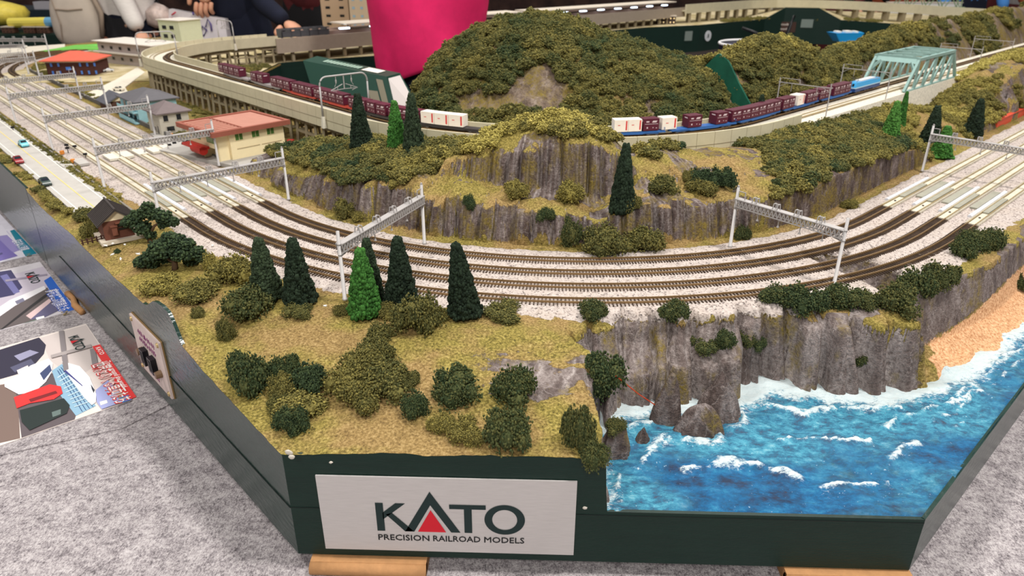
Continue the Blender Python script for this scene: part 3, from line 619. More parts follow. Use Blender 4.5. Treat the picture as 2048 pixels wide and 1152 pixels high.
def crumbs(name, P, size, m, core=None, seed=0, squash=1.0):
    """P: crumb centres (n,3); core: list of (centre, radius)"""
    rg = np.random.RandomState(seed); n = len(P); V = []; Fc = []
    q = rg.normal(size=(n, 3, 3)); Q = np.linalg.qr(q)[0]; sz = size*(0.6+.8*rg.rand(n)); ax = .65+.7*rg.rand(n, 3)
    W = np.einsum('nij,vj->nvi', Q*sz[:, None, None], ICV)*ax[:, None, :]*(.85+.3*rg.rand(n, 12, 1)); W[:, :, 2] *= squash; W = W+P[:, None, :]
    V = W.reshape(-1, 3); Fc = (ICF[None]+np.arange(n)[:, None, None]*12).reshape(-1, 3)
    if core:
        for c, r in core:
            k = len(V); V = np.vstack([V, I2V*r*(.92+.16*rg.rand(len(I2V), 1))+np.array(c)]); Fc = np.vstack([Fc, I2F+k])
    return raw_mesh(name, V, Fc, m)
def sphere_pts(rg, n, zmin=-.25):
    v = rg.normal(size=(n*3, 3)); v /= np.linalg.norm(v, axis=1)[:, None]; v = v[v[:, 2] > zmin]; return v[:n]
def clump(name, m, seed, n=520, size=.085, nb=11, flat=.75, spread=.74, br=(.22, .42)):
    rg = np.random.RandomState(seed); C = []
    for i in range(nb):
        a = rg.rand()*6.283; r = spread*math.sqrt(rg.rand()); C.append((np.array([r*math.cos(a), r*math.sin(a), .22+flat*.65*rg.rand()*(1-r*.7)]), br[0]+(br[1]-br[0])*rg.rand()))
    P = []
    for c, r in C:
        v = sphere_pts(rg, int(n/nb), -.7); P.append(c+v*(r*(.80+.52*rg.rand(len(v), 1)**1.6)))
    return crumbs(name, np.vstack(P), size, m, [(c, r*.68) for c, r in C], seed)
def leaf_mat(name, stops, rough=.9):
    m = bpy.data.materials.new(name); m.use_nodes = True; nt = m.node_tree; b = nt.nodes['Principled BSDF']; b.inputs['Roughness'].default_value = rough; b.inputs['Specular IOR Level'].default_value = .12
    at = N(nt, 'ShaderNodeAttribute', attribute_name='tint', attribute_type='INSTANCER'); g = nt.nodes.new('ShaderNodeNewGeometry')
    v = math_(nt, 'ADD', at.outputs['Fac'], math_(nt, 'MULTIPLY', math_(nt, 'SUBTRACT', g.outputs['Random Per Island'], .5), .22))
    c = ramp(nt, v, [(p, lin(q)) for p, q in stops])
    hs = nt.nodes.new('ShaderNodeHueSaturation'); nt.links.new(c, hs.inputs['Color']); nt.links.new(math_(nt, 'ADD', math_(nt, 'MULTIPLY', g.outputs['Random Per Island'], .55), .72), hs.inputs['Value'])
    nt.links.new(hs.outputs[0], b.inputs['Base Color']); return m
M_LEAF = leaf_mat('foam_foliage', [(0.0, (46, 60, 44)), (.18, (60, 74, 48)), (.38, (86, 86, 50)), (.58, (114, 106, 58)), (.80, (152, 140, 74)), (1.0, (184, 172, 98))])
CL = [clump('foam_clump', M_LEAF, 100+i, 3000, .034, 15) for i in range(5)]
CLs = [clump('small_foam_clump', M_LEAF, 200+i, 720, .068, 9) for i in range(4)]
def ground_z(x, y):
    s, d = inv(x, y); s = float(s); d = float(d)
    if d > -1.42: return float(front_h(np.array([x]), np.array([y]))[0][0])
    return float(hill_h(np.array([s]), np.array([-1.42-d]))[0])
def march(px, py, t0=4.0, t1=24.0):
    """where the sight line through a pixel meets the ground"""
    d = ray(px, py); d = d/np.linalg.norm(d); ts = np.arange(t0, t1, .02); P = CAM[None]+ts[:, None]*d[None]
    s, dd = inv(P[:, 0], P[:, 1]); zf = front_h(P[:, 0], P[:, 1])[0]; zh = hill_h(s, np.maximum(-1.42-dd, 0)); g = np.where(dd > -1.42, zf, zh)
    k = np.nonzero((P[:, 2] < g) & (P[:, 2] < 2))[0]
    return P[k[0]] if len(k) else at_z(px, py, 0)
def pxsize(P): return float((np.asarray(P)-CAM)@FW)/F_PX
TAN = (.8, .15, 0)
bi = [0]
def bush(px, py, wpx, hpx, tint, label, name='bush', group=None, sink=.15, parts=True):
    """px,py: foot of the bush in the photograph; wpx,hpx: its size there"""
    P = march(px, py-min(6, hpx*.12)); k = pxsize(P); r = wpx*k/2/.90; h = hpx*k/.90
    me = CL[bi[0] % 5]; bi[0] += 1
    o = bpy.data.objects.new(name, me); COL.objects.link(o); o.location = (P[0], P[1]+r*.25, P[2]-.02); o.rotation_euler = (0, 0, random.random()*6.28)
    o.scale = (r, r, h); o['tint'] = tint; tag(o, label, 'bush', group); return o
BUSH = [
 (500, 640, 95, 62, .30, 'olive green bush touching the left side of the first dark conifer'),
 (450, 684, 38, 46, .42, 'small brownish bush under the olive bush left of the conifers'),
 (462, 572, 88, 56, .55, 'loose olive bush right of the broad tree and beside the ballast'),
 (424, 545, 40, 40, .68, 'pale olive bush tucked at the right foot of the broad tree'),
 (318, 588, 78, 36, .66, 'low pale olive bush below the broad tree near the left case edge'),
 (395, 602, 90, 36, .5, 'low olive bush right of the pale one below the broad tree'),
 (394, 636, 30, 22, .45, 'tiny dark tuft alone on the turf above the control panel'),
 (496, 790, 84, 82, .22, 'dark green bush nearest the left case edge on the slope'),
 (478, 745, 50, 44, .20, 'small dark green bush above the one at the left case edge'),
 (570, 758, 58, 52, .22, 'round dark green bush alone between edge bushes and central thicket'),
 (624, 792, 76, 58, .12, 'bluish green round bush left of the central thicket'),
 (562, 800, 60, 50, .5, 'ragged olive bush between the bluish bush and the left edge bushes'),
 (592, 832, 110, 40, .55, 'long low olive bush in front of the bluish green bush'),
 (762, 690, 54, 44, .42, 'brownish bush at the top tip of the central thicket'),
 (758, 722, 74, 54, .42, 'brownish bush second from the tip of the central thicket'),
 (736, 760, 90, 58, .48, 'olive brown bush in the middle of the central thicket'),
 (700, 800, 100, 62, .52, 'wide olive bush at the left flank of the central thicket'),
 (772, 795, 110, 60, .42, 'dark olive bush at the right flank of the central thicket'),
 (722, 830, 84, 56, .48, 'olive bush forming the lowest tip of the central thicket'),
 (815, 775, 50, 34, .40, 'small dark bush at the right end of the central thicket'),
 (830, 842, 62, 52, .20, 'dark green bush alone below the right end of the thicket'),
 (908, 806, 100, 66, .25, 'wide dark green bush below the bare grey scars'),
 (1030, 812, 92, 72, .25, 'dark green bush above the largest front bush, right of the grey scars'),
 (880, 866, 60, 40, .60, 'pale olive bush between the lone dark bush and the front pair'),
 (938, 888, 74, 50, .58, 'olive bush left of the largest front bush near the sign'),
 (1025, 905, 104, 82, .28, 'largest dark green bush on the front lip above the sign'),
 (582, 872, 64, 56, .16, 'grey green bush at the front left corner of the case'),
 (556, 826, 50, 36, .42, 'small olive bush just above the grey green corner bush'),
 (1155, 900, 72, 100, .32, 'dark olive bush on the brink above the surf'),
 (1182, 935, 66, 60, .30, 'bush hanging over the front edge right above the sign corner'),
 (1196, 785, 96, 78, .20, 'dark green bush in the notch of the cliff beside the red line'),
 (834, 672, 92, 76, .42, 'big olive bush in front of the fourth and fifth conifers'),
 (770, 640, 56, 34, .5, 'low olive bush between the green and dark conifers'),
 (884, 642, 44, 28, .55, 'small olive bush left of the leaning conifer foot'),
 (1010, 640, 84, 30, .42, 'low row bush right of the leaning conifer beside the ballast'),
 (690, 630, 44, 20, .48, 'flat brown tuft left of the bright green conifer'),
 (598, 634, 60, 24, .40, 'low dark tuft under the second dark conifer'),
 (1183, 638, 60, 38, .26, 'dark green bush beside the outermost track above the mossy rock'),
 (1345, 641, 68, 40, .26, 'dark green bush at the cliff top beside the outermost track'),
 (1405, 704, 58, 28, .30, 'leftmost small bush on the rock ledge'),
 (1450, 696, 44, 36, .22, 'second small bush on the rock ledge'),
 (1490, 693, 44, 30, .30, 'third small bush on the rock ledge'),
 (1518, 700, 32, 26, .2, 'rightmost small bush on the rock ledge'),
 (1562, 620, 80, 42, .24, 'left end of the dark hedge along the cliff top'),
 (1615, 625, 80, 54, .20, 'second dark bush of the cliff top hedge'),
 (1680, 618, 76, 46, .25, 'third dark bush of the cliff top hedge'),
 (1735, 617, 60, 32, .30, 'low fourth bush of the cliff top hedge'),
 (1800, 630, 84, 56, .32, 'fifth bush of the cliff top hedge over the grass tongue'),
 (1835, 605, 80, 60, .26, 'tall bush near the right end of the cliff top hedge'),
 (1885, 575, 66, 50, .30, 'last bush of the cliff top hedge by the retaining wall'),
 (1935, 524, 56, 44, .24, 'dark bush right of the gap above the retaining wall'),
 (1950, 500, 60, 36, .26, 'middle dark bush at the top of the retaining wall'),
 (1980, 500, 58, 42, .28, 'topmost dark bush by the right end of the retaining wall'),
 (1733, 735, 42, 26, .26, 'tiny bush growing on the cliff face above the surf'),
 (2040, 585, 36, 40, .26, 'dark bush at the right picture edge above the beach'),
 (1140, 495, 52, 56, .30, 'upright bush at the cliff foot left of the twin bushes'),
 (1204, 512, 88, 56, .42, 'left one of twin bushes at the cliff foot by the innermost track'),
 (1282, 508, 84, 48, .45, 'right one of twin bushes at the cliff foot by the innermost track'),
 (1487, 485, 34, 32, .26, 'small dark bush behind the right gantry foot'),
 (690, 440, 56, 48, .5, 'olive bush at the cliff foot behind the left gantry'),
 (720, 448, 38, 26, .6, 'low pale bush right of the olive one at the cliff foot'),
 (1700, 420, 32, 20, .55, 'small tuft on the verge below the brown retaining wall'),
 (1090, 442, 36, 26, .2, 'tiny dark bush stuck on the face of the lower cliff'),
 (936, 423, 34, 32, .16, 'small dark green bush on the ledge above the lower cliff'),
 (1028, 398, 52, 38, .62, 'yellowish bush on the ledge at the foot of the upper cliff'),
 (1140, 408, 60, 42, .62, 'yellowish bush beside the steps on the ledge'),
 (1260, 425, 44, 34, .45, 'olive bush at the foot of the tall hillside conifer'),
 (1330, 388, 60, 34, .4, 'olive green bush right of the tall hillside conifer'),
 (1372, 365, 32, 24, .5, 'small olive bush behind the dark pair on the bare slope'),
 (1405, 392, 60, 34, .50, 'olive brown bush below the dark pair on the bare slope'),
 (1405, 378, 56, 36, .10, 'left one of the dark green pair on the bare slope'),
 (1445, 382, 52, 44, .10, 'right one of the dark green pair on the bare slope'),
 (470, 352, 1, 1, .5, '')]
for b_ in BUSH[:-1]: bush(*b_)
# scattered pale chicks of turf foam near the hut are doves: built with the hut below
# ------------------------------------------------------------------ conifers
M_FIR = leaf_mat('dark_fir_needles', [(0, (26, 36, 28)), (.5, (40, 52, 38)), (1, (60, 72, 50))]); M_FIRG = leaf_mat('bright_fir_needles', [(0, (36, 74, 30)), (.5, (58, 102, 44)), (1, (88, 134, 62))])
M_BARK = mat('brown_bark', (96, 74, 56), .9, var=.3, vs=14, bump=.3, bs=30)
def fir_mesh(m, seed, lean=0):
    rg = np.random.RandomState(seed); n = 2600; h = rg.rand(n)**1.25; a = rg.rand(n)*6.283
    r = (.055+.245*(1-h)**.85)*(.80+.30*vn(a*3, h*14, 0, seed))*(.88+.22*rg.rand(n))
    P = np.stack([r*np.cos(a)+lean*h, r*np.sin(a), .03+h*.97], -1)
    me = crumbs('fir_crown', P, .028, m, None, seed)
    return me
FIR = [fir_mesh(M_FIR, 31), fir_mesh(M_FIR, 32), fir_mesh(M_FIR, 33, -.14)]; FIRG = fir_mesh(M_FIRG, 34)
def fircore(m):
    mb = MB(); mb.tube([(0, 0, .04), (0, 0, .3), (0, 0, .65), (0, 0, .99)], [.27, .215, .125, .03], 14); return mb
def fir(px, py, hpx, wpx, me, m, label, d=None, z=None, lean=0, core_m=None):
    P = march(px, py-3) if z is None else at_z(px, py, z); k = pxsize(P); h = hpx*k*1.08; r = wpx*k/2/.30
    root = empty('conifer', (P[0], P[1]+.06, P[2]-.01), random.random()*6 if not lean else 0, label, 'conifer', 'model conifers')
    cr = bpy.data.objects.new('crown', me); COL.objects.link(cr); cr.parent = root; cr.scale = (r, r, h*.95); cr.location = (0, 0, h*.05); cr['tint'] = random.random()*.5+.2
    c = fircore(m); c.v = [(x*r+lean*r*(z_), y*r, z_*h*.95+h*.05) for x, y, z_ in c.v]; c.obj('inner_foliage', core_m, root, True)
    mb = MB(); mb.tube([(0, 0, -.02), (0, 0, h*.25)], [.03, .022], 8); mb.obj('trunk', M_BARK, root, True)
    return root
MC = mat('fir_inner_dark', (22, 36, 30), .95); MCG = mat('fir_inner_green', (40, 84, 32), .95)
fir(531, 606, 120, 62, FIR[0], M_FIR, 'leftmost dark conifer of the front row beside the tracks', core_m=MC)
fir(598, 614, 128, 62, FIR[1], M_FIR, 'second dark conifer from left in the front row', core_m=MC)
fir(741, 612, 126, 50, FIR[1], M_FIR, 'dark conifer hidden behind the bright green one in the front row', core_m=MC)
fir(729, 640, 134, 66, FIRG, M_FIRG, 'bright green conifer with a bare trunk in the front row', core_m=MCG)
fir(802, 622, 138, 64, FIR[0], M_FIR, 'dark conifer right of the bright green one, behind the big olive bush', core_m=MC)
fir(930, 642, 146, 64, FIR[2], M_FIR, 'dark conifer leaning left at the right end of the front row', lean=-.14, core_m=MC)
# broad trees
def broad(px, py, label, blobs, trunk, k0=None, tint=.08):
    P = march(px, py-2); k = pxsize(P); root = empty('broad_tree', tuple(P), 0, label, 'tree', 'dark broad trees beside the hut')
    rg = np.random.RandomState(5); Q = []; core = []
    for bx, bz, r, by in blobs:
        c = np.array([bx*k, by*k, bz*k*1.06]); rr = r*k; v = sphere_pts(rg, int(44*(r/10)**2)+40, -.7); Q.append(c+v*rr*(.85+.3*rg.rand(len(v), 1))*np.array([1, 1, .8])); core.append((c, rr*.78))
    me = crumbs('foam_crown', np.vstack(Q), 2.4*k, M_LEAF, core, 3); o = bpy.data.objects.new('crown', me); COL.objects.link(o); o.parent = root; o['tint'] = tint
    for i, pts in enumerate(trunk):
        mb = MB(); n = len(pts); mb.tube([(a*k, c*k, b*k) for a, b, c in pts], [(7-3.2*j/(n-1) if i == 0 else 3.4-1.4*j/(n-1))*k for j in range(n)], 8); mb.obj('trunk' if i == 0 else 'branch', M_BARK, root, True)
    return root
broad(350, 541, 'broad dark tree with a forked brown trunk below the hut', [(-15, 40, 22, 0), (8, 52, 20, 8), (-38, 28, 18, 0), (-60, 16, 14, 0), (-72, 10, 12, 6), (-48, 10, 14, 10), (20, 34, 18, -4), (36, 30, 17, 6), (52, 36, 13, 0), (60, 26, 11, 0), (-20, 18, 14, 14), (28, 14, 14, 16), (-4, 60, 14, 10), (34, 50, 13, 4), (-30, 44, 14, 6)],
      [[(0, -2, 0), (2, 12, 0), (5, 22, 0), (10, 40, 0)], [(2, 14, 0), (-6, 22, -3), (-16, 32, 0)], [(4, 18, 0), (16, 30, 4), (28, 36, 2)]])
broad(302, 486, 'dark tree with a spreading flat crown right of the hut', [(-12, 28, 16, 0), (-30, 40, 14, 0), (-42, 38, 9, 0), (0, 58, 14, 6), (18, 54, 15, 4), (38, 50, 14, 0), (52, 40, 11, 0), (34, 36, 10, 0), (-18, 50, 14, 4), (2, 14, 10, 0), (8, 70, 10, 4), (-4, 22, 10, 0)], [[(0, -2, 0), (0, 14, 0), (-4, 30, 0)], [(0, 14, 0), (14, 34, 0), (30, 44, 0)]])
# ------------------------------------------------------------------ rocks standing in the surf
M_ROCK = landscape('sea_rock_grey', .12, ((62, 54, 52), (104, 92, 88), (160, 152, 150)))
def sea_rock(px, py, wpx, hpx, seed, label, dp=.8, lean=0, sharp=1.3):
    P = at_z(px, py, WATER); k = pxsize(P); rx = wpx*k/2*1.08; ry = rx*dp; h = hpx*k*1.25; n = 84; mth = 30
    A, Hh = np.meshgrid(np.linspace(0, 2*np.pi, n), np.linspace(0, 1, mth)); hh = Hh
    fl = np.abs(vn(np.cos(A)*2.6+9, np.sin(A)*2.6+9, hh*.6, seed)-.5)*2; fl2 = vn(np.cos(A)*6+9, np.sin(A)*6+9, hh*1.5, seed+1)
    R_ = (1-hh**sharp)**.5*(.80+.28*fl+.14*fl2); zz = hh*h*(.72+.45*vn(np.cos(A)*R_*2+5, np.sin(A)*R_*2+5, 0, seed+2))
    Xr = P[0]+R_*np.cos(A)*rx+lean*hh*rx; Yr = P[1]+ry*.9+R_*np.sin(A)*ry; Zr = WATER-.05+zz
    return tag(blk('sea_rock', Xr, Yr, Zr, (1+0*Xr, 0*Xr, 0*Xr), M_ROCK, flip=False), label, 'rock', 'rocks standing in the surf')
sea_rock(1334, 852, 60, 92, 3, 'tall pointed rock in the surf below the cliff', .7, .1)
sea_rock(1442, 850, 92, 84, 8, 'broad rock in the surf right of the pointed one', .6, -.1, 1.8)
sea_rock(1402, 884, 104, 62, 14, 'low rounded double rock nearest the open water', .55, .1, 1.9)
sea_rock(1232, 918, 60, 64, 21, 'rock with a bush on top at the foot of the promontory', .7, 0, 2.2)
sea_rock(1287, 890, 34, 34, 25, 'smallest rock between the bushy rock and the pointed one', .7)
o = bush(1232, 880, 40, 26, .34, 'small bush growing on top of the promontory rock'); q = at_z(1232, 862, WATER+.30); o.location = (q[0], q[1]+.05, WATER+.26)
# red whisker stuck in the notch bush
a = at_z(1232, 752, -.12); b_ = at_z(1318, 815, WATER+.12)
mb = MB(); mb.tube([tuple(a), tuple((a+b_)/2+np.array([0, 0, -.015])), tuple(b_)], .0055, 6); tag(mb.obj('marker_line', mat('orange_red_line', (196, 70, 34), .5)), 'thin orange red line running from the notch bush down to the surf', 'line')
# ------------------------------------------------------------------ big mountain and the ridge behind the high line
OX = [-2.75, -2.65, -2.44, -2.15, -1.52, -.91, -.39, .05, .66, 1.46, 2.27, 2.92, 3.25, 3.6]; OZ = [.2, .40, .92, 1.33, 1.76, 1.98, 2.05, 1.97, 1.70, 1.45, 1.32, 1.12, .8, .3]
gx = np.arange(-2.9, 3.7, .035); gy = np.arange(-2.2, 3.0, .035); GX, GY = np.meshgrid(gx, gy)
yf = 1.81-np.sqrt(np.maximum(3.72**2-GX**2, .01))
def mount_h(x, y):
    yf = 1.81-np.sqrt(np.maximum(3.72**2-x**2, .01)); yf = np.where(x > 2.2, yf-.12*(x-2.2)*0, yf)
    H = np.interp(x+.0*y, OX, OZ); t = np.clip((y-yf)/(.8-yf), 0, 1); b = sst(2.9, .8, y)
    p = 1-(1-t)**1.55
    z = .42+(H-.42)*np.where(y < .8, p, b)
    z = np.where(H < .42, H*np.where(y < .8, np.minimum(1, p*3), b), z)
    fl = np.abs(vn(x*4, y*1.2, 0, 71)-.5)*2
    return z+(fbm(x*2.2, y*2.2, 0, 4, 70)-.5)*.22*sst(0, .3, t)-.10*fl*sst(.02, .2, t)*sst(.5, .3, t)
def inpoly(px, py, poly):
    px = np.asarray(px); py = np.asarray(py); c = np.zeros(px.shape, bool); n = len(poly)
    for i in range(n):
        x0, y0 = poly[i]; x1, y1 = poly[(i+1) % n]
        if y0 == y1: continue
        c ^= ((y0 > py) != (y1 > py)) & (px < (x1-x0)*(py-y0)/(y1-y0)+x0)
    return c
ROCKP = [[(900, 222), (905, 195), (935, 190), (962, 175), (1000, 188), (1045, 140), (1078, 118), (1105, 128), (1140, 185), (1132, 222)], [(1278, 235), (1286, 192), (1310, 200), (1322, 235)]]
GZ = mount_h(GX, GY); pp = proj(np.stack([GX, GY, GZ], -1)); rm = np.zeros(GX.shape)
for P in ROCKP: rm = np.maximum(rm, inpoly(pp[0], pp[1], P)*1.0)
GZ = GZ-rm*.10*(np.abs(vn(GX*9, GY*2, 0, 72)-.5)*2)
tag(blk('mountain', GX, GY, GZ, (np.maximum(rm, .3), 0*rm, 0*rm), M_SLAB), kind='structure')
RS = [5.6, 6.8, 7.3, 8.4, 9.3, 10.1, 10.8, 11.5, 13, 15, 17.3, 20, 24, 30]; RZ = [1.2, 1.38, 1.48, 1.62, 1.52, 1.36, .98, 1.2, 1.3, 1.36, 1.42, 1.45, 1.5, 1.5]
def ridge_h(s, e):                       # e from the far parapet inward
    H = np.interp(s, RS, RZ); t = np.clip(e/.95, 0, 1.5); fl = np.abs(vn(s*2.2, e*.8, 0, 81)-.5)*2
    z = .40+(H-.40)*np.where(t < 1, 1-(1-np.minimum(t, 1))**1.5, 1-.9*(t-1))
    z = z-.22*sst(.62, .72, vn(s*.9, e*0, 0, 83))*sst(.9, .3, t)
    return z+(fbm(s*1.6, e*2, 0, 4, 82)-.5)*.2-.12*fl*sst(.02, .2, t)*sst(.9, .5, t)
sr = station(6.9, 30, .05); er = np.linspace(0, 1.25, 44); RSg, REg = np.meshgrid(sr, er); XR, YR = pv(RSg, -3.68-REg); ZR = ridge_h(RSg, REg)
slab = sst(.50, .56, fbm(RSg*.9, REg*1.2, 0, 3, 84)+.12*sst(.9, .2, REg))
tag(blk('rocky_ridge', XR, YR, ZR, (np.maximum(slab*.9, .25), 0*ZR, 0*ZR), M_SLAB, flip=True), kind='structure')
# green painted end of the ridge module
V = []; Fc = []; n = len(er)
for s_, o_ in ((6.86, 0), (6.90, 0)):
    for e_ in er:
        (x, y), _n = path(s_, -3.60-e_); V.append((x, y, float(ridge_h(np.array([6.9]), np.array([e_]))[0])+.05))
    for e_ in er:
        (x, y), _n = path(s_, -3.60-e_); V.append((x, y, -1.2))
for i in range(n-1): Fc += [(i, i+1, n+i+1, n+i), (2*n+i+1, 2*n+i, 3*n+i, 3*n+i+1), (i, 2*n+i, 2*n+i+1, i+1)]
tag(mesh_obj('ridge_end_board', V, Fc, mat('teal_green_paint', (24, 84, 66), .55, var=.2, vs=5)), 'teal green painted end board between the big mountain and the ridge', 'board')
# inner green walls of the near modules
wi = empty('inner_case', (0, 0, -1.2), 0, 'dark green inner wall of the layout behind the container train', 'case')
pts = [(*path(float(s_), -4.32)[0], -.012) for s_ in list(np.arange(-14.0, -1.8, .5))]
pts = [(-8.2, 9.75, -.012), (-8.1, 7.8, -.012)]+pts
wall_panel('inner_panel', pts[::-1], wi, M_GREENF)
# ------------------------------------------------------------------ scattering of hill foliage
lib = bpy.data.collections.new('foam_library')
for i, me in enumerate(CLs): lib.objects.link(bpy.data.objects.new('foam_clump_%d' % i, me))
ng = bpy.data.node_groups.new('scatter', 'GeometryNodeTree'); ng.interface.new_socket('Geometry', in_out='INPUT', socket_type='NodeSocketGeometry'); ng.interface.new_socket('Geometry', in_out='OUTPUT', socket_type='NodeSocketGeometry')
gi = ng.nodes.new('NodeGroupInput'); go = ng.nodes.new('NodeGroupOutput'); ip = ng.nodes.new('GeometryNodeInstanceOnPoints'); ci = ng.nodes.new('GeometryNodeCollectionInfo'); ci.inputs['Collection'].default_value = lib; ci.inputs['Separate Children'].default_value = True; ci.inputs['Reset Children'].default_value = True
def nattr(n, t):
    a = ng.nodes.new('GeometryNodeInputNamedAttribute'); a.data_type = t; a.inputs[0].default_value = n; return a.outputs['Attribute']
ng.links.new(gi.outputs[0], ip.inputs['Points']); ng.links.new(ci.outputs[0], ip.inputs['Instance']); ip.inputs['Pick Instance'].default_value = True
ng.links.new(nattr('idx', 'INT'), ip.inputs['Instance Index']); ng.links.new(nattr('rot', 'FLOAT_VECTOR'), ip.inputs['Rotation']); ng.links.new(nattr('scl', 'FLOAT_VECTOR'), ip.inputs['Scale']); ng.links.new(ip.outputs[0], go.inputs[0])
def scatter(name, label, P, R_, tint, flat=.9, cat='foliage'):
    n = len(P); me = bpy.data.meshes.new(name); me.vertices.add(n); me.vertices.foreach_set('co', np.asarray(P, np.float32).ravel())
    me.attributes.new('idx', 'INT', 'POINT').data.foreach_set('value', np.random.randint(0, 4, n).astype(np.int32))
    rot = np.zeros((n, 3), np.float32); rot[:, 2] = np.random.rand(n)*6.28; rot[:, :2] = (np.random.rand(n, 2)-.5)*.6
    me.attributes.new('rot', 'FLOAT_VECTOR', 'POINT').data.foreach_set('vector', rot.ravel())
    scl = np.stack([R_, R_, R_*flat], -1).astype(np.float32); me.attributes.new('scl', 'FLOAT_VECTOR', 'POINT').data.foreach_set('vector', scl.ravel())
    me.attributes.new('tint', 'FLOAT', 'POINT').data.foreach_set('value', np.clip(tint, .02, .98).astype(np.float32)); me.update()
    o = bpy.data.objects.new(name, me); COL.objects.link(o); md = o.modifiers.new('scatter', 'NODES'); md.node_group = ng
    return tag(o, label, cat, kind='stuff')
def pts_sd(n, s0, s1, e0, e1, hf, off, seed):
    rg = np.random.RandomState(seed); s = s0+(s1-s0)*rg.rand(n); e = e0+(e1-e0)*rg.rand(n); x, y = pv(s, off-e); z = hf(s, e); return s, e, x, y, z
# near hill
LX = [520, 560, 600, 640, 668, 700, 740, 790, 860, 905, 985, 1040, 1110, 1180, 1240, 1300, 1350, 1400, 1470, 1520, 1540, 1552, 1600, 1700, 1850, 2100]
LY = [268, 322, 325, 340, 352, 378, 352, 372, 346, 306, 296, 262, 262, 276, 286, 312, 300, 278, 290, 300, 330, 400, 378, 336, 290, 250]
s, e, x, y, z = pts_sd(9000, -7.1, 8.6, .05, 2.0, hill_h, -1.42, 11)
q = proj(np.stack([x, y, z], -1)); keep = (q[1] < np.interp(q[0], LX, LY)+14*(fbm(q[0]/40, q[1]/40, 0, 2, 5)-.5)) & (z > .1) & (e < np.interp(s, [-7.2, ph(-45), ph(-20), ph(-8), ph(8), ph(20), 9], [1.45, 1.5, 1.75, 1.85, 1.8, 1.6, 1.5])) & (fbm(s*2.4, e*3, 0, 3, 91) > .27)
bare = inpoly(q[0], q[1], [(1765, 235), (1800, 232), (1820, 255), (1790, 262)]) | inpoly(q[0], q[1], [(1850, 215), (1900, 240), (1950, 290), (1870, 270)])
keep &= ~bare
def thin(P, R_, k=.8):
    """drop points that crowd their neighbours"""
    cell = {}; out = []
    for i in range(len(P)):
        r = R_[i]*k; key = (int(P[i, 0]/.25), int(P[i, 1]/.25), int(P[i, 2]/.25)); ok = True
        for a in (-1, 0, 1):
            for b in (-1, 0, 1):
                for c in (-1, 0, 1):
                    for j in cell.get((key[0]+a, key[1]+b, key[2]+c), ()):
                        if (P[i, 0]-P[j, 0])**2+(P[i, 1]-P[j, 1])**2+(P[i, 2]-P[j, 2])**2 < r*r: ok = False; break
        if ok: cell.setdefault(key, []).append(i); out.append(i)
    return np.array(out, int)
def go_scatter(name, label, x, y, z, keep, rmin, rmax, tint, k=.8, sink=.0, flat=.9):
    P = np.stack([x, y, z-sink], -1)[keep]; t = tint[keep]; rg = np.random.RandomState(len(P)); R_ = rmin+(rmax-rmin)*rg.rand(len(P)); i = thin(P, R_, k); return scatter(name, label, P[i], R_[i], t[i], flat)
yel = np.exp(-((q[0]-1080)/170)**2)*.34+.12*sst(1500, 1700, q[0])*0
tint = .46+yel+.30*(fbm(s*3.3, e*3.3, 0, 3, 92)-.5)*1.6+.16*(np.random.rand(len(s))-.5)-.20*(fbm(s*5, e*5, 0, 2, 95) > .64)
go_scatter('hill_foliage', 'dense olive and yellow foam foliage over the near hill and right slope', x, y, z, keep, .10, .165, tint, .72, .02)
# right rocky mount and everything beyond on the right leg
s, e, x, y, z = pts_sd(7000, 8.4, 24, .05, 1.7, hill_h, -1.42, 12)
keep = (z > .06) & (fbm(s*1.3, e*1.8, 0, 3, 96) > np.where(s > 12.2, .46, .35)) & ~((s > 8.9) & (s < 10.4) & (e < .25))
tint = .62+.35*(fbm(s*2, e*2, 0, 3, 97)-.5)*1.6+.18*sst(12, 13.5, s)*sst(.3, .7, e)
go_scatter('mount_foliage', 'yellow olive foam foliage over the rocky mount by the truss bridge', x, y, z, keep, .11, .165, tint, .8, .03)
# big mountain
rg = np.random.RandomState(3); x = -2.8+6.2*rg.rand(9000); y = -2.0+3.9*rg.rand(9000); z = mount_h(x, y); q = proj(np.stack([x, y, z], -1)); keep = (z > .45) & (y > 1.81-np.sqrt(np.maximum(3.66**2-x**2, .01)))
for P in ROCKP: keep &= ~inpoly(q[0], q[1], P)
tint = .37+.55*(fbm(x*2.5, y*2.5, 0, 3, 93)-.5)+.14*(rg.rand(9000)-.5)+.10*sst(60, 20, q[1])
go_scatter('mountain_foliage', 'dense dark olive foam foliage over the big mountain', x, y, z, keep, .11, .19, tint, .70, .02, .95)
# ridge
s, e, x, y, z = pts_sd(14000, 7.0, 30, .03, 1.15, ridge_h, -3.68, 14); sl_ = fbm(s*.9, e*1.2, 0, 3, 84)+.12*sst(.9, .2, e)
keep = (sl_ < .535) | (s < 8.6)
tint = .45+.5*(fbm(s*2, e*2, 0, 3, 94)-.5)+.14*(np.random.rand(len(s))-.5)+.12*sst(.4, .9, e)
go_scatter('ridge_foliage', 'dark olive foam foliage along the ridge behind the high line', x, y, z, keep, .13, .20, tint, .72, .03)
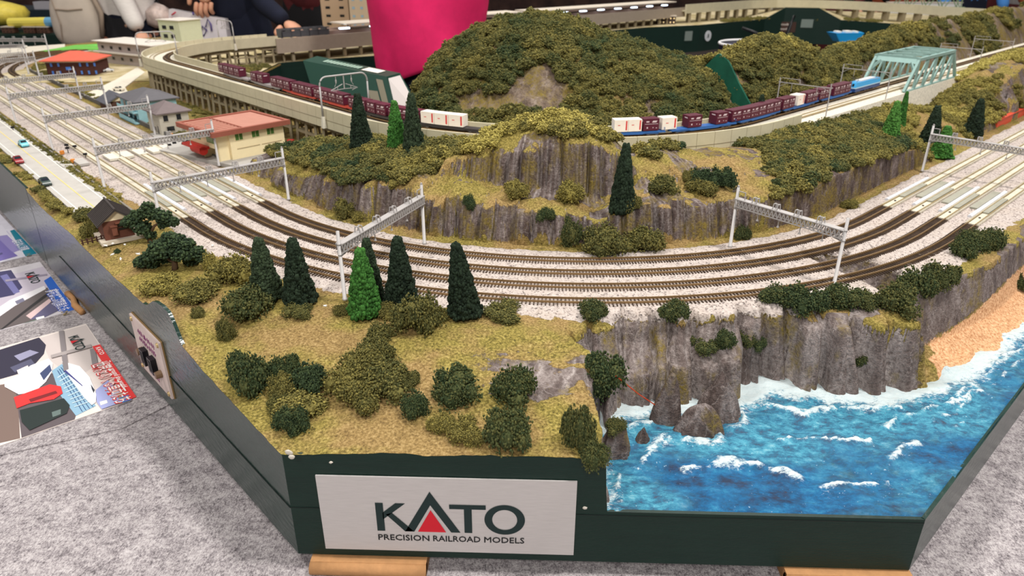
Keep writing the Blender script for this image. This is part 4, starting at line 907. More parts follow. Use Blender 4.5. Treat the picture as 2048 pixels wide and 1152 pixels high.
# ------------------------------------------------------------------ the high line (viaduct)
UA = 4.35*math.pi/4; UL = 8.62; VC = (0, 1.81)
def vpath(u, o=0.0):
    if u > UA:
        t = u-UA; p = (4.35*S2+t*S2, 1.81-4.35*S2+t*S2); n = (S2, -S2)
    elif u > -UA:
        a = u/4.35; n = (math.sin(a), -math.cos(a)); p = (4.35*n[0], 1.81+4.35*n[1])
    elif u > -UA-UL:
        t = -UA-u; p = (-4.35*S2-t*S2, 1.81-4.35*S2+t*S2); n = (-S2, -S2)
    elif u > -UA-UL-3.07*math.pi*.5:
        a0 = math.pi*1.25-(-UA-UL-u)/3.07; n = (math.cos(a0), math.sin(a0)); p = (C2[0]+3.07*n[0], C2[1]+3.07*n[1])
    else:
        t = -UA-UL-3.07*math.pi*.5-u; n = (-S2, S2); p = (C2[0]+3.07*n[0]+t*S2, C2[1]+3.07*n[1]+t*S2)
    return (p[0]+n[0]*o, p[1]+n[1]*o), n
def u_px(px, o, z, lo, hi):
    best = None
    for u in np.arange(lo, hi, .01):
        (x, y), n = vpath(u, o); q = proj((x, y, z)); v = abs(q[0]-px)
        if best is None or v < best[0]: best = (v, u)
    return float(best[1])
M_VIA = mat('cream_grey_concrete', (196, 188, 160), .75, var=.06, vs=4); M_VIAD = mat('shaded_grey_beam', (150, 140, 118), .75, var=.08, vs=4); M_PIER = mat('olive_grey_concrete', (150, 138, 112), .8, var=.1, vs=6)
M_DECK = mat('pale_deck', (214, 208, 192), .85, var=.07, vs=8)
U_END = u_px(1603, .36, .78, 3, 8); U_FAR = -UA-UL-3.07*math.pi*.5-1.1
via = empty('viaduct', (0, 0, 0), 0, 'long cream concrete viaduct curving round the town and carrying the container train', 'viaduct')
def vsw(name, prof, m, u0, u1, st=.12, parent=via, kind=None):
    us = span(u0, u1, st); mb = MB(); P = [vpath(u) for u in us]; sweep(mb, [p for p, n in P], [n for p, n in P], prof); o = mb.obj(name, m, parent); return o
vsw('deck', [(-.345, .54), (.345, .54), (.345, .635), (-.345, .635)], M_DECK, U_FAR, U_END)
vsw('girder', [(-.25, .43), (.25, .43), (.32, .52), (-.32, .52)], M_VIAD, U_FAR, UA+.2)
vsw('far_parapet', [(-.375, .50), (-.345, .50), (-.345, .77), (-.375, .77)], M_VIA, U_FAR, U_END)
us = span(U_FAR, U_END, .272)
for a, b in zip(us[:-1], us[1:]):
    mb = MB(); P = [vpath(a+(b-a)*q) for q in (.012, .34, .66, .988)]; sweep(mb, [p for p, n in P], [n for p, n in P], [(.345, .47), (.385, .47), (.375, .775), (.345, .775)]); mb.obj('parapet_panel', M_VIA, via)
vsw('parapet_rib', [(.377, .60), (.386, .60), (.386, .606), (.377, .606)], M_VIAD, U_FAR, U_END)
# portal frame piers: three posts along the line and two rails, on both sides
def pier(u):
    (x, y), n = vpath(u); t = (-n[1], n[0]); mb = MB()
    def P(a, o, z): return (x+t[0]*a+n[0]*o, y+t[1]*a+n[1]*o, z)
    for o in (-.26, .26):
        for a in (-.31, 0, .31): mb.bar(P(a*1.08, o*1.08, -.02), P(a, o, .44), .045, .05)
        for z, h in ((.23, .04), (.415, .05)): mb.bar(P(-.33, o*1.03, z), P(.33, o*1.03, z), .04, h)
    for a in (-.31, .31):
        for z in (.23, .41): mb.bar(P(a, -.26, z), P(a, .26, z), .04, .04)
    return mb.obj('pier', M_PIER, via)
u = -UA+.4
pu = list(np.arange(-UA-.6, -UA-UL-.2, -.90))+list(np.arange(-UA-UL-.6, U_FAR, -.86))
for u in pu: pier(float(u))
# two running lines on the viaduct, the far one carries the train
vp_f = lambda u, o: vpath(u, o)
railway('railway_track', 'near line on the viaduct, empty, with pale bed', .165, U_FAR, 26, .16, z=.635, tie=False, conc=True, pathf=vp_f, group='lines on the viaduct')
railway('railway_track', 'far line on the viaduct, under the container train', -.165, U_FAR, 26, .16, z=.635, tie=True, conc=False, pathf=vp_f, group='lines on the viaduct')
# the line runs on an embankment after the parapet ends
us = span(U_END, 26, .3); mb = MB(); P = [vpath(u) for u in us]; sweep(mb, [p for p, n in P], [n for p, n in P], [(-.60, .2), (.58, .2), (.44, .635), (-.44, .635)]); o = mb.obj('embankment', mat('pale_ballast_bank', (214, 206, 190), .9, var=.22, vs=30, bump=.5, bs=60)); tag(o, 'pale ballast bank carrying the high line past the end of the parapet', 'embankment', kind='structure')
# ------------------------------------------------------------------ truss bridge
M_TRUSS = mat('pale_teal_steel', (138, 168, 162), .5, .1, var=.05)
ub0 = u_px(1806, .40, .60, 5, 12); ub1 = u_px(1908, .40, .60, 6, 14)
br = empty('truss_bridge', (*vpath((ub0+ub1)/2)[0], .64), math.pi/4, 'pale teal steel truss railway bridge in front of the blue locomotive', 'bridge')
Lb = (ub1-ub0)/2; W_ = .40; Hb_ = .56; npn = 6
for sy in (-1, 1):
    y = -sy*W_; xs_ = [-Lb+2*Lb*i/npn for i in range(npn+1)]
    mb = MB(); mb.bar((-Lb, y, -.02), (Lb, y, -.02), .05, .075); mb.obj('bottom_chord', M_TRUSS, br)
    mb = MB(); mb.bar((xs_[1]*1.0-.05, y, Hb_), (xs_[-2]+.05, y, Hb_), .055, .055); mb.obj('top_chord', M_TRUSS, br)
    for a, b in ((xs_[0], xs_[1]), (xs_[-1], xs_[-2])): mb = MB(); mb.bar((a, y, 0), (b, y, Hb_), .045, .07); mb.obj('end_post', M_TRUSS, br)
    for i in range(1, npn): mb = MB(); mb.bar((xs_[i], y, 0), (xs_[i], y, Hb_), .028, .04); mb.obj('vertical_post', M_TRUSS, br)
    for i in range(1, npn-1): mb = MB(); a, b = (xs_[i], xs_[i+1]); mb.bar((a, y, 0.0), (b, y, Hb_), .026, .06) if True else None; mb.obj('diagonal', M_TRUSS, br)
for i in range(1, npn): mb = MB(); x = -Lb+2*Lb*i/npn; mb.bar((x, -W_, Hb_+.02), (x, W_, Hb_+.02), .035, .04); mb.obj('cross_beam', M_TRUSS, br)
for i in range(1, npn-1):
    x0 = -Lb+2*Lb*i/npn; x1 = -Lb+2*Lb*(i+1)/npn; mb = MB(); mb.bar((x0, -W_, Hb_+.02), (x1, W_, Hb_+.02), .016, .02); mb.bar((x0, W_, Hb_+.02), (x1, -W_, Hb_+.02), .016, .02); mb.obj('top_bracing', M_TRUSS, br)
for sg in (-1, 1):
    x0 = sg*(Lb-2*Lb/npn*.86); x1 = sg*(Lb-2*Lb/npn); mb = MB(); mb.add([(x0, -W_, Hb_*.86), (x0, W_, Hb_*.86), (x1, W_, Hb_), (x1, -W_, Hb_), (x0+sg*.02, -W_, Hb_*.86), (x0+sg*.02, W_, Hb_*.86), (x1+sg*.02, W_, Hb_), (x1+sg*.02, -W_, Hb_)], [(0, 1, 2, 3), (4, 7, 6, 5), (0, 4, 5, 1), (1, 5, 6, 2), (2, 6, 7, 3), (3, 7, 4, 0)])
    for s2 in (-1, 1): mb.bar((x0+sg*.1, s2*W_, Hb_*.6), (x0, s2*W_*.7, Hb_*.88), .03, .05)
    mb.obj('portal_beam', M_TRUSS, br)
mb = MB(); mb.box(-Lb-.05, Lb+.05, -.44, .44, -.10, -.055); mb.obj('floor_plate', M_TRUSS, br)
# ------------------------------------------------------------------ train
M_MAR = mat('maroon_container_paint', (84, 28, 46), .45, var=.08); M_WHT = mat('white_container_paint', (236, 226, 214), .5, var=.04); M_MRK = mat('white_marking', (206, 188, 192), .6); M_REDM = mat('red_marking', (208, 60, 60), .6)
ZD = .635+.033
def cont_mesh():
    L = .117; W = .078; H = .165; mb = MB(); mb.box(-L, L, -W, W, 0, H)
    mk = MB(); rd = MB()
    for sy in (-1, 1):
        y = sy*(W+.0012)
        for (x0, x1, z0, z1, sh) in ((-.080, -.035, .116, .134, 0), (.005, .07, .112, .137, .018), (-.10, .10, .090, .095, 0), (-.07, -.05, .03, .052, 0), (.02, .035, .035, .045, 0), (.07, .09, .03, .038, 0)):
            mk.add([(x0, y, z0), (x1, y, z0), (x1+sh, y, z1), (x0+sh, y, z1)], [(0, 1, 2, 3) if sy < 0 else (3, 2, 1, 0)])
        rd.add([(.075, y, .02), (.10, y, .02), (.10, y, .15), (.075, y, .15)], [(0, 1, 2, 3) if sy < 0 else (3, 2, 1, 0)])
        rd.add([(-.06, y, .085), (-.02, y, .085), (-.02, y, .095), (-.06, y, .095)], [(0, 1, 2, 3) if sy < 0 else (3, 2, 1, 0)])
    for sx in (-1, 1):
        x = sx*(L+.0012); mk.add([(x, -.05, .125), (x, .02, .125), (x, .03, .14), (x, -.04, .14)], [(0, 1, 2, 3) if sx > 0 else (3, 2, 1, 0)])
    return mb, mk, rd
_mb, _mk, _rd = cont_mesh()
C_BOD = _mb.obj('body', M_MAR); C_MRK = _mk.obj('marking', M_MRK); C_WB = _mb.obj('body', M_WHT); C_RD = _rd.obj('marking', M_REDM)
_src = [C_BOD, C_MRK, C_WB, C_RD]
def copyo(o, parent, loc=None, rz=None, sc_=None):
    c = o.copy(); COL.objects.link(c); c.parent = parent
    if loc is not None: c.location = loc
    if rz is not None: c.rotation_euler = (0, 0, rz)
    if sc_ is not None: c.scale = sc_
    return c
def heading(u): n = vpath(u)[1]; return math.atan2(n[0], -n[1])
ORD = ['first', 'second', 'third', 'fourth', 'fifth', 'sixth', 'seventh', 'eighth', 'ninth', 'tenth', 'eleventh', 'twelfth']
TO = -.165
RUNS = [(436, 478, 'm', 'the rearmost grey wagon at left'), (500, 526, 'm', 'the second grey wagon at left'), (541, 579, 'm', 'the rear end of the first red wagon'), (583, 623, 'm', 'the front end of the first red wagon'), (627, 687, 'm', 'the second red wagon by the portal'),
        (695, 772, 'm', 'the black wagon behind the left dark conifer'), (776, 838, 'm', 'the black wagons behind the green conifer'), (841, 926, 'w', 'the black wagon nearest the near hill'), (1228, 1284, 'w', 'the blue wagon emerging from the near hill'), (1287, 1319, 'm', 'the blue wagon, between two white containers'), (1321, 1357, 'w', 'the blue wagon right of a lone maroon one'),
        (1372, 1409, 'm', 'the blue wagon over the yellow foliage'), (1428, 1460, 'm', 'the blue wagon with end railings'), (1464, 1562, 'm', 'the blue wagon by the little conifer'), (1566, 1590, 'm', 'the blue wagon left of the small white one'), (1592, 1612, 'w', 'the blue wagon at mid right'), (1614, 1636, 'm', 'the blue wagon right of the small white one'), (1640, 1662, 'm', 'the second wagon behind the locomotive'), (1668, 1702, 'm', 'the wagon coupled to the blue locomotive')]
ZC = ZD+.075
for a, b, c, where in RUNS:
    ua = u_px(a, TO+.08, ZC+.05, -13, 12); ub = u_px(b, TO+.08, ZC+.05, -13, 12); n = max(1, int(round((ub-ua)/.245))); 
    for i in range(n):
        u = ua+(ub-ua)*(i+.5)/n; (x, y), _n = vpath(u, TO); colr = 'maroon' if c == 'm' else 'white'
        pos = '' if n == 1 else ', %s from left' % ORD[i]
        r = empty('freight_container', (x, y, ZC), heading(u), '%s freight container on %s%s' % (colr, where, pos), 'container', 'freight containers on the train')
        k = min(1.0, (ub-ua)/n/.245)
        copyo(C_BOD if c == 'm' else C_WB, r, (0, 0, 0), 0, (k, 1, 1)); copyo(C_MRK if c == 'm' else C_RD, r, (0, 0, 0), 0, (k, 1, 1))
def wagon_meshes(m):
    a = MB(); a.box(-.60, .60, -.075, .075, .045, .066); a.box(-.50, .50, -.06, .06, .028, .046)
    for s_ in (-1, 1): a.add([(-.34, s_*.076, .066), (.34, s_*.076, .066), (.26, s_*.076, .028), (-.26, s_*.076, .028), (-.34, s_*.07, .066), (.34, s_*.07, .066), (.26, s_*.07, .028), (-.26, s_*.07, .028)], [(0, 1, 2, 3), (4, 7, 6, 5), (0, 4, 5, 1), (2, 6, 7, 3), (1, 5, 6, 2), (0, 3, 7, 4)])
    b = MB(); b.box(-.095, .095, -.052, .052, .018, .036)
    for x in (-.06, .06):
        for y in (-.045, .045): b.tube([(x, y-.006, .0225), (x, y+.006, .0225)], .0225, 10)
    c = MB()
    for y in (-.06, -.02, .02, .06): c.bar((.59, y, .066), (.59, y, .11), .006)
    c.bar((.59, -.065, .11), (.59, .065, .11), .006)
    d = MB(); d.bar((-.66, 0, .04), (.66, 0, .04), .018, .012)
    return a.obj('deck', m), b.obj('bogie', M_BOG), c.obj('end_railing', m), d.obj('coupler', M_BOG)
M_BOG = mat('grey_bogie', (88, 84, 82), .5, .2)
WM = {k: wagon_meshes(mat('wagon_'+k, c_, .5, var=.06)) for k, c_ in (('blue', (44, 92, 156)), ('black', (52, 48, 48)), ('red', (176, 62, 48)), ('grey', (138, 132, 132)))}
for k in WM: _src += list(WM[k])
u = u_px(1706, TO+.08, ZD, 3, 12)-.66; wi_ = 0; cnt = {}
while True:
    (x, y), _n = vpath(u, TO); q = proj((x, y, ZD)); px_ = q[0]
    k = 'blue' if px_ > 1190 else 'black' if px_ > 700 else 'red' if px_ > 545 else 'grey'
    if px_ < 440 or u < -12: break
    cnt[k] = cnt.get(k, 0)+1
    r = empty('flat_wagon', (x, y, ZD), heading(u), '%s container flat wagon, %s of the %s ones from the locomotive' % (k, ORD[cnt[k]-1], k), 'wagon', 'container flat wagons')
    W4 = WM[k]; copyo(W4[0], r, (0, 0, 0)); copyo(W4[1], r, (-.42, 0, 0)); copyo(W4[1], r, (.42, 0, 0)); copyo(W4[2], r, (0, 0, 0)); copyo(W4[3], r, (0, 0, 0))
    u -= 1.32
for o in _src: bpy.data.objects.remove(o)
# locomotive
ul = (u_px(1706, TO+.08, ZD+.1, 3, 12)+u_px(1764, TO+.08, ZD+.1, 3, 13))/2; (x, y), _n = vpath(ul, TO)
loco = empty('electric_locomotive', (x, y, ZD), heading(ul), 'two tone blue electric locomotive entering the truss bridge', 'locomotive')
Ll = .56; mb = MB(); mb.box(-Ll, Ll, -.085, .085, .035, .095); mb.obj('lower_body', mat('navy_loco_paint', (34, 62, 116), .35), loco)
mb = MB(); mb.box(-Ll, Ll, -.085, .085, .095, .112); mb.obj('pale_band', mat('ice_blue_paint', (186, 214, 226), .4), loco)
mb = MB(); V = [(-Ll, -.085, .112), (Ll, -.085, .112), (Ll, .085, .112), (-Ll, .085, .112), (-Ll+.03, -.075, .195), (Ll-.03, -.075, .195), (Ll-.03, .075, .195), (-Ll+.03, .075, .195)]; mb.add(V, [(0, 3, 2, 1), (4, 5, 6, 7), (0, 1, 5, 4), (1, 2, 6, 5), (2, 3, 7, 6), (3, 0, 4, 7)]); mb.obj('upper_body', mat('sky_blue_loco_paint', (62, 158, 216), .35), loco)
mb = MB(); mb.box(-.30, .36, -.055, .055, .195, .215); mb.obj('roof_equipment', mat('pale_roof', (206, 204, 204), .5), loco)
for sx in (-1, 1):
    for yy in (-.05, .012): mb = MB(); mb.add([(sx*(Ll+.002-.002), yy, .135), (sx*(Ll-.0), yy+.038, .135), (sx*(Ll-.017), yy+.038, .178), (sx*(Ll-.017), yy, .178)], [(0, 1, 2, 3)]); mb.v = [(a+sx*.003, b, c) for a, b, c in mb.v]; mb.obj('cab_window', mat('dark_glass', (20, 26, 34), .1), loco)
    mb = MB(); c0 = sx*.42
    for yy in (-.05, .05): mb.bar((c0-.05, yy, .20), (c0+.03, yy*.8, .235), .006); mb.bar((c0+.03, yy*.8, .235), (c0-.03, yy*.9, .27), .006)
    mb.bar((c0-.03, -.075, .27), (c0-.03, .075, .27), .008); mb.obj('pantograph', M_BOG, loco)
for x0 in (-.38, 0, .38):
    mb = MB(); mb.box(x0-.10, x0+.10, -.07, .07, .018, .036)
    for xx in (-.06, .06):
        for yy in (-.06, .06): mb.tube([(x0+xx, yy-.006, .024), (x0+xx, yy+.006, .024)], .024, 10)
    mb.obj('bogie', M_BOG, loco)
# ------------------------------------------------------------------ catenary gantries
M_GAL = mat('galvanised_grey', (172, 168, 166), .5, .15, var=.05)
def gantry(x0, y0, x1, y1, label, z0=0.0, H=.70, nfr=4, lattice=True, group='overhead line gantries over the four tracks', zt=.575, m=None):
    """(x0,y0) inner foot, (x1,y1) outer foot"""
    m = m or M_GAL; L = math.hypot(x1-x0, y1-y0); root = empty('line_gantry', (x0, y0, z0), math.atan2(y1-y0, x1-x0), label, 'gantry', group)
    for x in (0, L):
        mb = MB(); mb.tube([(x, 0, 0), (x, 0, .02), (x, 0, .021), (x, 0, H)], [.026, .026, .019, .0165], 8); mb.tube([(x, 0, zt-.115), (x, 0, zt-.10)], .021, 8); mb.tube([(x, 0, zt-.01), (x, 0, zt+.005)], .021, 8); mb.obj('pole', m, root, True)
    mb = MB(); h = .085; w_ = .033
    mb.box(0, L, -w_-.006, w_+.006, zt-.006, zt+.004)
    for y in (-w_, w_): mb.bar((0, y, zt-h), (L, y, zt-h), .009, .010)
    n = int(L/.045); 
    for i in range(n):
        a = L*i/n; b = L*(i+1)/n; mid = (a+b)/2
        for y in (-w_, w_): mb.bar((a, y, zt-.006), (mid, y, zt-h), .007, .009); mb.bar((mid, y, zt-h), (b, y, zt-.006), .007, .009)
        if i % 2 == 0: mb.bar((a, -w_, zt-h), (a, w_, zt-h), .006)
    mb.obj('truss_beam', m, root)
    for x, sg in ((0, 1), (L, -1)):
        mb = MB()
        for y in (-w_*.8, w_*.8): mb.bar((x, y*.6, zt-.115), (x+sg*.10, y, zt-h-.004), .009, .012); mb.bar((x, y*.6, zt-h), (x+sg*.05, y*.8, zt-.09), .006)
        mb.obj('corner_brace', m, root)
    for i in range(nfr):
        x = L*(.12+.80*(i+.35)/nfr); mb = MB()
        for dx in (-.027, .027): mb.bar((x+dx, -.03, zt), (x+dx*.9, -.02, zt+.062), .008); mb.bar((x+dx, .03, zt), (x+dx*.9, .02, zt+.062), .008); mb.bar((x+dx*.9, -.02, zt+.062), (x+dx*.9, .02, zt+.062), .008)
        mb.bar((x-.027, 0, zt+.062), (x+.027, 0, zt+.062), .009); mb.tube([(x, 0, zt+.06), (x, 0, zt+.02)], .006, 6); mb.obj('insulator_frame', m, root)
        mb = MB(); xx = x+.05; mb.bar((xx, 0, zt-h), (xx, 0, zt-h-.075), .007); mb.tube([(xx, 0, zt-h-.075), (xx, 0, zt-h-.095)], [.008, .016], 6); mb.bar((xx, 0, zt-h-.03), (xx+.04, 0, zt-h), .005); mb.obj('drop_arm', m, root)
    mb = MB(); mb.bar((0, 0, zt+.085), (.10, 0, zt+.085), .008); mb.bar((.10, 0, zt), (.10, 0, zt+.085), .008); mb.tube([(0, 0, H-.01), (0, 0, H+.02)], .012, 8); mb.obj('top_bracket', m, root)
    return root
GL = [((849, 488), (690, 600), 'gantry crossing the curved tracks just left of the cliff, behind the conifers'), ((1460, 494), (1668, 568), 'gantry crossing the curved tracks at right above the cliff hedge')]
for a, b, lb in GL:
    A = at_z(*a, 0); B_ = at_z(*b, 0); gantry(A[0], A[1], B_[0], B_[1], lb)
def gs(s, label, din=-1.30, dout=.34): A = path(s, din)[0]; B_ = path(s, dout)[0]; gantry(A[0], A[1], B_[0], B_[1], label)
for q, lb in (((567, 402), 'gantry at the near end of the left yard beside the hill foot'), ((445, 331), 'gantry in the left yard beside the cream signal building'), ((313, 270), 'gantry in the left yard beside the grey house'), ((222, 225), 'gantry in the left yard beside the blue house'), ((168, 198), 'gantry in the left yard before the brown roofed cottage'), ((105, 157), 'gantry in the left yard in front of the red roofed brick station'), ((71, 147), 'gantry where the left yard begins to curve beside the brick station'), ((1856, 345), 'gantry over the straight tracks at the right picture edge')):
    A = at_z(*q, 0); s_, d_ = inv(A[0], A[1]); gs(float(s_), lb)
for s_, lb in ((-A1-LS-2.6, 'gantry over the far dark curve left of the green lawn'), (-A1-LS-4.6, 'farthest gantry beside the green lawn')): gs(s_, lb)
# portal masts on the viaduct
def portal(u, label, full=True, z=.64, hh=.62, m=None, thin=False):
    (x, y), n = vpath(u); a = math.atan2(-n[1], -n[0]); root = empty('portal_mast', (x, y, z), a, label, 'mast', 'portal masts over the high line'); w_ = .43; r = .013 if not thin else .009
    m = m or M_GAL
    if thin:
        for sx in (-1, 1): mb = MB(); mb.tube([(sx*w_, 0, -.02), (sx*w_, 0, hh)], r, 6); mb.obj('pole', m, root)
        mb = MB(); mb.bar((-w_-.02, 0, hh-.07), (w_+.02, 0, hh-.07), .010, .012); mb.bar((-w_, 0, hh-.14), (-w_+.14, 0, hh-.07), .006); mb.bar((w_, 0, hh-.14), (w_-.14, 0, hh-.07), .006); mb.bar((w_*.2, 0, hh), (w_-.03, 0, hh), .007); mb.bar((w_*.2, 0, hh), (w_*.2, 0, hh-.07), .007)
        mb.bar((-w_*.5, 0, hh-.07), (-w_*.5, 0, hh-.2), .006); mb.bar((w_*.5, 0, hh-.07), (w_*.5, 0, hh-.2), .006); mb.bar((-w_*.5-.07, 0, hh-.16), (-w_*.5+.07, 0, hh-.21), .006); mb.obj('cross_beam', m, root)
        return root
    for sx in (-1, 1):
        pts = [(sx*w_, 0, .0), (sx*w_, 0, hh-.14)]; mb = MB(); mb.tube(pts, [.017, r], 8); mb.obj('pole', m, root, True)
        mb = MB(); mb.add([(sx*w_+a_*.032, b_*.032, -.16) for a_, b_ in ((-1, -1), (1, -1), (1, 1), (-1, 1))]+[(sx*w_+a_*.02, b_*.02, .02) for a_, b_ in ((-1, -1), (1, -1), (1, 1), (-1, 1))], [(0, 3, 2, 1), (4, 5, 6, 7), (0, 1, 5, 4), (1, 2, 6, 5), (2, 3, 7, 6), (3, 0, 4, 7)]); mb.obj('plinth', M_DECK, root)
    arc = [(-w_, 0, hh-.14)]+[(-w_+.12-.12*math.cos(t), 0, hh-.12+.12*math.sin(t)) for t in np.linspace(0, math.pi/2, 6)]+[(w_-.12+.12*math.sin(t), 0, hh-.12+.12*math.cos(t)) for t in np.linspace(0, math.pi/2, 6)]+[(w_, 0, hh-.14)]
    mb = MB(); mb.tube(arc, .013, 8); mb.obj('arch', m, root, True)
    mb = MB(); mb.bar((0, 0, hh), (0, 0, hh-.22), .012)
    for sx in (-1, 1):
        mb.bar((sx*.03, 0, hh-.14), (sx*.24, 0, hh-.22), .010); mb.bar((0, 0, hh-.215), (sx*.24, 0, hh-.225), .008); mb.bar((sx*.12, 0, hh-.18), (sx*.12, 0, hh-.22), .006)
        mb.tube([(sx*.14, 0, hh), (sx*.14, 0, hh-.06), (sx*.14, 0, hh-.07), (sx*.14, 0, hh-.12)], [.005, .005, .013, .008], 6); mb.bar((sx*.14, 0, hh-.12), (sx*.17, 0, hh-.17), .005); mb.bar((sx*.24, 0, hh-.22), (sx*.14, 0, hh-.25), .006)
    mb.obj('wire_hanger', m, root); return root
um = u_px(647, .43, .6, -8, -3); portal(um, 'big rounded portal mast over the viaduct in front of the green carton')
portal(u_px(257, .43, .7, -14.5, -11), 'rounded portal mast on the far bend of the viaduct')
portal(U_FAR+1.4, 'rounded portal mast on the viaduct below the white carrier bag')
for q, lb in (((1650, 228), 'thin portal mast over the train between white container and locomotive'), ((1770, 198), 'thin portal mast beside the blue locomotive'), ((1953, 131), 'thin portal mast just beyond the truss bridge'), ((2016, 106), 'farthest thin portal mast beyond the truss bridge')):
    portal(u_px(q[0], .43, .6, 4, 22), lb, thin=True, hh=.52)
# ------------------------------------------------------------------ road, cars, crossing on the left leg
M_ROAD = mat('pale_grey_road', (178, 174, 168), .85, var=.06, vs=5); M_LINEW = mat('white_paint_line', (228, 224, 214), .7); M_LINEY = mat('yellow_paint_line', (216, 196, 120), .7)
def strip(name, s0, s1, d0, d1, z0, z1, m, parent=None, st=.3):
    ss = span(s0, s1, st); mb = MB(); P = [path(s) for s in ss]; sweep(mb, [p for p, n in P], [n for p, n in P], [(d0, z0), (d1, z0), (d1, z1), (d0, z1)]); return mb.obj(name, m, parent)
A = at_z(150, 430, 0); s_e = float(inv(A[0], A[1])[0]); A = at_z(235, 415, 0); s_e2 = float(inv(A[0], A[1])[0])
road = tag(strip('road', -A1-LS-2, s_e-.05, .47, .96, -.01, .02, M_ROAD), 'pale grey two lane road beside the left case edge', 'road')
for dd, m, nm in ((.53, M_LINEW, 'edge_line'), (.90, M_LINEW, 'edge_line'), (.715, M_LINEY, 'centre_line')): strip(nm, -A1-LS-2, s_e-.09, dd-.007, dd+.007, .019, .023, m, road)
strip('platform_edge', -A1-LS+1, s_e2+.35, .385, .41, -.02, .03, mat('grey_kerb', (122, 116, 108), .8)); tag(bpy.context.scene.collection.objects[-1], 'long grey kerb between ballast and the roadside hedge', 'kerb')
def car(px, py, col, label, rz_=0, k=1.0, z=.022, rev=1):
    P = at_z(px, py, z); a = math.radians(-45)+rz_; root = empty('toy_car', tuple(P), a, label, 'car', 'model cars'); L = .145*k; W = .055*k
    prof = [(-L, .02), (-L, .05), (-L*.92, .062), (-L*.55, .068), (-L*.30, .098), (L*.22, .100), (L*.50, .070), (L*.93, .060), (L, .045), (L, .02)]
    V = [(x, -W, z_*k) for x, z_ in prof]+[(x, W, z_*k) for x, z_ in prof]; n = len(prof)
    V = [(x, y*(.84 if z_ > .08*k else 1), z_) for x, y, z_ in V]
    Fc = [tuple(range(n)), tuple(range(n, 2*n))[::-1]]+[(i, n+i, n+(i+1) % n, (i+1) % n) for i in range(n)]; m = mat('car_'+'_'.join(map(str, col)), col, .25, spec=.6)
    mesh_obj('body', V, Fc, m, root); gm = mat('car_glass', (34, 40, 48), .1)
    mb = MB(); mb.add([(-L*.56, -W*.8, .070*k), (-L*.56, W*.8, .070*k), (-L*.33, W*.72, .099*k), (-L*.33, -W*.72, .099*k)], [(0, 1, 2, 3)]); mb.add([(L*.5, -W*.8, .073*k), (L*.24, -W*.72, .102*k), (L*.24, W*.72, .102*k), (L*.5, W*.8, .073*k)], [(0, 1, 2, 3)])
    for sy in (-1, 1): mb.add([(-L*.46, sy*W*1.01, .068*k), (L*.40, sy*W*1.01, .068*k), (L*.20, sy*W*.88, .094*k), (-L*.28, sy*W*.88, .094*k)], [(0, 1, 2, 3) if sy < 0 else (3, 2, 1, 0)])
    mb.v = [(x, y, z_+.001) for x, y, z_ in mb.v]; mb.obj('windows', gm, root)
    for x in (-L*.6, L*.6):
        for y in (-W, W): mb = MB(); mb.tube([(x, y-.008, .020*k), (x, y+.008, .020*k)], .021*k, 10); mb.obj('wheel', mat('tyre', (26, 26, 28), .7), root)
    return root
car(91, 369, (48, 66, 62), 'dark green model car nearest on the pale road')
car(37, 325, (150, 32, 40), 'red model car in the middle of the pale road')
car(48, 292, (112, 196, 208), 'turquoise model car by the roadside hedge')
car(238, 181, (222, 214, 196), 'cream model car on the side road near the viaduct', .6, .95)
car(383, 292, (30, 42, 44), 'black model car parked beside the signal building', .5, 1.05)
car(397, 250, (58, 66, 92), 'dark blue model car behind the grey house', .3, .9)
car(45, 95, (226, 222, 214), 'white model car beyond the far tracks at left', .9, 1.0)
car(218, 143, (214, 216, 218), 'white model car beside the brick station', 1.2, .9)
# level crossing with its signals
A = at_z(118, 318, 0); B_ = at_z(150, 330, 0); s_x = float(inv(B_[0], B_[1])[0])-.05
cro = empty('level_crossing', (*path(s_x, .1)[0], 0), 0, 'pale plank level crossing from the road over the yard tracks', 'crossing')
for k in range(9):
    d0 = .44-.22*k; (x, y), n = path(s_x, d0); mb = MB(); t = (-n[1], n[0]); o0 = cro.location
    P = [(x+t[0]*a_*.20+n[0]*b_*.075-o0.x, y+t[1]*a_*.20+n[1]*b_*.075-o0.y) for a_, b_ in ((-1, -1), (1, -1), (1, 1), (-1, 1))]
    if abs((d0 % .33)) > .0: mb.prism(P, .0, .035); mb.obj('crossing_plank', M_ROAD if k < 2 else M_DECK, cro)
M_SIG = mat('black_signal', (22, 22, 26), .5); M_ORG = mat('orange_box', (222, 140, 60), .6)
for px, py, lb, st in ((137, 306, 'black two headed signal post at the yard crossing', 1), (172, 316, 'low black signal lamp on the ballast at the crossing', 0), (151, 300, 'small black lamp unit by the crossing planks', 0), (340, 297, 'black signal lamp behind the tracks near the parked car', 0), (350, 293, 'second black lamp near the parked black car', 0), (27, 262, 'black figure shaped post by the hedge on the road', 0)):
    P = at_z(px, py, 0); r = empty('signal_post', tuple(P), .6, lb, 'signal'); h = .16 if st else .07
    mb = MB(); mb.bar((0, 0, 0), (0, 0, h), .012); mb.obj('post', M_SIG, r)
    for zz in ([.07, .12] if st else [.05]): mb = MB(); mb.box(-.03, .03, -.015, .015, zz, zz+.03); mb.tube([(-.02, -.02, zz+.015), (-.02, .0, zz+.015)], .012, 8); mb.tube([(.02, -.02, zz+.015), (.02, .0, zz+.015)], .012, 8); mb.obj('lamp_head', M_SIG, r)
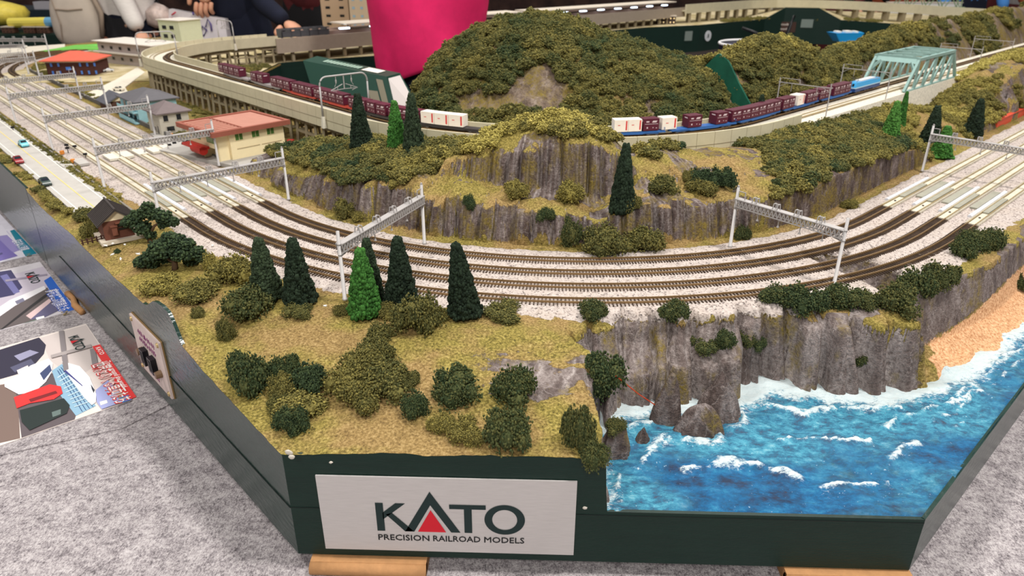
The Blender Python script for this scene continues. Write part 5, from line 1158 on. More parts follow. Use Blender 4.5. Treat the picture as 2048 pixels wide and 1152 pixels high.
for px, py in ((125, 308), (146, 325), (343, 273), (396, 273)):
    P = at_z(px, py, 0); mb = MB(); mb.box(P[0]-.02, P[0]+.02, P[1]-.03, P[1]+.03, 0, .055); tag(mb.obj('control_box', M_ORG), {125: 'orange box on the road side of the level crossing', 146: 'orange box at the hedge end by the level crossing', 343: 'orange box near the signal lamps beyond the tracks', 396: 'orange box near the dark blue car'}[px], 'box')
# fence along the inner side of the yard
fen = empty('yard_fence', (*path(-A1-3, -1.42)[0], 0), 0, 'dark grey low wall along the inner side of the left yard', 'fence')
o = strip('wall_strip', -A1-LS-1.0, -A1-2.75, -1.44, -1.41, -.01, .075, mat('dark_grey_fence', (96, 94, 92), .7)); o.parent = fen; o.matrix_parent_inverse = Matrix.Translation(-fen.location)
# platform of the signal building
# ------------------------------------------------------------------ buildings
M_GLS = mat('dark_window_glass', (30, 32, 36), .12); M_GLG = mat('green_window_glass', (84, 120, 62), .2, var=.3, vs=9)
def house(name, label, P0, ang, W, D, H, wallm, roofm, roof='hip', over=.06, rh=.16, wins=(), z0=0.0, flat_t=.05, base=None, ridge='x', grp=None):
    """P0 near corner; x runs at ang for W, y runs inward for D"""
    r = empty(name, (P0[0], P0[1], z0), ang, label, 'building', grp)
    mb = MB()
    if base: mb.box(-.04, W+.04, -.04, D+.04, 0, base); mb.obj('base', M_ROAD, r); 
    mb = MB(); mb.box(0, W, 0, D, base or 0, H); mb.obj('walls', wallm, r)
    o = over
    if roof == 'hip':
        m_ = min(W, D)/2+o; mb = MB()
        if W >= D: a, b = (-o+m_, D/2, H+rh), (W+o-m_, D/2, H+rh)
        else: a, b = (W/2, -o+m_, H+rh), (W/2, D+o-m_, H+rh)
        V = [(-o, -o, H), (W+o, -o, H), (W+o, D+o, H), (-o, D+o, H), a, b, (-o, -o, H-.02), (W+o, -o, H-.02), (W+o, D+o, H-.02), (-o, D+o, H-.02)]
        if W >= D: F = [(0, 1, 5, 4), (1, 2, 5), (2, 3, 4, 5), (3, 0, 4)]
        else: F = [(0, 1, 4), (1, 2, 5, 4), (2, 3, 5), (3, 0, 4, 5)]
        mb.add(V, F+[(0, 6, 7, 1), (1, 7, 8, 2), (2, 8, 9, 3), (3, 9, 6, 0), (6, 9, 8, 7)]); mb.obj('roof', roofm, r)
    elif roof == 'gable':      # ridge along y
        mb = MB(); t = .02
        V = [(-o, -o, H-.03), (W/2, -o, H+rh), (W+o, -o, H-.03), (-o, D+o, H-.03), (W/2, D+o, H+rh), (W+o, D+o, H-.03)]; V += [(x, y, z-t) for x, y, z in V]
        mb.add(V, [(0, 1, 4, 3), (1, 2, 5, 4), (6, 9, 10, 7), (7, 10, 11, 8), (0, 6, 7, 1), (1, 7, 8, 2), (3, 4, 10, 9), (4, 5, 11, 10), (0, 3, 9, 6), (2, 8, 11, 5)]); mb.obj('roof', roofm, r)
    elif roof == 'flat':
        mb = MB(); mb.box(-o, W+o, -o, D+o, H-.01, H+.012); mb.obj('roof', roofm, r)
    for face, u, v, w_, h_, m in wins:      # face f: front (y=0), l: left (x=0), r: right (x=W)
        fr_ = MB(); t = .012
        if face == 'f': fr_.box(u-.01, u+w_+.01, -t, .0, v-.01, v+h_+.01)
        elif face == 'r': fr_.box(W, W+t, u-.01, u+w_+.01, v-.01, v+h_+.01)
        else: fr_.box(-t, 0, u-.01, u+w_+.01, v-.01, v+h_+.01)
        fo = fr_.obj('window', wallm, r); g = MB(); t2 = t+.003
        if face == 'f': g.box(u, u+w_, -t2, -.001, v, v+h_)
        elif face == 'r': g.box(W+.001, W+t2, u, u+w_, v, v+h_)
        else: g.box(-t2, -.001, u, u+w_, v, v+h_)
        g.obj('pane', m, fo)
    return r
# cream signal building with a terracotta flat roof
A = at_z(466, 320, .05); B_ = at_z(572, 298, .05); C_ = at_z(436, 289, .05)
ang = math.atan2(B_[1]-A[1], B_[0]-A[0]); Wd = math.hypot(B_[0]-A[0], B_[1]-A[1]); Dd = 1.02
M_CREAM = mat('cream_wall', (236, 220, 178), .7, var=.03); M_TERR = mat('terracotta_roof_edge', (146, 84, 68), .7, var=.06); M_TERR2 = mat('pinkish_roof_top', (176, 124, 108), .75, var=.05)
P0 = A
plat = MB(); ca, sa = math.cos(ang), math.sin(ang)
def L2W(x, y): return (P0[0]+x*ca-y*sa, P0[1]+x*sa+y*ca)
sA_ = float(inv(*at_z(484, 347, 0)[:2])[0]); sB_ = float(inv(*at_z(352, 288, 0)[:2])[0])
PL_ = [path(sB_, -1.50)[0], path(sA_, -1.50)[0], L2W(Wd+.15, -.12), L2W(Wd+.15, 1.3), L2W(-.5, 1.5)]; cx_ = sum(a for a, b in PL_)/5; cy_ = sum(b for a, b in PL_)/5; PL_.sort(key=lambda q: math.atan2(q[1]-cy_, q[0]-cx_)); plat.prism(PL_, -.01, .05)
tag(plat.obj('forecourt_slab', mat('grey_platform', (168, 164, 158), .85, var=.06)), 'grey forecourt slab under the cream signal building', 'platform')
sb = empty('signal_building', (A[0], A[1], .05), ang, 'cream two storey signal building with terracotta flat roof and green windows', 'building')
Hs = .43; mb = MB(); mb.box(0, Wd, .0, Dd, .0, Hs); mb.box(-.20, 0, .05, Dd, .19, Hs); mb.obj('walls', M_CREAM, sb)
for y_ in (.05, .5): mb = MB(); mb.box(-.20, -.001, y_, y_+.025, 0, .19); mb.obj('support', M_CREAM, sb)
mb = MB(); ov = .09; x0, x1, y0, y1 = -.20-ov*1.2, Wd+ov, -ov, Dd+ov; zt = Hs+.055
mb.box(x0, x1, y0, y0+.06, Hs-.02, zt); mb.box(x0, x1, y1-.06, y1, Hs-.02, zt); mb.box(x0, x0+.06, y0+.06, y1-.06, Hs-.02, zt); mb.box(x1-.06, x1, y0+.06, y1-.06, Hs-.02, zt); mb.obj('roof_edge', M_TERR, sb)
mb = MB(); mb.box(x0+.06, x1-.06, y0+.06, y1-.06, Hs-.01, zt-.018); mb.obj('roof_top', M_TERR2, sb)
xm = (x0+x1)/2-.12
for i in range(9): mb = MB(); y = y0+.12+i*(y1-y0-.2)/9; mb.box(x0+.07, xm-.02, y, y+.014, zt-.018, zt-.006); mb.obj('roof_rib', M_TERR2, sb)
mb = MB(); mb.box(xm-.02, xm+.0, y0+.06, y1-.06, zt-.018, zt-.002); mb.obj('roof_rib', M_TERR, sb)
for x in (.10, .40, .68):
    x = x/.98*Wd*.98; mb = MB(); mb.box(x-.008, x+.128, -.008, 0, .285, .395); fo = mb.obj('window', M_CREAM, sb); mb = MB(); mb.box(x, x+.12, -.011, -.002, .293, .387); mb.obj('pane', M_GLG, fo); mb = MB(); mb.box(x+.057, x+.063, -.013, -.004, .293, .387); mb.obj('bar', M_CREAM, fo)
for y in (.12, .55): mb = MB(); mb.box(-.208, -.20, y, y+.22, .27, .38); mb.obj('window', M_GLG, sb)
mb = MB(); mb.box(.10, Wd*.52, -.008, .0, .155, .163); mb.box(Wd*.56, Wd*.94, -.008, .0, .155, .163); mb.obj('wall_ledge', mat('ledge_shadow_grey', (176, 158, 126), .8), sb)
mb = MB(); mb.tube([(-.30, .30, .15), (-.30, .62, .15)], .07, 12); mb.box(-.36, -.2, .3, .9, .16, .20); mb.obj('red_canopy', mat('red_canopy', (178, 44, 36), .5), sb)
P = L2W(Wd+.16, .10); mb = MB(); mb.box(P[0]-.05, P[0]+.05, P[1]-.05, P[1]+.05, .05, .16); tag(mb.obj('red_box', mat('red_canopy', (178, 44, 36), .5)), 'small red box behind the right wall of the signal building', 'box')
# the hut by the broad trees
A = at_z(213, 485, 0); B_ = at_z(271, 473, 0); ang = math.atan2(B_[1]-A[1], B_[0]-A[0]); Wd = math.hypot(B_[0]-A[0], B_[1]-A[1])
M_BRK = mat('brown_planks', (104, 64, 50), .75, var=.12, vs=7, stretch=(1, 1, 8)); M_TILE = mat('dark_brown_tiles', (62, 56, 54), .6, var=.1)
hut = empty('wooden_hut', (A[0], A[1], 0), ang, 'small brown wooden hut with dark ribbed gable roof beside the road end', 'building')
Dh = .44; Hh = .24; rh = .11
mb = MB(); mb.box(-.06, Wd+.10, -.06, Dh+.06, -.02, .02); mb.obj('base', mat('pale_plinth', (198, 186, 168), .8), hut)
mb = MB(); mb.box(0, Wd, 0, Dh, .02, Hh); mb.obj('walls', M_BRK, hut)
mb = MB(); mb.add([(0, -.002, Hh), (Wd, -.002, Hh), (Wd/2, -.002, Hh+rh), (0, .02, Hh), (Wd, .02, Hh), (Wd/2, .02, Hh+rh)], [(0, 1, 2), (3, 5, 4), (0, 3, 4, 1)]); mb.obj('gable', mat('cream_gable', (232, 214, 178), .7), hut)
for sg in (-1, 1):
    mb = MB(); ox = .06; xe = -ox if sg < 0 else Wd+ox; ze = Hh-rh*ox/(Wd/2)
    V = [(xe, -.05, ze), (Wd/2, -.05, Hh+rh+.005), (Wd/2, Dh+.05, Hh+rh+.005), (xe, Dh+.05, ze)]; V += [(x, y, z+.018) for x, y, z in V]
    mb.add(V, [(0, 3, 2, 1), (4, 5, 6, 7), (0, 1, 5, 4), (1, 2, 6, 5), (2, 3, 7, 6), (3, 0, 4, 7)]); ro = mb.obj('roof', M_TILE, hut)
    for i in range(12):
        y = -.045+i*(Dh+.09)/11.3; mb = MB(); mb.bar((xe, y, ze+.02), (Wd/2, y, Hh+rh+.025), .010, .012); mb.obj('tile_rib', M_TILE, ro)
mb = MB(); mb.tube([(Wd/2, -.055, Hh+rh+.025), (Wd/2, Dh+.055, Hh+rh+.025)], .013, 8); mb.obj('ridge_cap', M_TILE, hut)
wn = MB(); wn.box(Wd*.48, Wd*.86, -.010, 0, .115, .195); wo = wn.obj('window', M_GLS, hut); mb = MB(); mb.box(Wd*.46, Wd*.48, -.02, 0, .11, .20); mb.box(Wd*.46, Wd*.88, -.02, 0, .147, .153); mb.obj('frame', M_BRK, wo)
mb = MB(); mb.box(Wd*.42, Wd*.90, -.035, 0, .20, .212); mb.obj('awning', mat('red_brown_trim', (118, 72, 56), .7), hut)
mb = MB(); mb.box(Wd*.26, Wd*.44, -.035, 0, .07, .17); mb.obj('shutter_box', mat('red_brown_trim', (118, 72, 56), .7), hut); mb = MB(); mb.box(Wd*.22, Wd*.46, -.045, 0, .172, .184); mb.obj('awning', mat('red_brown_trim', (118, 72, 56), .7), hut)
P = at_z(190, 485, 0); fe = empty('picket_fence', tuple(P), ang+.12, 'short dark brown picket fence left of the hut', 'fence'); M_FB = mat('dark_brown_fence', (70, 44, 36), .8)
for i in range(6): mb = MB(); mb.box(-.13+i*.05, -.115+i*.05, -.005, .005, 0, .07); mb.obj('picket', M_FB, fe)
for z in (.025, .05): mb = MB(); mb.box(-.14, .15, -.008, -.004, z, z+.010); mb.obj('rail', M_FB, fe)
M_DOVE = mat('white_dove', (238, 236, 232), .7)
for i, (px, py) in enumerate([(212, 494), (227, 490), (250, 492), (225, 512), (242, 521), (277, 511), (426, 494), (650, 615)]):
    P = at_z(px, py, -.005); mb = MB(); mb.tube([(-.02, 0, .012), (-.008, 0, .02), (.008, 0, .016), (.022, 0, .01)], [.003, .010, .009, .002], 7); mb.tube([(-.018, 0, .022), (-.022, 0, .03)], [.006, .004], 6); mb.add([(0, 0, .02), (.012, .022, .03), (.016, .006, .02)], [(0, 1, 2), (2, 1, 0)])
    o = mb.obj('dove', M_DOVE, None, True); o.location = tuple(P); o.rotation_euler = (0, 0, i*1.3); tag(o, ['tiny white dove nearest the hut doorstep', 'tiny white dove between hut and green tuft', 'tiny white dove right below the hut corner', 'tiny white dove left of the lowest dove', 'lowest tiny white dove on the hut turf', 'tiny white dove beside the broad tree foliage', 'white speck like dove on the ballast right of the broad tree', 'white dove on turf before the second dark conifer'][i], 'bird', 'white doves on the turf')
# houses behind the yard
w2 = lambda l: l
gh = house('grey_house', 'light grey two storey house with brown grey hip roof beside the yard', at_z(325, 272, 0), math.radians(45), .52, .62, .40, mat('light_grey_wall', (186, 180, 166), .75, var=.04), mat('brown_grey_roof', (112, 100, 100), .7, var=.06), wins=[('f', .07, .25, .08, .10, M_GLS), ('f', .30, .25, .08, .10, M_GLS), ('f', .10, .07, .13, .08, M_GLS), ('f', .37, .07, .06, .09, M_GLS), ('l', .08, .03, .07, .13, M_GLS), ('l', .22, .07, .06, .06, M_GLS), ('l', .34, .07, .06, .06, M_GLS)])
bh = house('blue_house', 'pale blue balcony apartment house with big dark grey hip roof', at_z(281, 248, 0), math.radians(45), .74, 1.0, .42, mat('pale_blue_wall', (150, 192, 200), .7, var=.05), mat('slate_grey_roof', (92, 90, 94), .7, var=.06), wins=[('l', .1, .24, .14, .12, M_GLS), ('l', .36, .24, .14, .12, M_GLS), ('l', .62, .24, .14, .12, M_GLS), ('l', .1, .05, .14, .12, M_GLS), ('l', .36, .05, .14, .12, M_GLS), ('f', .3, .25, .08, .09, M_GLS)])
for z in (.0, .20):
    mb = MB(); mb.box(-.10, -.0, .0, .92, z, z+.02); mb.box(-.10, -.09, .0, .92, z, z+.09); mb.obj('balcony', mat('pale_blue_wall', (150, 192, 200), .7, var=.05), bh)
cot = house('brown_cottage', 'brown cottage with blue grey gable roof left of the blue house', at_z(220, 224, 0), math.radians(45), .5, .62, .2, mat('dark_brown_wall', (88, 60, 48), .8, var=.1), mat('blue_grey_roof', (86, 86, 94), .7, var=.06), roof='gable', rh=.14, wins=[('f', .3, .07, .10, .07, M_GLS)])
mb = MB(); mb.add([(0, -.004, .2), (.5, -.004, .2), (.25, -.004, .33)], [(0, 1, 2)]); mb.obj('gable', mat('cream_gable', (232, 214, 178), .7), cot)
A = at_z(97, 152, 0); B_ = at_z(190, 151, 0); 
M_BRICK = mat('dark_red_brick', (72, 40, 34), .8, var=.1, vs=8); M_REDR = mat('orange_red_roof', (206, 96, 74), .65, var=.05); M_BLUEW = mat('blue_lit_window', (76, 120, 196), .3)
wn = [('f', .12+i*.185, .24, .05, .09, M_BLUEW) for i in (0, 1, 4, 5, 6)]+[('f', .12+i*.185, .04, .05, .09, M_BLUEW) for i in (0, 1, 3, 4, 5, 6)]+[('f', .50, .15, .13, .08, M_BLUEW)]
bs = house('brick_station', 'dark red brick station building with orange red hip roof and blue windows', A, math.atan2(B_[1]-A[1], B_[0]-A[0]), float(np.hypot(*(B_-A)[:2])), .95, .40, M_BRICK, M_REDR, wins=wn, over=.10, rh=.19)
mb = MB(); Wb = float(np.hypot(*(B_-A)[:2])); mb.box(-.03, Wb+.03, -.03, .98, .345, .385); mb.obj('cornice', mat('pale_cornice', (196, 184, 168), .7), bs)
A = at_z(155, 132, 0); B_ = at_z(262, 136, 0)
ap = house('grey_apartment_block', 'long mauve grey two storey apartment block behind the brick station', (-13.6, 9.6, 0), math.radians(-28), 2.6, .9, .62, mat('mauve_grey_wall', (168, 156, 150), .75, var=.05), mat('pale_flat_roof', (214, 206, 196), .7), roof='flat', over=.1, wins=[('f', .2+i*.42, v, .12, .08, M_GLS) for i in range(6) for v in (.12, .42)])
mb = MB(); mb.box(-.1, 2.7, -.12, 0, .31, .345); mb.obj('gallery_slab', mat('pale_flat_roof', (214, 206, 196), .7), ap)
tb = house('beige_three_storey_block', 'pale green beige three storey block beside the far viaduct bend', (-13.3, 12.9, 0), math.radians(-25), 1.0, .9, .95, mat('pale_green_beige_wall', (196, 200, 172), .7, var=.04), mat('pale_flat_roof', (214, 206, 196), .7), roof='flat', over=.05, wins=[('f', .18+i*.36, .10+.28*j, .2, .12, M_GLS) for i in range(2) for j in range(3)])
# side road to the viaduct and the lawn
P = [at_z(*q, .0)[:2] for q in ((205, 205), (162, 193), (232, 160), (275, 135), (290, 145), (250, 175), (262, 195), (240, 212))]
mb = MB(); mb.prism([tuple(p) for p in P], -.01, .012); tag(mb.obj('side_road', mat('cream_side_road', (214, 206, 190), .85, var=.05)), 'cream side road running under the far viaduct bend', 'road')
P = [at_z(*q, .0)[:2] for q in ((335, 262), (400, 246), (430, 262), (400, 300), (340, 300), (300, 268))]
mb = MB(); mb.prism([tuple(p) for p in P], -.01, .012); tag(mb.obj('forecourt_road', M_ROAD), 'grey road between the grey house and the signal building', 'road')
P = [at_z(*q, .0)[:2] for q in ((80, 104), (150, 92), (330, 82), (345, 92), (250, 100), (150, 100))]
mb = MB(); mb.prism([tuple(p) for p in P], -.01, .03); tag(mb.obj('lawn_mat', mat('bright_lawn_green', (112, 196, 84), .9, var=.08, vs=20)), 'bright green lawn mat behind the brick station', 'lawn')
P = [at_z(*q, .0)[:2] for q in ((-60, 112), (0, 98), (130, 89), (130, 96), (60, 106), (-60, 130))]
mb = MB(); mb.prism([tuple(p) for p in P], -.01, .02); tag(mb.obj('car_park', mat('cream_side_road', (214, 206, 190), .85, var=.05)), 'cream car park beyond the far curved tracks', 'car park')
# low planting in the town, and the two roadside hedges
def band(n, s0, s1, d0, d1, seed, th=.4):
    rg = np.random.RandomState(seed); s = s0+(s1-s0)*rg.rand(n); d = d0+(d1-d0)*rg.rand(n); x, y = pv(s, d); return x, y, 0*x, fbm(x*2.5, y*2.5, 0, 3, seed) > th
sets = [band(900, -A1-LS+.5, s_e2+.15, .395, .45, 61, .25), band(500, -A1-LS+.5, s_e-.05, 1.0, 1.08, 62, .45), band(800, -A1-LS, -A1-3.0, -1.62, -1.50, 63, .5), band(1800, -A1-9.9, -A1-1.0, -2.78, -2.45, 64, .40), band(1300, -A1-9.9, -A1-1, -4.2, -3.75, 65, .45), band(700, -A1-LS-2.5, -A1-LS+1.2, -1.9, -1.5, 68, .35), band(500, -A1-9.0, -A1-6.8, -2.0, -1.7, 69, .5), band(300, -A1-5.6, -A1-4.9, -2.2, -1.5, 66, .5)]
x = np.concatenate([a[0] for a in sets]); y = np.concatenate([a[1] for a in sets]); z = 0*x; keep = np.concatenate([a[3] for a in sets])
tint = .52+.5*(fbm(x*2, y*2, 0, 3, 67)-.5)
go_scatter('town_shrubs', 'low olive foam shrubs along the yard walls, road and viaduct feet', x, y, z, keep, .055, .10, tint, .9, .02, .8)
xs_ = []; 
for (px, py, w_, h_, t_, lb) in ((172, 442, 60, 26, .42, 'olive bush at the end of the road left of the hut roof'), (185, 476, 44, 34, .5, 'loose olive bush left of the hut behind the picket fence'), (235, 508, 14, 12, .15, 'tiny green tuft among the doves'), (345, 245, 1, 1, .3, '')):
    if lb: bush(px, py, w_, h_, t_, lb)
# hillside conifers
MC = mat('fir_inner_dark', (22, 36, 30), .95); MCG = mat('fir_inner_green', (40, 84, 32), .95)
def fir_at(px, py, hpx, wpx, me, m, label, cm):
    P = march(px, py, 4, 24); fir(px, py, hpx, wpx, me, m, label, core_m=cm, z=float(P[2]))
fir_at(722, 300, 100, 44, FIR[0], M_FIR, 'dark conifer leftmost on the hill in front of the maroon containers', MC)
fir_at(793, 300, 88, 40, FIRG, M_FIRG, 'bright green conifer on the hill below the maroon containers', MCG)
fir_at(827, 308, 108, 42, FIR[1], M_FIR, 'tall dark conifer on the hill left of the white containers', MC)
fir_at(1244, 432, 132, 50, FIR[0], M_FIR, 'tallest dark conifer against the upper cliff', MC)
fir_at(1518, 252, 56, 24, FIR[1], M_FIR, 'small dark conifer in front of the train by the blue wagons', MC)
fir_at(1783, 276, 66, 34, FIRG, MATS.get('x', M_FIR), 'mid green conifer left of the pair below the bridge', MCG)
fir_at(1800, 262, 70, 20, FIRG, M_FIR, 'slim green conifer right of the pair below the bridge', MCG)
fir_at(1860, 292, 72, 38, FIR[0], M_FIR, 'dark conifer behind the right gantry pole', MC)
fir_at(1884, 318, 60, 40, FIRG, M_FIR, 'low green conifer at the bend of the verge by the right gantry', MCG)
fir_at(1946, 276, 70, 36, FIR[1], M_FIR, 'dark conifer before the bare rock of the right mount', MC)
# red girder bridge at the right edge
A = at_z(2010, 278, 0); B_ = at_z(2048, 262, 0); s1_ = float(inv(B_[0], B_[1])[0])
rb = empty('girder_bridge', (*path(s1_+.2, -.5)[0], 0), math.pi/4, 'orange red plate girder bridge at the right picture edge', 'bridge')
for y in (-.95, .95): mb = MB(); mb.box(-.4, 3.0, y-.02, y+.02, .0, .16); mb.box(-.4, 3.0, y-.04, y+.04, .16, .175); mb.obj('girder', mat('orange_red_steel', (210, 76, 48), .5), rb)
# ------------------------------------------------------------------ far side of the layout ring
def at_y(px, py, y): return at_pl(px, py, (0, 1, 0), y)
WP = [(505, 158, 0), (520, 146, 0), (560, 126, 0), (640, 119, 0), (775, 110, 0), (1000, 82, 0), (1290, 55, 0), (1400, 50, 0), (1530, 38, 0), (1562, 20, .55), (1640, 20, .55), (1682, 40, 0), (1800, 48, 0), (1860, 54, 0), (2060, 70, 0)]
WW = [at_z(a, b, 0)[:2] if z == 0 else None for a, b, z in WP]
WW[9] = np.array([12.3, 27.1]); WW[10] = np.array([13.9, 26.8])
pts = [(float(p[0]), float(p[1]), z-.0) for p, (a, b, z) in zip(WW, WP)]
fc = empty('far_case', (0, 15, -1.2), 0, 'long dark green case wall on the far side of the operators pit', 'case')
wall_panel('case_wall', pts, fc, M_GREENF, .05)
P = np.array([p[:2] for p in pts]); TN = np.gradient(P, axis=0); TN /= np.linalg.norm(TN, axis=1)[:, None]; OUT = np.stack([-TN[:, 1], TN[:, 0]], -1)
V = [(p[0], p[1], p[2]) for p in pts]+[(p[0]+o[0]*1.2, p[1]+o[1]*1.2, p[2]*.6) for p, o in zip(pts, OUT)]+[(p[0]+o[0]*7, p[1]+o[1]*7, 0) for p, o in zip(pts, OUT)]
n = len(pts); F = [(i, i+1, n+i+1, n+i) for i in range(n-1)]+[(n+i, n+i+1, 2*n+i+1, 2*n+i) for i in range(n-1)]
tag(mesh_obj('far_town_ground', V, F, mat('cream_town_ground', (206, 192, 160), .9, var=.2, vs=1.2, col2=(150, 134, 84))), kind='structure')
# remaining ground behind the left yard
P0 = [at_z(*q, 0)[:2] for q in ((-90, 108), (0, 96), (80, 91), (150, 87), (340, 81), (540, 72))]
mb = MB(); mb.prism([tuple(p) for p in P0]+[(-5.6, 11.8), (-8.15, 9.8), (-8.05, 7.8), (-9.0, 6.0), (-14, 3), (-19, 8)], -.06, -.015); tag(mb.obj('town_ground', M_LAND), kind='structure')
# station on the far viaduct
M_BEIGE = mat('beige_grey_station_wall', (158, 144, 128), .75, var=.05); M_ROOFW = mat('pale_platform_roof', (208, 196, 180), .7); M_LAMP = mat('white_platform_light', (255, 255, 255), .4, emit=(214, 232, 255), es=6)
def far_path(t, d): n = (-S2, S2); return (C2[0]+(R1+d)*n[0]+t*S2, C2[1]+(R1+d)*n[1]+t*S2), n
st = empty('station_hall', (*far_path(1.0, -3.62)[0], .30), math.pi/4, 'long beige elevated station with lit platforms across the far side', 'building')
mb = MB(); mb.box(0, 21, 0, 1.9, 0, .06); mb.obj('deck', M_BEIGE, st)
mb = MB(); mb.box(0, 21, -.04, 0, -.02, .40); mb.obj('side_wall', M_BEIGE, st)
for k in range(2):
    mb = MB(); mb.box(2.6 if k == 0 else 11.0, 10.5 if k == 0 else 20.6, .25, 1.3, .62, .66); mb.obj('platform_roof', M_ROOFW, st)
for i in range(16):
    x = 2.4+i*1.15; mb = MB(); mb.box(x, x+.34, .3, .42, .50, .54); mb.obj('platform_light', M_LAMP, st)
    mb = MB(); mb.box(x+.5, x+.54, .7, .74, .05, .62); mb.obj('roof_post', M_BEIGE, st)
mb = MB(); mb.box(1.5, 20, .6, 1.6, .05, .45); mb.obj('waiting_train', mat('brown_train_side', (128, 104, 92), .5), st)
for i in range(34):
    x = .5+i*.6; mb = MB(); mb.box(x, x+.09, .05, .14, -.40, .0); mb.obj('column', M_PIER, st)
mb = MB(); mb.box(.3, 1.9, .15, .2, .40, .56)
for i in range(6): mb.box(.3+i*.3, .33+i*.3, .15, .5, .38, .62)
mb.box(.3, 1.9, .48, .5, .6, .63); mb.box(.3, 1.9, .13, .16, .6, .63); mb.obj('footbridge_frame', mat('dark_steel_frame', (78, 80, 84), .5), st)
# far viaduct beyond the station, following the wall to the right
vq = [P[i]+OUT[i]*1.0 for i in range(7, len(P))]; fv = empty('far_viaduct', (12, 28, 0), 0, 'far cream viaduct round the distant corner above the green case wall', 'viaduct')
vq[1] = P[8]+np.array([-.5, 1.0]); vq[2] = P[9]+np.array([0, 1.6]); vq[3] = P[10]+np.array([.4, 1.6]); vq[4] = P[11]+np.array([.8, 1.0])
pp_ = [tuple(v-np.array([12, 28])) for v in vq]; tn = np.gradient(np.array(pp_), axis=0); tn /= np.linalg.norm(tn, axis=1)[:, None]; nn = [(-a[1], a[0]) for a in tn]
mb = MB(); sweep(mb, pp_, nn, [(-.0, .52), (.8, .52), (.8, .58), (0, .58)]); mb.obj('deck', M_VIA, fv)
mb = MB(); sweep(mb, pp_, nn, [(-.05, .44), (.02, .44), (.02, .84), (-.05, .84)]); mb.obj('parapet', M_VIA, fv)
for i in range(len(pp_)-1):
    a = np.array(pp_[i]); b = np.array(pp_[i+1]); L = np.linalg.norm(b-a)
    for j in range(int(L/.75)):
        q = a+(b-a)*(j+.5)/max(1, int(L/.75)); mb = MB(); mb.box(q[0]-.06, q[0]+.06, q[1], q[1]+.6, -.02, .5); mb.obj('pier', M_PIER, fv)
# distant green truss bridge
A = at_y(1792, 22, 26); 
ft = empty('green_truss_bridge', (A[0], 26.3, .62), math.radians(-16), 'distant green truss bridge above the viaduct at top right', 'bridge'); M_GT = mat('sage_green_steel', (120, 142, 112), .6); Lf = 3.3
for y in (0, .8):
    mb = MB(); mb.bar((0, y, 0), (Lf, y, 0), .06, .09); mb.obj('bottom_chord', M_GT, ft); mb = MB(); mb.bar((.35, y, .62), (Lf-.35, y, .62), .06, .06); mb.obj('top_chord', M_GT, ft)
    for i in range(9):
        x0 = .0+i*Lf/9; x1 = x0+Lf/9; mb = MB(); mb.bar((x0, y, 0), (min(x1, Lf-.35), y, .62) if i % 2 == 0 else (max(x0, .35), y, .62), .04, .04) if i % 2 == 0 else mb.bar((x0, y, .62), (x1, y, 0), .04, .04); mb.obj('diagonal', M_GT, ft)
# far town: tall block and small houses
def blockb(name, px0, px1, pyt, y, zb, depth, m, label, wins=None, ang=0):
    a = at_y(px0, pyt, y); b = at_y(px1, pyt, y); zt = max(a[2], b[2]); r = empty(name, ((a[0]+b[0])/2, y, zb), ang, label, 'building'); W = abs(b[0]-a[0])/2; mb = MB(); mb.box(-W, W, 0, depth, 0, zt-zb); mb.obj('walls', m, r)
    mb = MB(); mb.box(-W-.03, W+.03, -.03, depth+.03, zt-zb, zt-zb+.04); mb.obj('roof', M_ROOFW, r)
    if wins:
        nx_, nz_, wm = wins; hh = zt-zb
        for i in range(nx_):
            for j in range(nz_): mb = MB(); x = -W+2*W*(i+.5)/nx_; z = hh*(j+.35)/nz_; mb.box(x-W*.16/nx_*2, x+W*.16/nx_*2, -.012, -.001, z, z+hh*.3/nz_); mb.obj('window', wm, r)
    return r
blockb('tall_block', 634, 690, -60, 17.5, 0, 1.6, mat('tan_tower_wall', (176, 152, 128), .75), 'tan left half of the tall tower block behind the station', (2, 8, M_GLS))
blockb('tall_block', 692, 742, -60, 17.3, 0, 1.5, mat('pale_tower_wall', (196, 178, 156), .75), 'paler right half of the tall tower block beside the pink shirt', (3, 8, mat('sky_window', (150, 178, 200), .2)))
blockb('far_house', 1548, 1574, 4, 29.5, 0, 1, mat('pale_far_wall', (198, 192, 180), .8), 'pale far house left of the mauve one above the green wall', (3, 2, M_GLS))
blockb('far_house', 1596, 1624, -2, 29.5, 0, 1, mat('mauve_far_wall', (132, 108, 104), .8), 'mauve far house above the middle of the green wall', (3, 3, M_GLS))
blockb('far_shop', 1318, 1352, 33, 23.6, -.0, .8, mat('dark_far_wall', (62, 48, 44), .8), 'dark far shop with lit windows under the station', (5, 2, mat('lit_window', (240, 214, 160), .4, emit=(255, 224, 160), es=1.2)))
blockb('display_wall', 1778, 1925, 6, 33, -9, .3, mat('white_display_board', (226, 224, 222), .7), 'white display board behind the distant green truss bridge')
x, y = pv(np.array([-1.]), 0); rg = np.random.RandomState(88); k = rg.randint(7, len(P)-1, 900); f = rg.rand(900); Q = P[k]*(1-f)[:, None]+P[k+1]*f[:, None]+OUT[k]*(.1+.6*rg.rand(900))[:, None]
go_scatter('far_shrubs', 'small olive shrubs on the far ground above the green wall', Q[:, 0], Q[:, 1], 0*Q[:, 0], fbm(Q[:, 0], Q[:, 1], 0, 2, 3) > .48, .12, .2, .55+0*Q[:, 0], .9, .05)
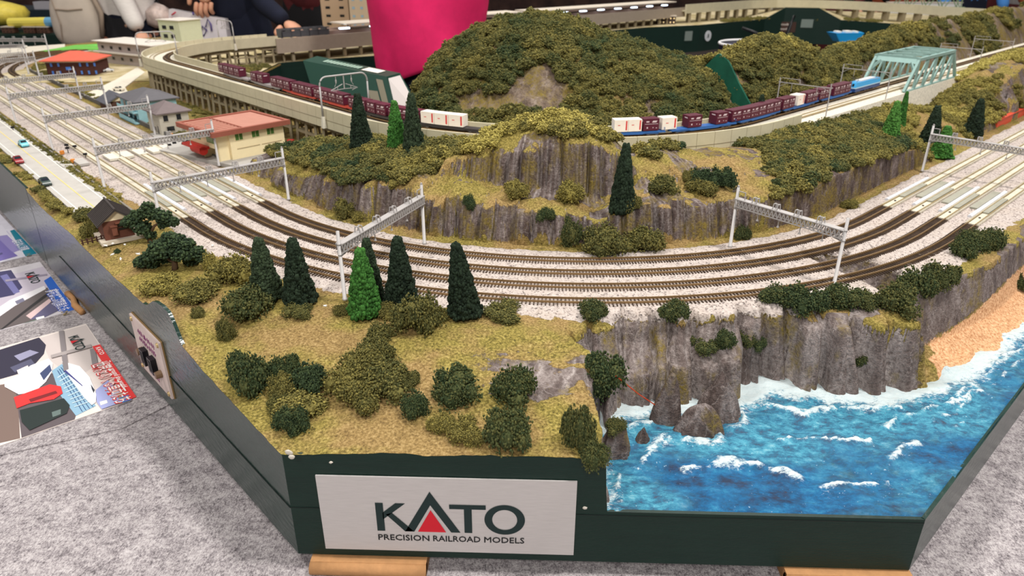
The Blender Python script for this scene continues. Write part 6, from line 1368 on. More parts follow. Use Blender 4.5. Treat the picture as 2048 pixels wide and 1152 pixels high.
# marks on the far wall
def plaque(name, px, py, w_, h_, m, label, i, shape='box'):
    a, b = P[i], P[i+1]; nrm = np.array([-(b-a)[1], (b-a)[0]]); nrm = nrm/np.linalg.norm(nrm); q = at_pl(px, py, (nrm[0], nrm[1], 0), float(nrm@a)-.02); ang = math.atan2((b-a)[1], (b-a)[0]); r = empty(name, tuple(q), ang, label, 'sign'); mb = MB()
    if shape == 'box': mb.box(-w_/2, w_/2, -.012, .01, -h_/2, h_/2); mb.obj('plate', m, r)
    else:
        mb.tube([(0, -.015, 0), (0, .01, 0)], w_/2, 28); mb.obj('disc', m, r); mb = MB(); kk = w_*.3; mb.add([(-kk*.5, -.018, -kk*.6), (-kk*.2, -.018, -kk*.6), (.03, -.018, kk*.7), (-.03, -.018, kk*.7)], [(0, 1, 2, 3)]); mb.add([(kk*.5, -.018, -kk*.6), (kk*.2, -.018, -kk*.6), (-.03, -.018, kk*.7), (.03, -.018, kk*.7)], [(3, 2, 1, 0)]); mb.obj('emblem', M_INK, r)
    return r
M_PLQ = mat('grey_plaque', (120, 132, 126), .5)
plaque('round_badge', 1416, 72, .48, .48, mat('white_badge', (204, 208, 212), .5), 'round white badge with a pointed emblem on the far green wall', 7, 'disc')
plaque('grey_plaque', 1377, 72, .42, .42, M_PLQ, 'grey plaque left of the round badge on the far green wall', 6)
plaque('grey_plaque', 1614, 47, .58, .40, M_PLQ, 'grey plaque on the far corner panel above the foliage ridge', 9)
sg = plaque('shop_sign', 1568, 54, 1.15, .50, mat('dark_brown_sign', (66, 44, 36), .6), 'dark brown sign with two white words on the far corner panel', 9)
for k_, z_ in enumerate((.08, -.14)): text('Goods', .17, M_WHT, sg, (-.28, -.02, z_), name='lettering', fit=.5)
# things in the pit: white rimmed tub with black hoses, blue case on a stand
q = at_y(1527, 94, 13.5); r = empty('equipment_tub', tuple(q), 0, 'navy tub with a white rim and two black hoses in the pit', 'tub')
mb = MB(); mb.tube([(0, 1.0, -.9), (0, 1.0, -.05)], 1.25, 30); mb.obj('tub', mat('navy_tub', (22, 22, 44), .4), r); mb = MB(); mb.tube([(1.25*math.cos(t), 1.0+1.25*math.sin(t), 0) for t in np.linspace(0, 2*math.pi, 37)], .045, 8, cap=False); mb.obj('rim', mat('white_rim', (226, 224, 224), .5), r, True)
for x0, x1, zt in ((.35, -.6, .55), (.9, 1.15, .95)): mb = MB(); mb.tube([(x0, .6, -.3), (x0, .65, .1), ((x0+x1)/2, .7, zt*.7), (x1, .8, zt)], [.07, .07, .06, .05], 8); mb.obj('hose', mat('black_rubber', (20, 20, 22), .4), r, True)
q = at_y(1697, 84, 14.5); r = empty('blue_case', tuple(q), .1, 'bright blue plastic case with white gadgets on a shelf in the pit', 'case')
mb = MB(); Vb = [(-.52, 0, .30), (.52, 0, .30), (.62, .5, .30), (-.62, .5, .30), (-.30, .05, 0), (.36, .05, 0), (.42, .45, 0), (-.36, .45, 0)]; mb.add(Vb, [(0, 1, 2, 3), (4, 7, 6, 5), (0, 4, 5, 1), (1, 5, 6, 2), (2, 6, 7, 3), (3, 7, 4, 0)]); mb.obj('case_shell', mat('bright_blue_plastic', (34, 150, 214), .35), r)
for x0, w_, h_ in ((-.34, .16, .05), (.02, .22, .06), (.3, .1, .05)): mb = MB(); mb.box(x0-w_/2, x0+w_/2, .1, .4, .30, .30+h_); mb.obj('white_gadget', M_WHT, r)
mb = MB(); mb.box(-.1, .45, -.1, .5, -.16, -.10); mb.obj('shelf', mat('white_rim', (226, 224, 224), .5), r); mb = MB(); mb.box(-.1, .45, .1, .3, -8.5, -.16); mb.obj('stand', mat('navy_tub', (22, 22, 44), .4), r)
# big green carton behind the train
def hexa(name, c8, m, parent=None): return mesh_obj(name, c8, [(0, 1, 2, 3), (4, 7, 6, 5), (0, 4, 5, 1), (1, 5, 6, 2), (2, 6, 7, 3), (3, 7, 4, 0)], m, parent)
tA, tB, tC, tD = at_y(606, 121, 2.5), at_y(773, 153, 2.5), at_y(800, 146, 3.1), at_y(634, 112, 3.2)
bA, bB, bC, bD = at_y(650, 262, 2.2), at_y(800, 262, 2.2), at_y(852, 240, 2.8), at_y(700, 250, 2.8)
gb = hexa('green_carton', [bA, bB, bC, bD, tA, tB, tC, tD], mat('dark_green_carton', (22, 62, 50), .45)); tag(gb, 'large dark green carton with white end leaning behind the container train', 'box')
cw = lambda a, b, f: np.array(a)*(1-f)+np.array(b)*f
def onface(o, a, b, c, d, u0, u1, v0, v1, lift, m, nm):
    def pt(u, v): return cw(cw(a, b, u), cw(d, c, u), v)
    nrm = np.cross(np.array(b)-np.array(a), np.array(d)-np.array(a)); nrm = nrm/np.linalg.norm(nrm)*lift
    mb = MB(); mb.add([tuple(pt(u0, v0)+nrm), tuple(pt(u1, v0)+nrm), tuple(pt(u1, v1)+nrm), tuple(pt(u0, v1)+nrm)], [(0, 1, 2, 3)]); return mb.obj(nm, m, o)
onface(gb, tB, bB, bC, tC, .0, 1, .05, .96, -.012, mat('white_carton_end', (214, 206, 204), .6), 'white_end')
M_TAPE = mat('brown_grey_label', (128, 122, 104), .6)
onface(gb, tA, tB, bB, bA, .86, .94, .08, .52, -.01, M_TAPE, 'paper_label'); onface(gb, tA, tB, bB, bA, .72, .84, .30, .75, -.01, M_TAPE, 'paper_label')
onface(gb, tA, tB, tC, tD, .66, .86, .2, .8, .012, M_WHT, 'white_sticker')
for i in range(11): u0 = .18+i*.04; onface(gb, tA, tB, tC, tD, u0, u0+.028, .3, .7, .012, mat('pale_green_print', (150, 176, 160), .6), 'printed_glyph')
rg = np.random.RandomState(77); Q = np.array([at_z(a, b, 0) for a, b in zip(385+rg.rand(700)*170, 108+rg.rand(700)*44)]); rr_ = np.hypot(Q[:, 0]+7, Q[:, 1]-7)
go_scatter('loop_shrubs', 'olive foam shrubs on the ground inside the far viaduct bend', Q[:, 0], Q[:, 1], 0*Q[:, 0], (rr_ < 2.5) & (Q[:, 0] < -8.25) | ((Q[:, 0]+Q[:, 1] > -2.7) & (Q[:, 0]+Q[:, 1] < -.9) & (Q[:, 1] < 7)), .10, .17, .5+.4*(fbm(Q[:, 0]*2, Q[:, 1]*2, 0, 2, 3)-.5), .9, .03)
mb = MB(); mb.box(-110, 110, 112, 114, -9, 40); tag(mb.obj('wall_back', mat('dark_hall_wall', (96, 70, 62), .9, var=.4, vs=.25, col2=(52, 40, 40))), kind='structure')
# ------------------------------------------------------------------ floor of the hall and the next stand at left
mb = MB(); mb.box(-120, 120, -60, 160, -9.1, -9.0); tag(mb.obj('floor', mat('hall_carpet', (104, 92, 86), .95, var=.15, vs=1)), kind='structure')
o = empty('next_layout', (-24, 23, -9), 0, 'dark green table of the next layout behind the far left yard', 'table')
a = at_y(-160, 68, 21.5); b = at_y(205, 62, 21.5); mb = MB(); mb.box(a[0]+24, b[0]+24, -1.5, 6, 0, 9+a[2]); mb.obj('green_case', M_GREENF, o)
a2 = at_y(20, 20, 29); b2 = at_y(215, 16, 29); mb = MB(); mb.box(a2[0]+24-6, b2[0]+24, 6.2, 10, 0, 9+a2[2]); mb.obj('rear_case', mat('dark_navy_case', (20, 34, 44), .5), o)
mb = MB(); mb.box(a2[0]+25, b2[0]+22, 6.6, 7.3, 9+a2[2], 9.4+a2[2]); mb.obj('silver_train', mat('silver_train', (176, 172, 178), .35, .3), o)
M_YEL = mat('yellow_plastic_bag', (226, 204, 84), .4, var=.15, vs=3, bump=.6, bs=4); 
def lump(name, px0, px1, py0, py1, y, dy, m, label, cat, seed, parent=None):
    a = at_y(px0, py1, y); b = at_y(px1, py0, y); c = (a+b)/2; rg = np.random.RandomState(seed); v = I2V.copy(); v = v*(1+.28*(vn(v[:, 0]*2+5, v[:, 1]*2+5, v[:, 2]*2+5, seed)-.5)[:, None]); v = v*np.array([abs(b[0]-a[0])/2, dy, abs(b[2]-a[2])/2])
    o = bpy.data.objects.new(name, raw_mesh(name, v, I2F, m, True)); COL.objects.link(o); o.location = tuple(c)
    if label: tag(o, label, cat)
    return o
lump('yellow_bag', -40, 46, 2, 52, 23.5, 1.2, M_YEL, 'yellow plastic bag heaped on the next table at top left', 'bag', 4)
q0 = at_y(20, 46, 22.2); q1 = at_y(112, 44, 22.2); mb = MB(); mb.tube([tuple(q0), tuple((q0*1+q1*4)/5)], .22, 12); o = tag(mb.obj('yellow_roll', mat('yellow_roll', (236, 218, 96), .4)), 'long yellow roll lying on the next table at left', 'roll'); mb = MB(); mb.tube([tuple((q0*1+q1*4)/5), tuple(q1)], .22, 12); mb.obj('blue_end', mat('light_blue_end', (112, 172, 210), .4), o)
for i, px in enumerate((12, 55, 82)): blockb('brown_model_house', px-10, px+12, 55, 21.9, at_y(10, 66, 21.9)[2], .4, mat('brown_far_house', (96, 66, 52), .8), ['leftmost brown model house on the next green table', 'middle brown model house on the next green table', 'rightmost brown model house on the next green table'][i], (3, 2, M_GLS))
# ------------------------------------------------------------------ people
M_SKIN = mat('skin', (214, 158, 130), .55, var=.05); M_HAIR = mat('dark_hair', (36, 28, 26), .6)
def skin(name, nodes, edges, rad, m, parent, sub=2):
    me = bpy.data.meshes.new(name); me.from_pydata([tuple(v) for v in nodes], edges, []); o = bpy.data.objects.new(name, me); COL.objects.link(o); o.parent = parent
    md = o.modifiers.new('s', 'SKIN'); md.use_smooth_shade = True
    sv = me.skin_vertices[0].data if me.skin_vertices else None
    if sv is None:
        bpy.context.view_layer.objects.active = o; bpy.ops.mesh.customdata_skin_add(); sv = me.skin_vertices[0].data
    for i, r in enumerate(rad): sv[i].radius = r if isinstance(r, tuple) else (r, r); sv[i].use_root = (i == 0)
    s2 = o.modifiers.new('u', 'SUBSURF'); s2.levels = sub; s2.render_levels = sub
    bpy.context.view_layer.update(); m2 = bpy.data.meshes.new_from_object(o.evaluated_get(bpy.context.evaluated_depsgraph_get())); o.modifiers.clear(); o.data = m2; m2.materials.clear(); m2.materials.append(m)
    m2.polygons.foreach_set('use_smooth', [True]*len(m2.polygons)); return o
def head(parent, c, yaw, hair):
    v = I2V*np.array([.78, .95, 1.12]); ca_, sa_ = math.cos(yaw), math.sin(yaw)
    v = v*(1-.22*sst(-.2, -1, v[:, 2:3])); h = bpy.data.objects.new('head', raw_mesh('head', v, I2F, M_SKIN, True)); COL.objects.link(h); h.parent = parent; h.location = tuple(c); h.rotation_euler = (0, 0, yaw)
    for nm, P_, s_, m in (('nose', (0, -.97, -.05), (.13, .2, .22), M_SKIN), ('ear', (.78, 0, 0), (.1, .2, .3), M_SKIN), ('ear', (-.78, 0, 0), (.1, .2, .3), M_SKIN), ('eye', (.3, -.84, .12), (.12, .06, .07), M_HAIR), ('eye', (-.3, -.84, .12), (.12, .06, .07), M_HAIR), ('mouth', (0, -.86, -.48), (.24, .06, .05), mat('lips', (170, 90, 84), .5))):
        q = bpy.data.objects.new(nm, raw_mesh(nm, I2V*np.array(s_)+np.array(P_), I2F, m, True)); COL.objects.link(q); q.parent = h
    w_ = I2V*np.array([.88, 1.05, 1.2])+np.array([0, .12, .12]); keep = ~((w_[:, 1] < -.35) & (w_[:, 2] < .55)); 
    w_[~keep] = w_[~keep]*np.array([.8, .6, .8]); q = bpy.data.objects.new('hair', raw_mesh('hair', w_, I2F, M_HAIR, True)); COL.objects.link(q); q.parent = h
def hand(parent, W, dirv, side, curl=.5):
    """palm and five fingers from the wrist W, pointing along dirv"""
    W = Vector(W); d = Vector(dirv).normalized(); s_ = Vector(side).normalized(); up = d.cross(s_).normalized()
    nodes = [W, W+d*.45, W+d*.85]; edges = [(0, 1), (1, 2)]; rad = [(.26, .2), (.38, .2), (.36, .17)]
    skin('hand', nodes, edges, rad, M_SKIN, parent, 1)
    for k, (o_, L_) in enumerate(((-.30, .68), (-.1, .8), (.1, .76), (.30, .58))):
        a = W+d*.75+s_*o_; b = a+d*L_*.5-up*L_*.12*curl; c = b+(d*(1-curl)-up*curl).normalized()*L_*.35; e = c+(d*(.6-curl)-up*curl).normalized()*L_*.28
        skin('finger', [a, b, c, e], [(0, 1), (1, 2), (2, 3)], [.105, .10, .09, .075], M_SKIN, parent, 1)
    a = W+d*.3-s_*.34; b = a+(d*.5-s_*.6).normalized()*.42; c = b+(d*.9-up*.3).normalized()*.36; skin('thumb', [a, b, c], [(0, 1), (1, 2)], [.14, .12, .09], M_SKIN, parent, 1)
def person(x, y, yaw, label, top, legs, arms, bend=0.0, skirt=None, zf=-9.0, group=None):
    """standing person, 17 units tall; arms: list of (elbow, wrist) in local coordinates (x to the right hand side, -y forward, z up from the floor)"""
    r = empty('person', (x, y, zf), yaw, label, 'person', group); H = 17.0
    sh = Vector((0, -3.2*bend, 13.9-.6*bend)); hip = Vector((0, 0, 8.9)); nk = sh+Vector((0, -.25*bend, .75)); hd = nk+Vector((0, -.15-.3*bend, 1.25))
    nodes = [hip, hip+Vector((0, -.5*bend, 1.6)), (hip+sh)/2+Vector((0, -.2*bend, .9)), sh, nk]; edges = [(0, 1), (1, 2), (2, 3), (3, 4)]; rad = [(1.55, 1.1), (1.35, .95), (1.55, 1.05), (1.25, .85), (.5, .5)]
    for sx in (-1, 1):
        k = len(nodes); nodes += [Vector((sx*.85, 0, 8.0)), Vector((sx*.95, -.1, 4.7)), Vector((sx*1.0, .1, .9)), Vector((sx*1.0, -.9, .25))]; edges += [(0, k), (k, k+1), (k+1, k+2), (k+2, k+3)]; rad += [.95, .62, .36, .3]
    for sx, (el, wr) in zip((-1, 1), arms):
        k = len(nodes); nodes += [sh+Vector((sx*1.55, 0, -.25)), Vector(el), Vector(wr)]; edges += [(3, k), (k, k+1), (k+1, k+2)]; rad += [.6, .42, .27]
    skin('body', nodes, edges, rad, M_SKIN, r)
    bo = bpy.data.objects[[c.name for c in r.children][-1]]; bo.data.materials.append(legs); bo.data.materials.append(top)
    for p_ in bo.data.polygons: zc = p_.center[2]; p_.material_index = 1 if zc < 9.6 else 2 if zc < 14.5 and abs(p_.center[0]) < 9 else 0
    skin('shirt', ([nodes[1]+Vector((0, 0, .9)), nodes[1]+Vector((0, 0, 1.5))] if skirt else nodes[:2])+nodes[2:4]+[n_ for q in (13, 16) for n_ in nodes[q:q+3]], [(0, 1), (1, 2), (2, 3), (3, 4), (4, 5), (5, 6), (3, 7), (7, 8), (8, 9)], [(1.7, 1.25), (1.5, 1.1), (1.7, 1.2), (1.4, 1.0), .66, .46, .34, .66, .46, .34], top, r)
    if skirt: 
        mb = MB(); n = 28; prof = [(1.35, 1.0, 10.2), (1.75, 1.3, 8.8), (2.0, 1.6, 6.5), (2.5, 2.1, 3.0)]; Vv = [(a*math.cos(2*math.pi*k/n)*(1+.05*math.cos(k*2.2)), b*math.sin(2*math.pi*k/n)*(1+.05*math.cos(k*2.2)), c) for a, b, c in prof for k in range(n)]; mb.add(Vv, [(i*n+k, (i+1)*n+k, (i+1)*n+(k+1) % n, i*n+(k+1) % n) for i in range(3) for k in range(n)]); mb.obj('skirt', skirt, r, True)
    else: skin('trousers', [nodes[0]+Vector((0, 0, .4))]+nodes[5:8]+nodes[9:12], [(0, 1), (1, 2), (2, 3), (0, 4), (4, 5), (5, 6)], [(1.62, 1.18), 1.08, .78, .55, 1.08, .78, .55], legs, r)
    for sx in (-1, 1): skin('shoe', [Vector((sx*1.0, .35, .3)), Vector((sx*1.0, -.5, .28)), Vector((sx*1.0, -1.3, .22))], [(0, 1), (1, 2)], [(.42, .3), (.45, .28), (.36, .2)], M_BLK, r, 1)
    head(r, hd, 0, True)
    for sx, (el, wr) in zip((-1, 1), arms): dv = Vector(wr)-Vector(el); hand(r, wr, dv, Vector((1, 0, 0)) if abs(dv.normalized().x) < .8 else Vector((0, 1, 0)), .7)
    return r
M_PINK = mat('crimson_pink_cotton', (222, 34, 98), .85, var=.12, vs=1.2, bump=.25, bs=3); M_NAVY = mat('dark_navy_cloth', (22, 26, 44), .9, var=.15, vs=2); M_JEAN = mat('navy_denim', (30, 36, 58), .9, var=.15, vs=4)
# operator in the pit: side on, bending over the far boards
hc = at_y(862, 128, 8.0)
pk = empty('person', (hc[0], 8.0, -9), 0, 'person in a crimson pink shirt and navy jeans standing in the pit', 'person')
hz = hc[2]+9
nd = [Vector((0, 0, 8.7)), Vector((.1, .1, 10.6)), Vector((.25, .6, 12.4)), Vector((.3, 1.2, 14.0)), Vector((.35, 1.6, 14.8))]; ed = [(0, 1), (1, 2), (2, 3), (3, 4)]; rd_ = [(.85, .95), (.9, 1.1), (1.1, 1.5), (.95, 1.2), (.5, .5)]
for sx in (-1, 1): k = len(nd); nd += [Vector((.3, sx*.45, 7.8)), Vector((.3, sx*.6, 4.6)), Vector((.2, sx*.8, .9)), Vector((.9, sx*1.0, .25))]; ed += [(0, k), (k, k+1), (k+1, k+2), (k+2, k+3)]; rd_ += [.95, .62, .38, .3]
for sx in (-1, 1): k = len(nd); nd += [Vector((.3, 1.2+sx*1.5, 13.7)), Vector((1.6, 1.8+sx*1.7, 12.3)), Vector((2.6, 2.4+sx*.9, 13.2))]; ed += [(3, k), (k, k+1), (k+1, k+2)]; rd_ += [.6, .42, .27]
bo = skin('body', nd, ed, rd_, M_SKIN, pk); bo.data.materials.append(M_JEAN); bo.data.materials.append(M_PINK)
for p_ in bo.data.polygons: p_.material_index = 1 if p_.center[2] < 10.4 else 2 if p_.center[2] < 12 and p_.center[0] < 1.3 else 0
skin('jeans', [nd[0]+Vector((0, 0, .2))]+nd[5:8]+nd[9:12], [(0, 1), (1, 2), (2, 3), (0, 4), (4, 5), (5, 6)], [(.95, 1.1), 1.05, .8, .55, 1.05, .8, .55], M_JEAN, pk)
n = 44; prof = [(-.03, 1.33, 1.35, 0.0), (0.0, 1.38, 1.4, .0), (.5, 1.42, 1.42, .0), (1.3, 1.52, 1.45, .05), (2.4, 1.74, 1.5, .12), (3.6, 1.95, 1.5, .4), (4.6, 1.85, 1.45, .8), (5.3, 1.3, 1.1, 1.2), (5.7, .6, .6, 1.5)]
Vv = []
for j, (dz, a, b, oy) in enumerate(prof):
    for k in range(n):
        t = 2*math.pi*k/n; fold = 1+.05*math.sin(t*4+dz*2.1)+.02*math.sin(t*9-dz*3)+.05*math.sin(t*2+dz)*(dz > .3); hem = .46*math.cos(t)*max(.25, 1-dz*.35)-.25*math.exp(-((t-3.3)/.35)**2)*(dz < .6)
        x_ = a*math.cos(t)*fold; y_ = b*math.sin(t)*fold+oy
        if dz < .4 and abs(t-4.02) < .08: x_ *= .93; y_ *= .93
        Vv.append((x_, y_, hz+dz+hem))
mb = MB(); mb.add(Vv, [(j*n+k, j*n+(k+1) % n, (j+1)*n+(k+1) % n, (j+1)*n+k) for j in range(len(prof)-1) for k in range(n)]); so = mb.obj('shirt', M_PINK, pk, True)
sd_ = so.modifiers.new('t', 'SOLIDIFY'); sd_.thickness = .05; sb_ = so.modifiers.new('s', 'SUBSURF'); sb_.levels = 1; sb_.render_levels = 1
for sx in (-1, 1): k = 13 if sx < 0 else 16; skin('sleeve', [nd[k]+Vector((0, -sx*.4, .2)), nd[k]+Vector((.1, 0, -.2)), (nd[k]+nd[k+1])/2], [(0, 1), (1, 2)], [.75, .72, .66], M_PINK, pk, 1)
for k in (13, 16): hand(pk, nd[k+2], nd[k+2]-nd[k+1], Vector((0, 1, 0)), .6)
head(pk, nd[4]+Vector((.35, .6, 1.2)), math.radians(90), True)
# floral print
mF = bpy.data.materials.new('floral_cloth'); mF.use_nodes = True; nt = mF.node_tree; b = nt.nodes['Principled BSDF']; b.inputs['Roughness'].default_value = .9; tc = N(nt, 'ShaderNodeTexCoord').outputs['Object']
vo = N(nt, 'ShaderNodeTexVoronoi', Scale=2.6); nt.links.new(tc, vo.inputs['Vector']); sp = nt.nodes.new('ShaderNodeSeparateColor'); nt.links.new(vo.outputs['Color'], sp.inputs[0])
pet = ramp(nt, sp.outputs[0], [(.0, lin((180, 96, 70))), (.35, lin((206, 170, 140))), (.65, lin((130, 76, 60))), (.9, lin((190, 190, 150)))]); ms = ramp(nt, math_(nt, 'ADD', vo.outputs['Distance'], math_(nt, 'MULTIPLY', noise(nt, tc, 7, 3), .35)), [(.44, (1, 1, 1)), (.50, (0, 0, 0))])
nt.links.new(mixc(nt, ms, lin((24, 24, 28)), pet), b.inputs['Base Color'])
M_WSL = mat('white_ribbed_knit', (222, 214, 210), .85, var=.05, vs=5, bump=.6, bs=6, stretch=(1, 1, 4)); M_BPK = mat('beige_backpack', (196, 182, 168), .7, var=.06, vs=2)
c = at_y(225, 40, 18.6); wr = at_y(278, 62, 16.9); el = at_y(232, -30, 17.6)
pw = person(c[0]+.55, 18.8, 0, 'person in white ribbed sleeves and dark floral skirt leaning over the lawn', M_WSL, M_NAVY, [((-1.9, .4, 11.2), (-1.5, .9, 9.2)), ((el[0]-c[0]-.55, el[1]-18.8, el[2]+9), (wr[0]-c[0]-.55, wr[1]-18.8, wr[2]+9))], .45, mF)
pw.data
q = at_y(147, 36, 17.0); bp_o = empty('backpack', (q[0], 17.2, q[2]), math.radians(8), 'beige backpack hanging beside the person in the floral skirt', 'backpack')
v = I2V.copy(); sg_ = np.sign(v)*np.abs(v)**.72; vv = sg_*np.array([.98, .55, 1.25]); vv[:, 0] *= (1-.10*vv[:, 2]); o = bpy.data.objects.new('bag', raw_mesh('bag', vv, I2F, M_BPK, True)); COL.objects.link(o); o.parent = bp_o; sb_ = o.modifiers.new('s', 'SUBSURF'); sb_.levels = 1; sb_.render_levels = 1
mb = MB(); mb.tube([(-.5, -.50, .35), (0, -.58, .32), (.5, -.50, .35)], .03, 6); mb.obj('zip_seam', mat('darker_beige', (160, 142, 126), .7), bp_o); mb = MB(); mb.tube([(-.6, -.42, .8), (-.4, -.56, -.2), (-.55, -.42, -.8)], .02, 6); mb.obj('zip_seam', mat('darker_beige', (160, 142, 126), .7), bp_o)
mb = MB(); mb.tube([(.7, -.1, 1.2), (1.1, -.3, .2), (.9, -.2, -.7)], .09, 6); mb.obj('strap', mat('darker_beige', (160, 142, 126), .7), bp_o, True)
# navy coat with a carrier bag
c = at_y(470, 20, 19.5); w2_ = at_y(572, 44, 17.6); e2_ = at_y(520, 2, 18.4); w1 = at_y(416, -34, 18.3); e1_ = at_y(430, -100, 18.8)
L = lambda p: (p[0]-c[0], p[1]-19.6, p[2]+9)
pn = person(c[0], 19.6, 0, 'person in a dark navy coat holding a carrier bag and reaching to the station', M_NAVY, M_NAVY, [(L(e1_), L(w1)), (L(e2_), L(w2_))], .35)
q0, q1, q2, q3 = at_y(334, 84, 17.9), at_y(455, 82, 17.9), at_y(450, 38, 18.1), at_y(338, 18, 18.1)
off = np.array([0, .5, 0]); cb = hexa('carrier_bag', [q0, q1, q1+off, q0+off, q3, q2, q2+off*.6, q3+off*.6], mat('white_plastic_bag', (214, 206, 208), .35, var=.1, vs=2, bump=.5, bs=3)); tag(cb, 'white carrier bag printed with purple flowers held by the navy coat', 'bag')
M_PUR = mat('purple_print', (96, 82, 150), .5); M_RP = mat('red_print', (196, 52, 70), .5)
def stroke(pp, r, m, nm='print_stroke'):
    mb = MB(); mb.tube([tuple(at_y(a, b, 17.97-(84-b)*-.0)-np.array([0, .03, 0])) for a, b in pp], r, 6); return mb.obj(nm, m, cb, True)
for pp in ([(357, 76), (352, 58), (362, 50), (370, 60), (360, 74)], [(370, 70), (372, 50), (380, 40), (386, 56), (378, 74)], [(403, 66), (405, 52), (414, 60), (408, 72), (403, 66)], [(412, 54), (416, 38), (422, 48), (424, 62)], [(388, 30), (386, 24)]): stroke(pp, .035, M_PUR)
for pp in ([(336, 40), (345, 36), (352, 40)], [(344, 30), (352, 24)], [(392, 40), (396, 40)]): stroke(pp, .03, M_RP)
lump('white_parcel', 298, 336, 8, 58, 18.2, .5, mat('clear_plastic', (206, 186, 178), .3, var=.3, vs=3), 'crumpled pale plastic parcel left of the carrier bag', 'bag', 9)
# visitors beyond the far corner and one behind the station
M_OR = mat('rust_orange_cloth', (168, 84, 52), .85); M_SKY = mat('sky_blue_cloth', (74, 136, 206), .85); M_STR = mat('grey_striped_cloth', (178, 172, 170), .85, var=.3, vs=6, stretch=(6, 6, .2)); M_BRN = mat('dark_maroon_cloth', (84, 30, 32), .9, var=.3, vs=2); M_BLKC = mat('black_cloth', (24, 22, 24), .9)
for px, yv, tp, lg, lb in ((1640, 40, M_BRN, M_BRN, 'visitor in maroon clothes beyond the far corner, left of the black one'), (1700, 46, M_BLKC, M_BLKC, 'visitor in black beyond the far corner behind the far viaduct'), (1775, 52, M_OR, M_OR, 'visitor in rust orange left of the white display board'), (1925, 38, M_SKY, M_NAVY, 'visitor in sky blue right of the white display board'), (1968, 45, M_OR, M_BRN, 'visitor in rust brown between sky blue and striped ones'), (2030, 51, M_STR, M_STR, 'visitor in grey striped clothes at the right picture edge'), (622, 27, M_BRN, M_BLKC, 'visitor in maroon behind the left end of the station')):
    q = at_y(px, 0, yv); person(q[0], yv, random.random()*.6-.3, lb, tp, lg, [((-2.3, -.2, 10.9), (-2.2, -1.2, 8.8)), ((2.3, -.2, 10.9), (2.2, -1.2, 8.8))], .05)
# ------------------------------------------------------------------ posters lying on the felt
def poster(label, Bp, Ap, base, shapes, band, title, logo, z=None, L=2.97):
    z = TZ+.014 if z is None else z; B = at_z(*Bp, z)[:2]; A = at_z(*Ap, z)[:2]; d = A-B; W = np.linalg.norm(d); d = d/W; o_ = np.array([d[1], -d[0]])      # o_ points away from the case
    if (o_@np.array([-1, -.3])) < 0: o_ = -o_
    r = empty('poster', (B[0], B[1], z), 0, label, 'poster', 'train posters on the felt')
    mb = MB(); c = [(0, 0), tuple(d*W), tuple(d*W+o_*L), tuple(o_*L)]; mb.prism(c, 0, .006); mb.obj('sheet', mat('paper_%d_%d_%d' % base, base, .35, spec=.5, var=.10, vs=3), r)
    bx = [0]
    def px_poly(pp, col, nm='printed_shape', clip=True):
        bx[0] += 1; V = []
        for a, b in pp:
            q = at_z(a, b, z+.006)[:2]-B; u = np.clip(q@d, .005, W-.005); v = np.clip(q@o_, .005, L-.005); w_ = d*u+o_*v; V.append((w_[0], w_[1], .0062+.0004*bx[0]))
        mesh_obj(nm, V, [tuple(range(len(V)))], mat('ink_%d_%d_%d' % col, col, .35, spec=.5), r)
    for pp, col in shapes: px_poly(pp, col)
    px_poly(band[0], band[1], 'title_band')
    rz_ = math.atan2(d[1], d[0])
    for body, pxy, size, col, fit, lift in title:
        q = at_z(*pxy, z)[:2]-B; t = text(body, size, mat('ink_%d_%d_%d' % col, col, .35, spec=.5), r, (q[0], q[1], .0062+.0004*(bx[0]+2+lift)), (0, 0, rz_), 'printed_title', fit=fit, bold=.001 if lift else .010)
    if logo:
        q = at_z(*logo[0], z)[:2]-B; k = logo[1]; g = empty('printed_logo', (q[0], q[1], .0066+.0004*bx[0]), rz_); g.parent = r; g.rotation_euler = (-math.pi/2+math.pi, 0, rz_); 
        g.rotation_euler = (0, 0, rz_)
        def fl(polys, m):
            V = []; F = []
            for P_ in polys: n_ = len(V); V += [(a*k, b*k, .001) for a, b in P_]; F.append(tuple(range(n_, n_+len(P_))))
            mesh_obj('printed_letter', V, F, m, g)
        fl([[(0, 0), (15, 0), (15, 70), (0, 70)], [(13, 29), (58, 70), (39, 70), (13, 46)], [(19, 42), (54, 0), (72, 0), (31, 46)]], M_INK); fl([[(54, 0), (72, 0), (106, 67), (106, 100)], [(162, 0), (144, 0), (106, 67), (106, 100)]], M_INK); fl([[(170, 0), (185, 0), (185, 59), (170, 59)], [(142, 59), (212, 59), (212, 70), (142, 70)]], M_INK); fl([[(79, 0), (134, 0), (106, 55)]], M_RED)
        fl([[(248+39*math.cos(a), 35+37*math.sin(a)), (248+39*math.cos(a+.4), 35+37*math.sin(a+.4)), (248+26*math.cos(a+.4), 35+26*math.sin(a+.4)), (248+26*math.cos(a), 35+26*math.sin(a))] for a in np.arange(0, 6.28, .4)], M_INK)
    return r
def stripes(a0, a1, b0, b1, n, w_, col):
    out = []
    for i in range(n):
        f = (i+.5)/n; p = (a0[0]*(1-f)+a1[0]*f, a0[1]*(1-f)+a1[1]*f); q = (b0[0]*(1-f)+b1[0]*f, b0[1]*(1-f)+b1[1]*f); out.append(([(p[0], p[1]), (p[0]+w_, p[1]+w_*.5), (q[0]+w_, q[1]+w_*.5), (q[0], q[1])], col))
    return out
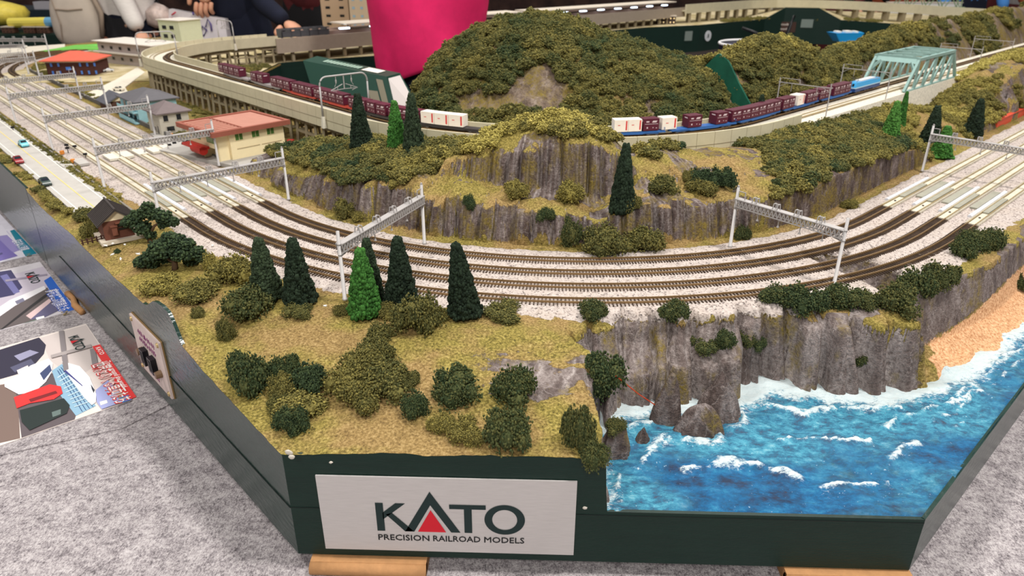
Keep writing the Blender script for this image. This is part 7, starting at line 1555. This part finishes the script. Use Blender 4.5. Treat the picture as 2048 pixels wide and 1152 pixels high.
sh = [([(128, 662), (172, 650), (205, 700), (185, 735), (150, 760), (100, 720), (80, 676)], (206, 194, 190)), ([(-40, 712), (78, 675), (92, 690), (88, 708), (60, 740), (30, 750), (-40, 770)], (46, 42, 62)), ([(28, 712), (60, 700), (78, 705), (40, 722)], (150, 148, 176)), ([(20, 735), (62, 718), (70, 728), (30, 745)], (84, 84, 110)),
      ([(0, 770), (30, 765), (36, 800), (45, 889), (-60, 900)], (120, 100, 92)), ([(30, 770), (110, 745), (160, 805), (150, 840), (45, 880)], (92, 82, 86)), ([(104, 742), (124, 728), (192, 812), (152, 832), (120, 790)], (140, 178, 202))]
sh += stripes((112, 742), (126, 730), (160, 825), (188, 812), 4, 3, (52, 84, 128))+stripes((112, 752), (150, 818), (132, 738), (186, 806), 9, 2, (196, 216, 226))
sh += [([(62, 732), (98, 718), (106, 728), (104, 745), (92, 765), (70, 785), (38, 790), (10, 775), (9, 766), (36, 752)], (240, 238, 240)), ([(80, 748), (100, 730), (104, 742), (88, 762)], (60, 72, 110)), ([(34, 742), (56, 732), (66, 755), (42, 762)], (232, 220, 216)), ([(28, 796), (100, 770), (122, 774), (126, 788), (108, 800), (60, 808), (34, 818)], (222, 48, 48)), ([(58, 800), (112, 783), (116, 788), (62, 806)], (120, 24, 30)), ([(40, 822), (128, 798), (140, 812), (134, 828), (60, 862), (44, 845)], (30, 42, 40)), ([(104, 826), (122, 820), (122, 830), (106, 836)], (96, 112, 108)), ([(124, 724), (160, 734), (180, 756), (193, 790), (192, 806), (184, 812), (168, 796), (140, 758)], (244, 242, 244)), ([(182, 770), (190, 782), (188, 788), (184, 780)], (40, 44, 60)), ([(130, 740), (165, 772), (166, 775), (128, 744)], (60, 64, 130)), ([(192, 782), (216, 762), (256, 803), (205, 822), (194, 806)], (160, 166, 212)),
       ([(118, 664), (128, 662), (138, 740), (128, 744)], (132, 124, 126)), ([(102, 712), (182, 690), (184, 696), (104, 718)], (170, 160, 158)), ([(180, 700), (190, 698), (198, 735), (186, 738)], (140, 132, 134)), ([(232, 789), (250, 785), (256, 798), (240, 803)], (150, 140, 120)), ([(200, 806), (214, 802), (216, 808), (202, 813)], (240, 236, 232))]
poster('train poster with red title band, nearest of the three on the felt', (172, 648), (275, 797), (226, 214, 208), sh, ([(185, 695), (203, 690), (276, 798), (256, 806)], (226, 62, 62)),
       [('世界をめぐる車両たち', (184, 732), .20, (214, 50, 50), 1.06, 0), ('世界をめぐる車両たち', (185, 733), .19, (246, 240, 236), 1.03, 2), ('KATO', (192, 699), .07, (250, 244, 240), .22, 1), ('Trains around the world', (211, 727), .075, (250, 244, 240), .72, 1), ('N', (240, 799), .13, (70, 120, 190), .12, 1)], ((137, 678), .00150))
sh = [([(-40, 560), (40, 545), (100, 530), (120, 560), (60, 600), (-40, 640)], (196, 186, 200)), ([(-20, 545), (22, 540), (45, 575), (28, 590), (-20, 600)], (58, 54, 96)), ([(0, 552), (14, 548), (40, 584), (28, 588)], (110, 108, 160)), ([(-40, 640), (60, 585), (95, 575), (110, 600), (70, 640), (-40, 672)], (98, 88, 88)), ([(-10, 620), (20, 600), (88, 572), (92, 578), (30, 612), (-10, 640)], (232, 228, 232)), ([(30, 603), (46, 596), (50, 602), (34, 609)], (120, 118, 140)), ([(0, 660), (60, 612), (96, 585), (98, 590), (10, 664)], (40, 36, 38)), ([(52, 632), (98, 598), (104, 602), (64, 640)], (218, 190, 190)), ([(60, 640), (100, 606), (120, 620), (90, 642)], (96, 92, 124)), ([(44, 652), (70, 640), (90, 644), (60, 656)], (80, 110, 90)), ([(10, 560), (94, 548), (95, 551), (12, 564)], (150, 140, 160)), ([(72, 636), (88, 632), (90, 637), (74, 641)], (238, 236, 236))]
poster('train poster with blue title band, middle one of the three on the felt', (80, 524), (153, 620), (214, 208, 214), sh, ([(88, 562), (103, 553), (153, 622), (128, 628)], (36, 96, 190)),
       [('夢をはこぶ列車たち', (91, 583), .17, (60, 90, 190), .86, 0), ('夢をはこぶ列車たち', (92, 584), .16, (236, 234, 240), .83, 2), ('Trains carry dreams', (110, 582), .06, (240, 240, 246), .5, 1), ('N', (122, 626), .12, (150, 130, 90), .12, 1)], ((50, 549), .00165))
sh = [([(-40, 470), (14, 462), (40, 500), (-40, 540)], (150, 138, 196)), ([(-40, 500), (0, 480), (20, 500), (36, 512), (-40, 540)], (120, 106, 178)), ([(-40, 520), (4, 505), (6, 508), (-40, 528)], (80, 74, 130)), ([(-40, 452), (4, 450), (30, 485), (14, 470), (-40, 478)], (226, 222, 234))]
poster('train poster with teal title band, farthest of the three on the felt', (0, 428), (75, 508), (222, 218, 230), sh, ([(20, 462), (34, 458), (76, 509), (52, 514)], (20, 126, 150)),
       [('空をゆく列車', (24, 482), .16, (90, 130, 170), .62, 0), ('空をゆく列車', (25, 483), .15, (236, 236, 242), .60, 2), ('N', (50, 510), .11, (120, 130, 110), .11, 1)], None)
# ------------------------------------------------------------------ connector panel on the left face
LD = DL+.012
c0 = at_pl(262, 625, (-S2, -S2, 0), LD); c1 = at_pl(320, 680, (-S2, -S2, 0), LD)
pc = (c0+c1)/2; sp_ = empty('connector_panel', (pc[0], pc[1], -.665), math.atan2(c1[1]-c0[1], c1[0]-c0[0]), 'pinkish white connector panel with two black sockets on the left face', 'panel')
hw = float(np.hypot(*(c1-c0)[:2]))/2; hh = .315
mb = MB(); mb.box(-hw, hw, -.02, .02, -hh, hh); mb.obj('board', mat('aged_pinkish_board', (206, 188, 182), .6, var=.10, vs=4), sp_)
mb = MB(); mb.box(-hw-.006, hw+.006, .0, .022, -hh-.006, hh+.006); mb.obj('brown_edge', mat('brown_board_edge', (138, 108, 70), .7), sp_)
for x in (-hw+.05, hw-.05):
    for z in (-hh+.04, hh-.04): mb = MB(); mb.tube([(x, -.035, z), (x, -.02, z)], [.022, .028], 10); mb.obj('rivet', mat('brass_rivet', (206, 180, 130), .3, .8), sp_)
for x in (-.10, .13): mb = MB(); mb.box(x-.055, x+.055, -.075, -.02, -.13, .04); mb.obj('socket', M_BLKP if 'M_BLKP' in globals() else mat('black_plastic', (20, 20, 24), .3), sp_); mb = MB(); mb.box(x-.03, x+.03, -.078, -.0, -.10, .02); mb.obj('socket_slot', mat('black_slot', (6, 6, 8), .6), sp_)
for x, z in ((-.235, -.04), (.27, -.09)): mb = MB(); mb.tube([(x, -.08, z), (x, -.02, z)], [.035, .042], 12); mb.obj('knob', mat('brown_knob', (112, 88, 66), .4), sp_)
rg = np.random.RandomState(4); M_PU2 = mat('faded_purple_print', (132, 72, 112), .6)
for k in range(9):
    for j in range(2):
        x = -.24+k*.055; z = .19-j*.085; a, b = rg.rand(2)
        mb = MB(); mb.bar((x, -.022, z), (x+.035, -.022, z+.0), .009, .004, up=(0, 1, 0)); mb.bar((x+.017*a*2, -.022, z-.03), (x+.017*a*2, -.022, z+.03), .009, .004, up=(0, 1, 0)); mb.bar((x, -.022, z-.03*b), (x+.035, -.022, z+.03*a), .008, .004, up=(0, 1, 0)); mb.obj('faded_glyph', M_PU2, sp_)
for z, w_ in ((-.19, .17), (-.225, .25), (-.255, .23)): mb = MB(); mb.box(.02-w_*.5, .02+w_*.5, -.0225, -.018, z, z+.014); mb.obj('faded_caption', M_PU2, sp_)
# paint chips on the case
M_CHIP = mat('chipped_white', (206, 198, 186), .8)
for px, py, r_ in ((1170, 1016, .018), (578, 905, .028), (583, 914, .022), (662, 925, .014)):
    q = at_pl(px, py, (0, -1, 0), DF+.004) if px > 584 else at_pl(px, py, (-S2, -S2, 0), DL+.004)
    v = I2V*np.array([r_, .005, r_*.8])*(1+.4*(np.random.rand(len(I2V), 1)-.5)); o = bpy.data.objects.new('paint_chip', raw_mesh('paint_chip', v+(q-np.array([0, -DF, -1.2])), I2F, M_CHIP)); COL.objects.link(o); o.parent = case
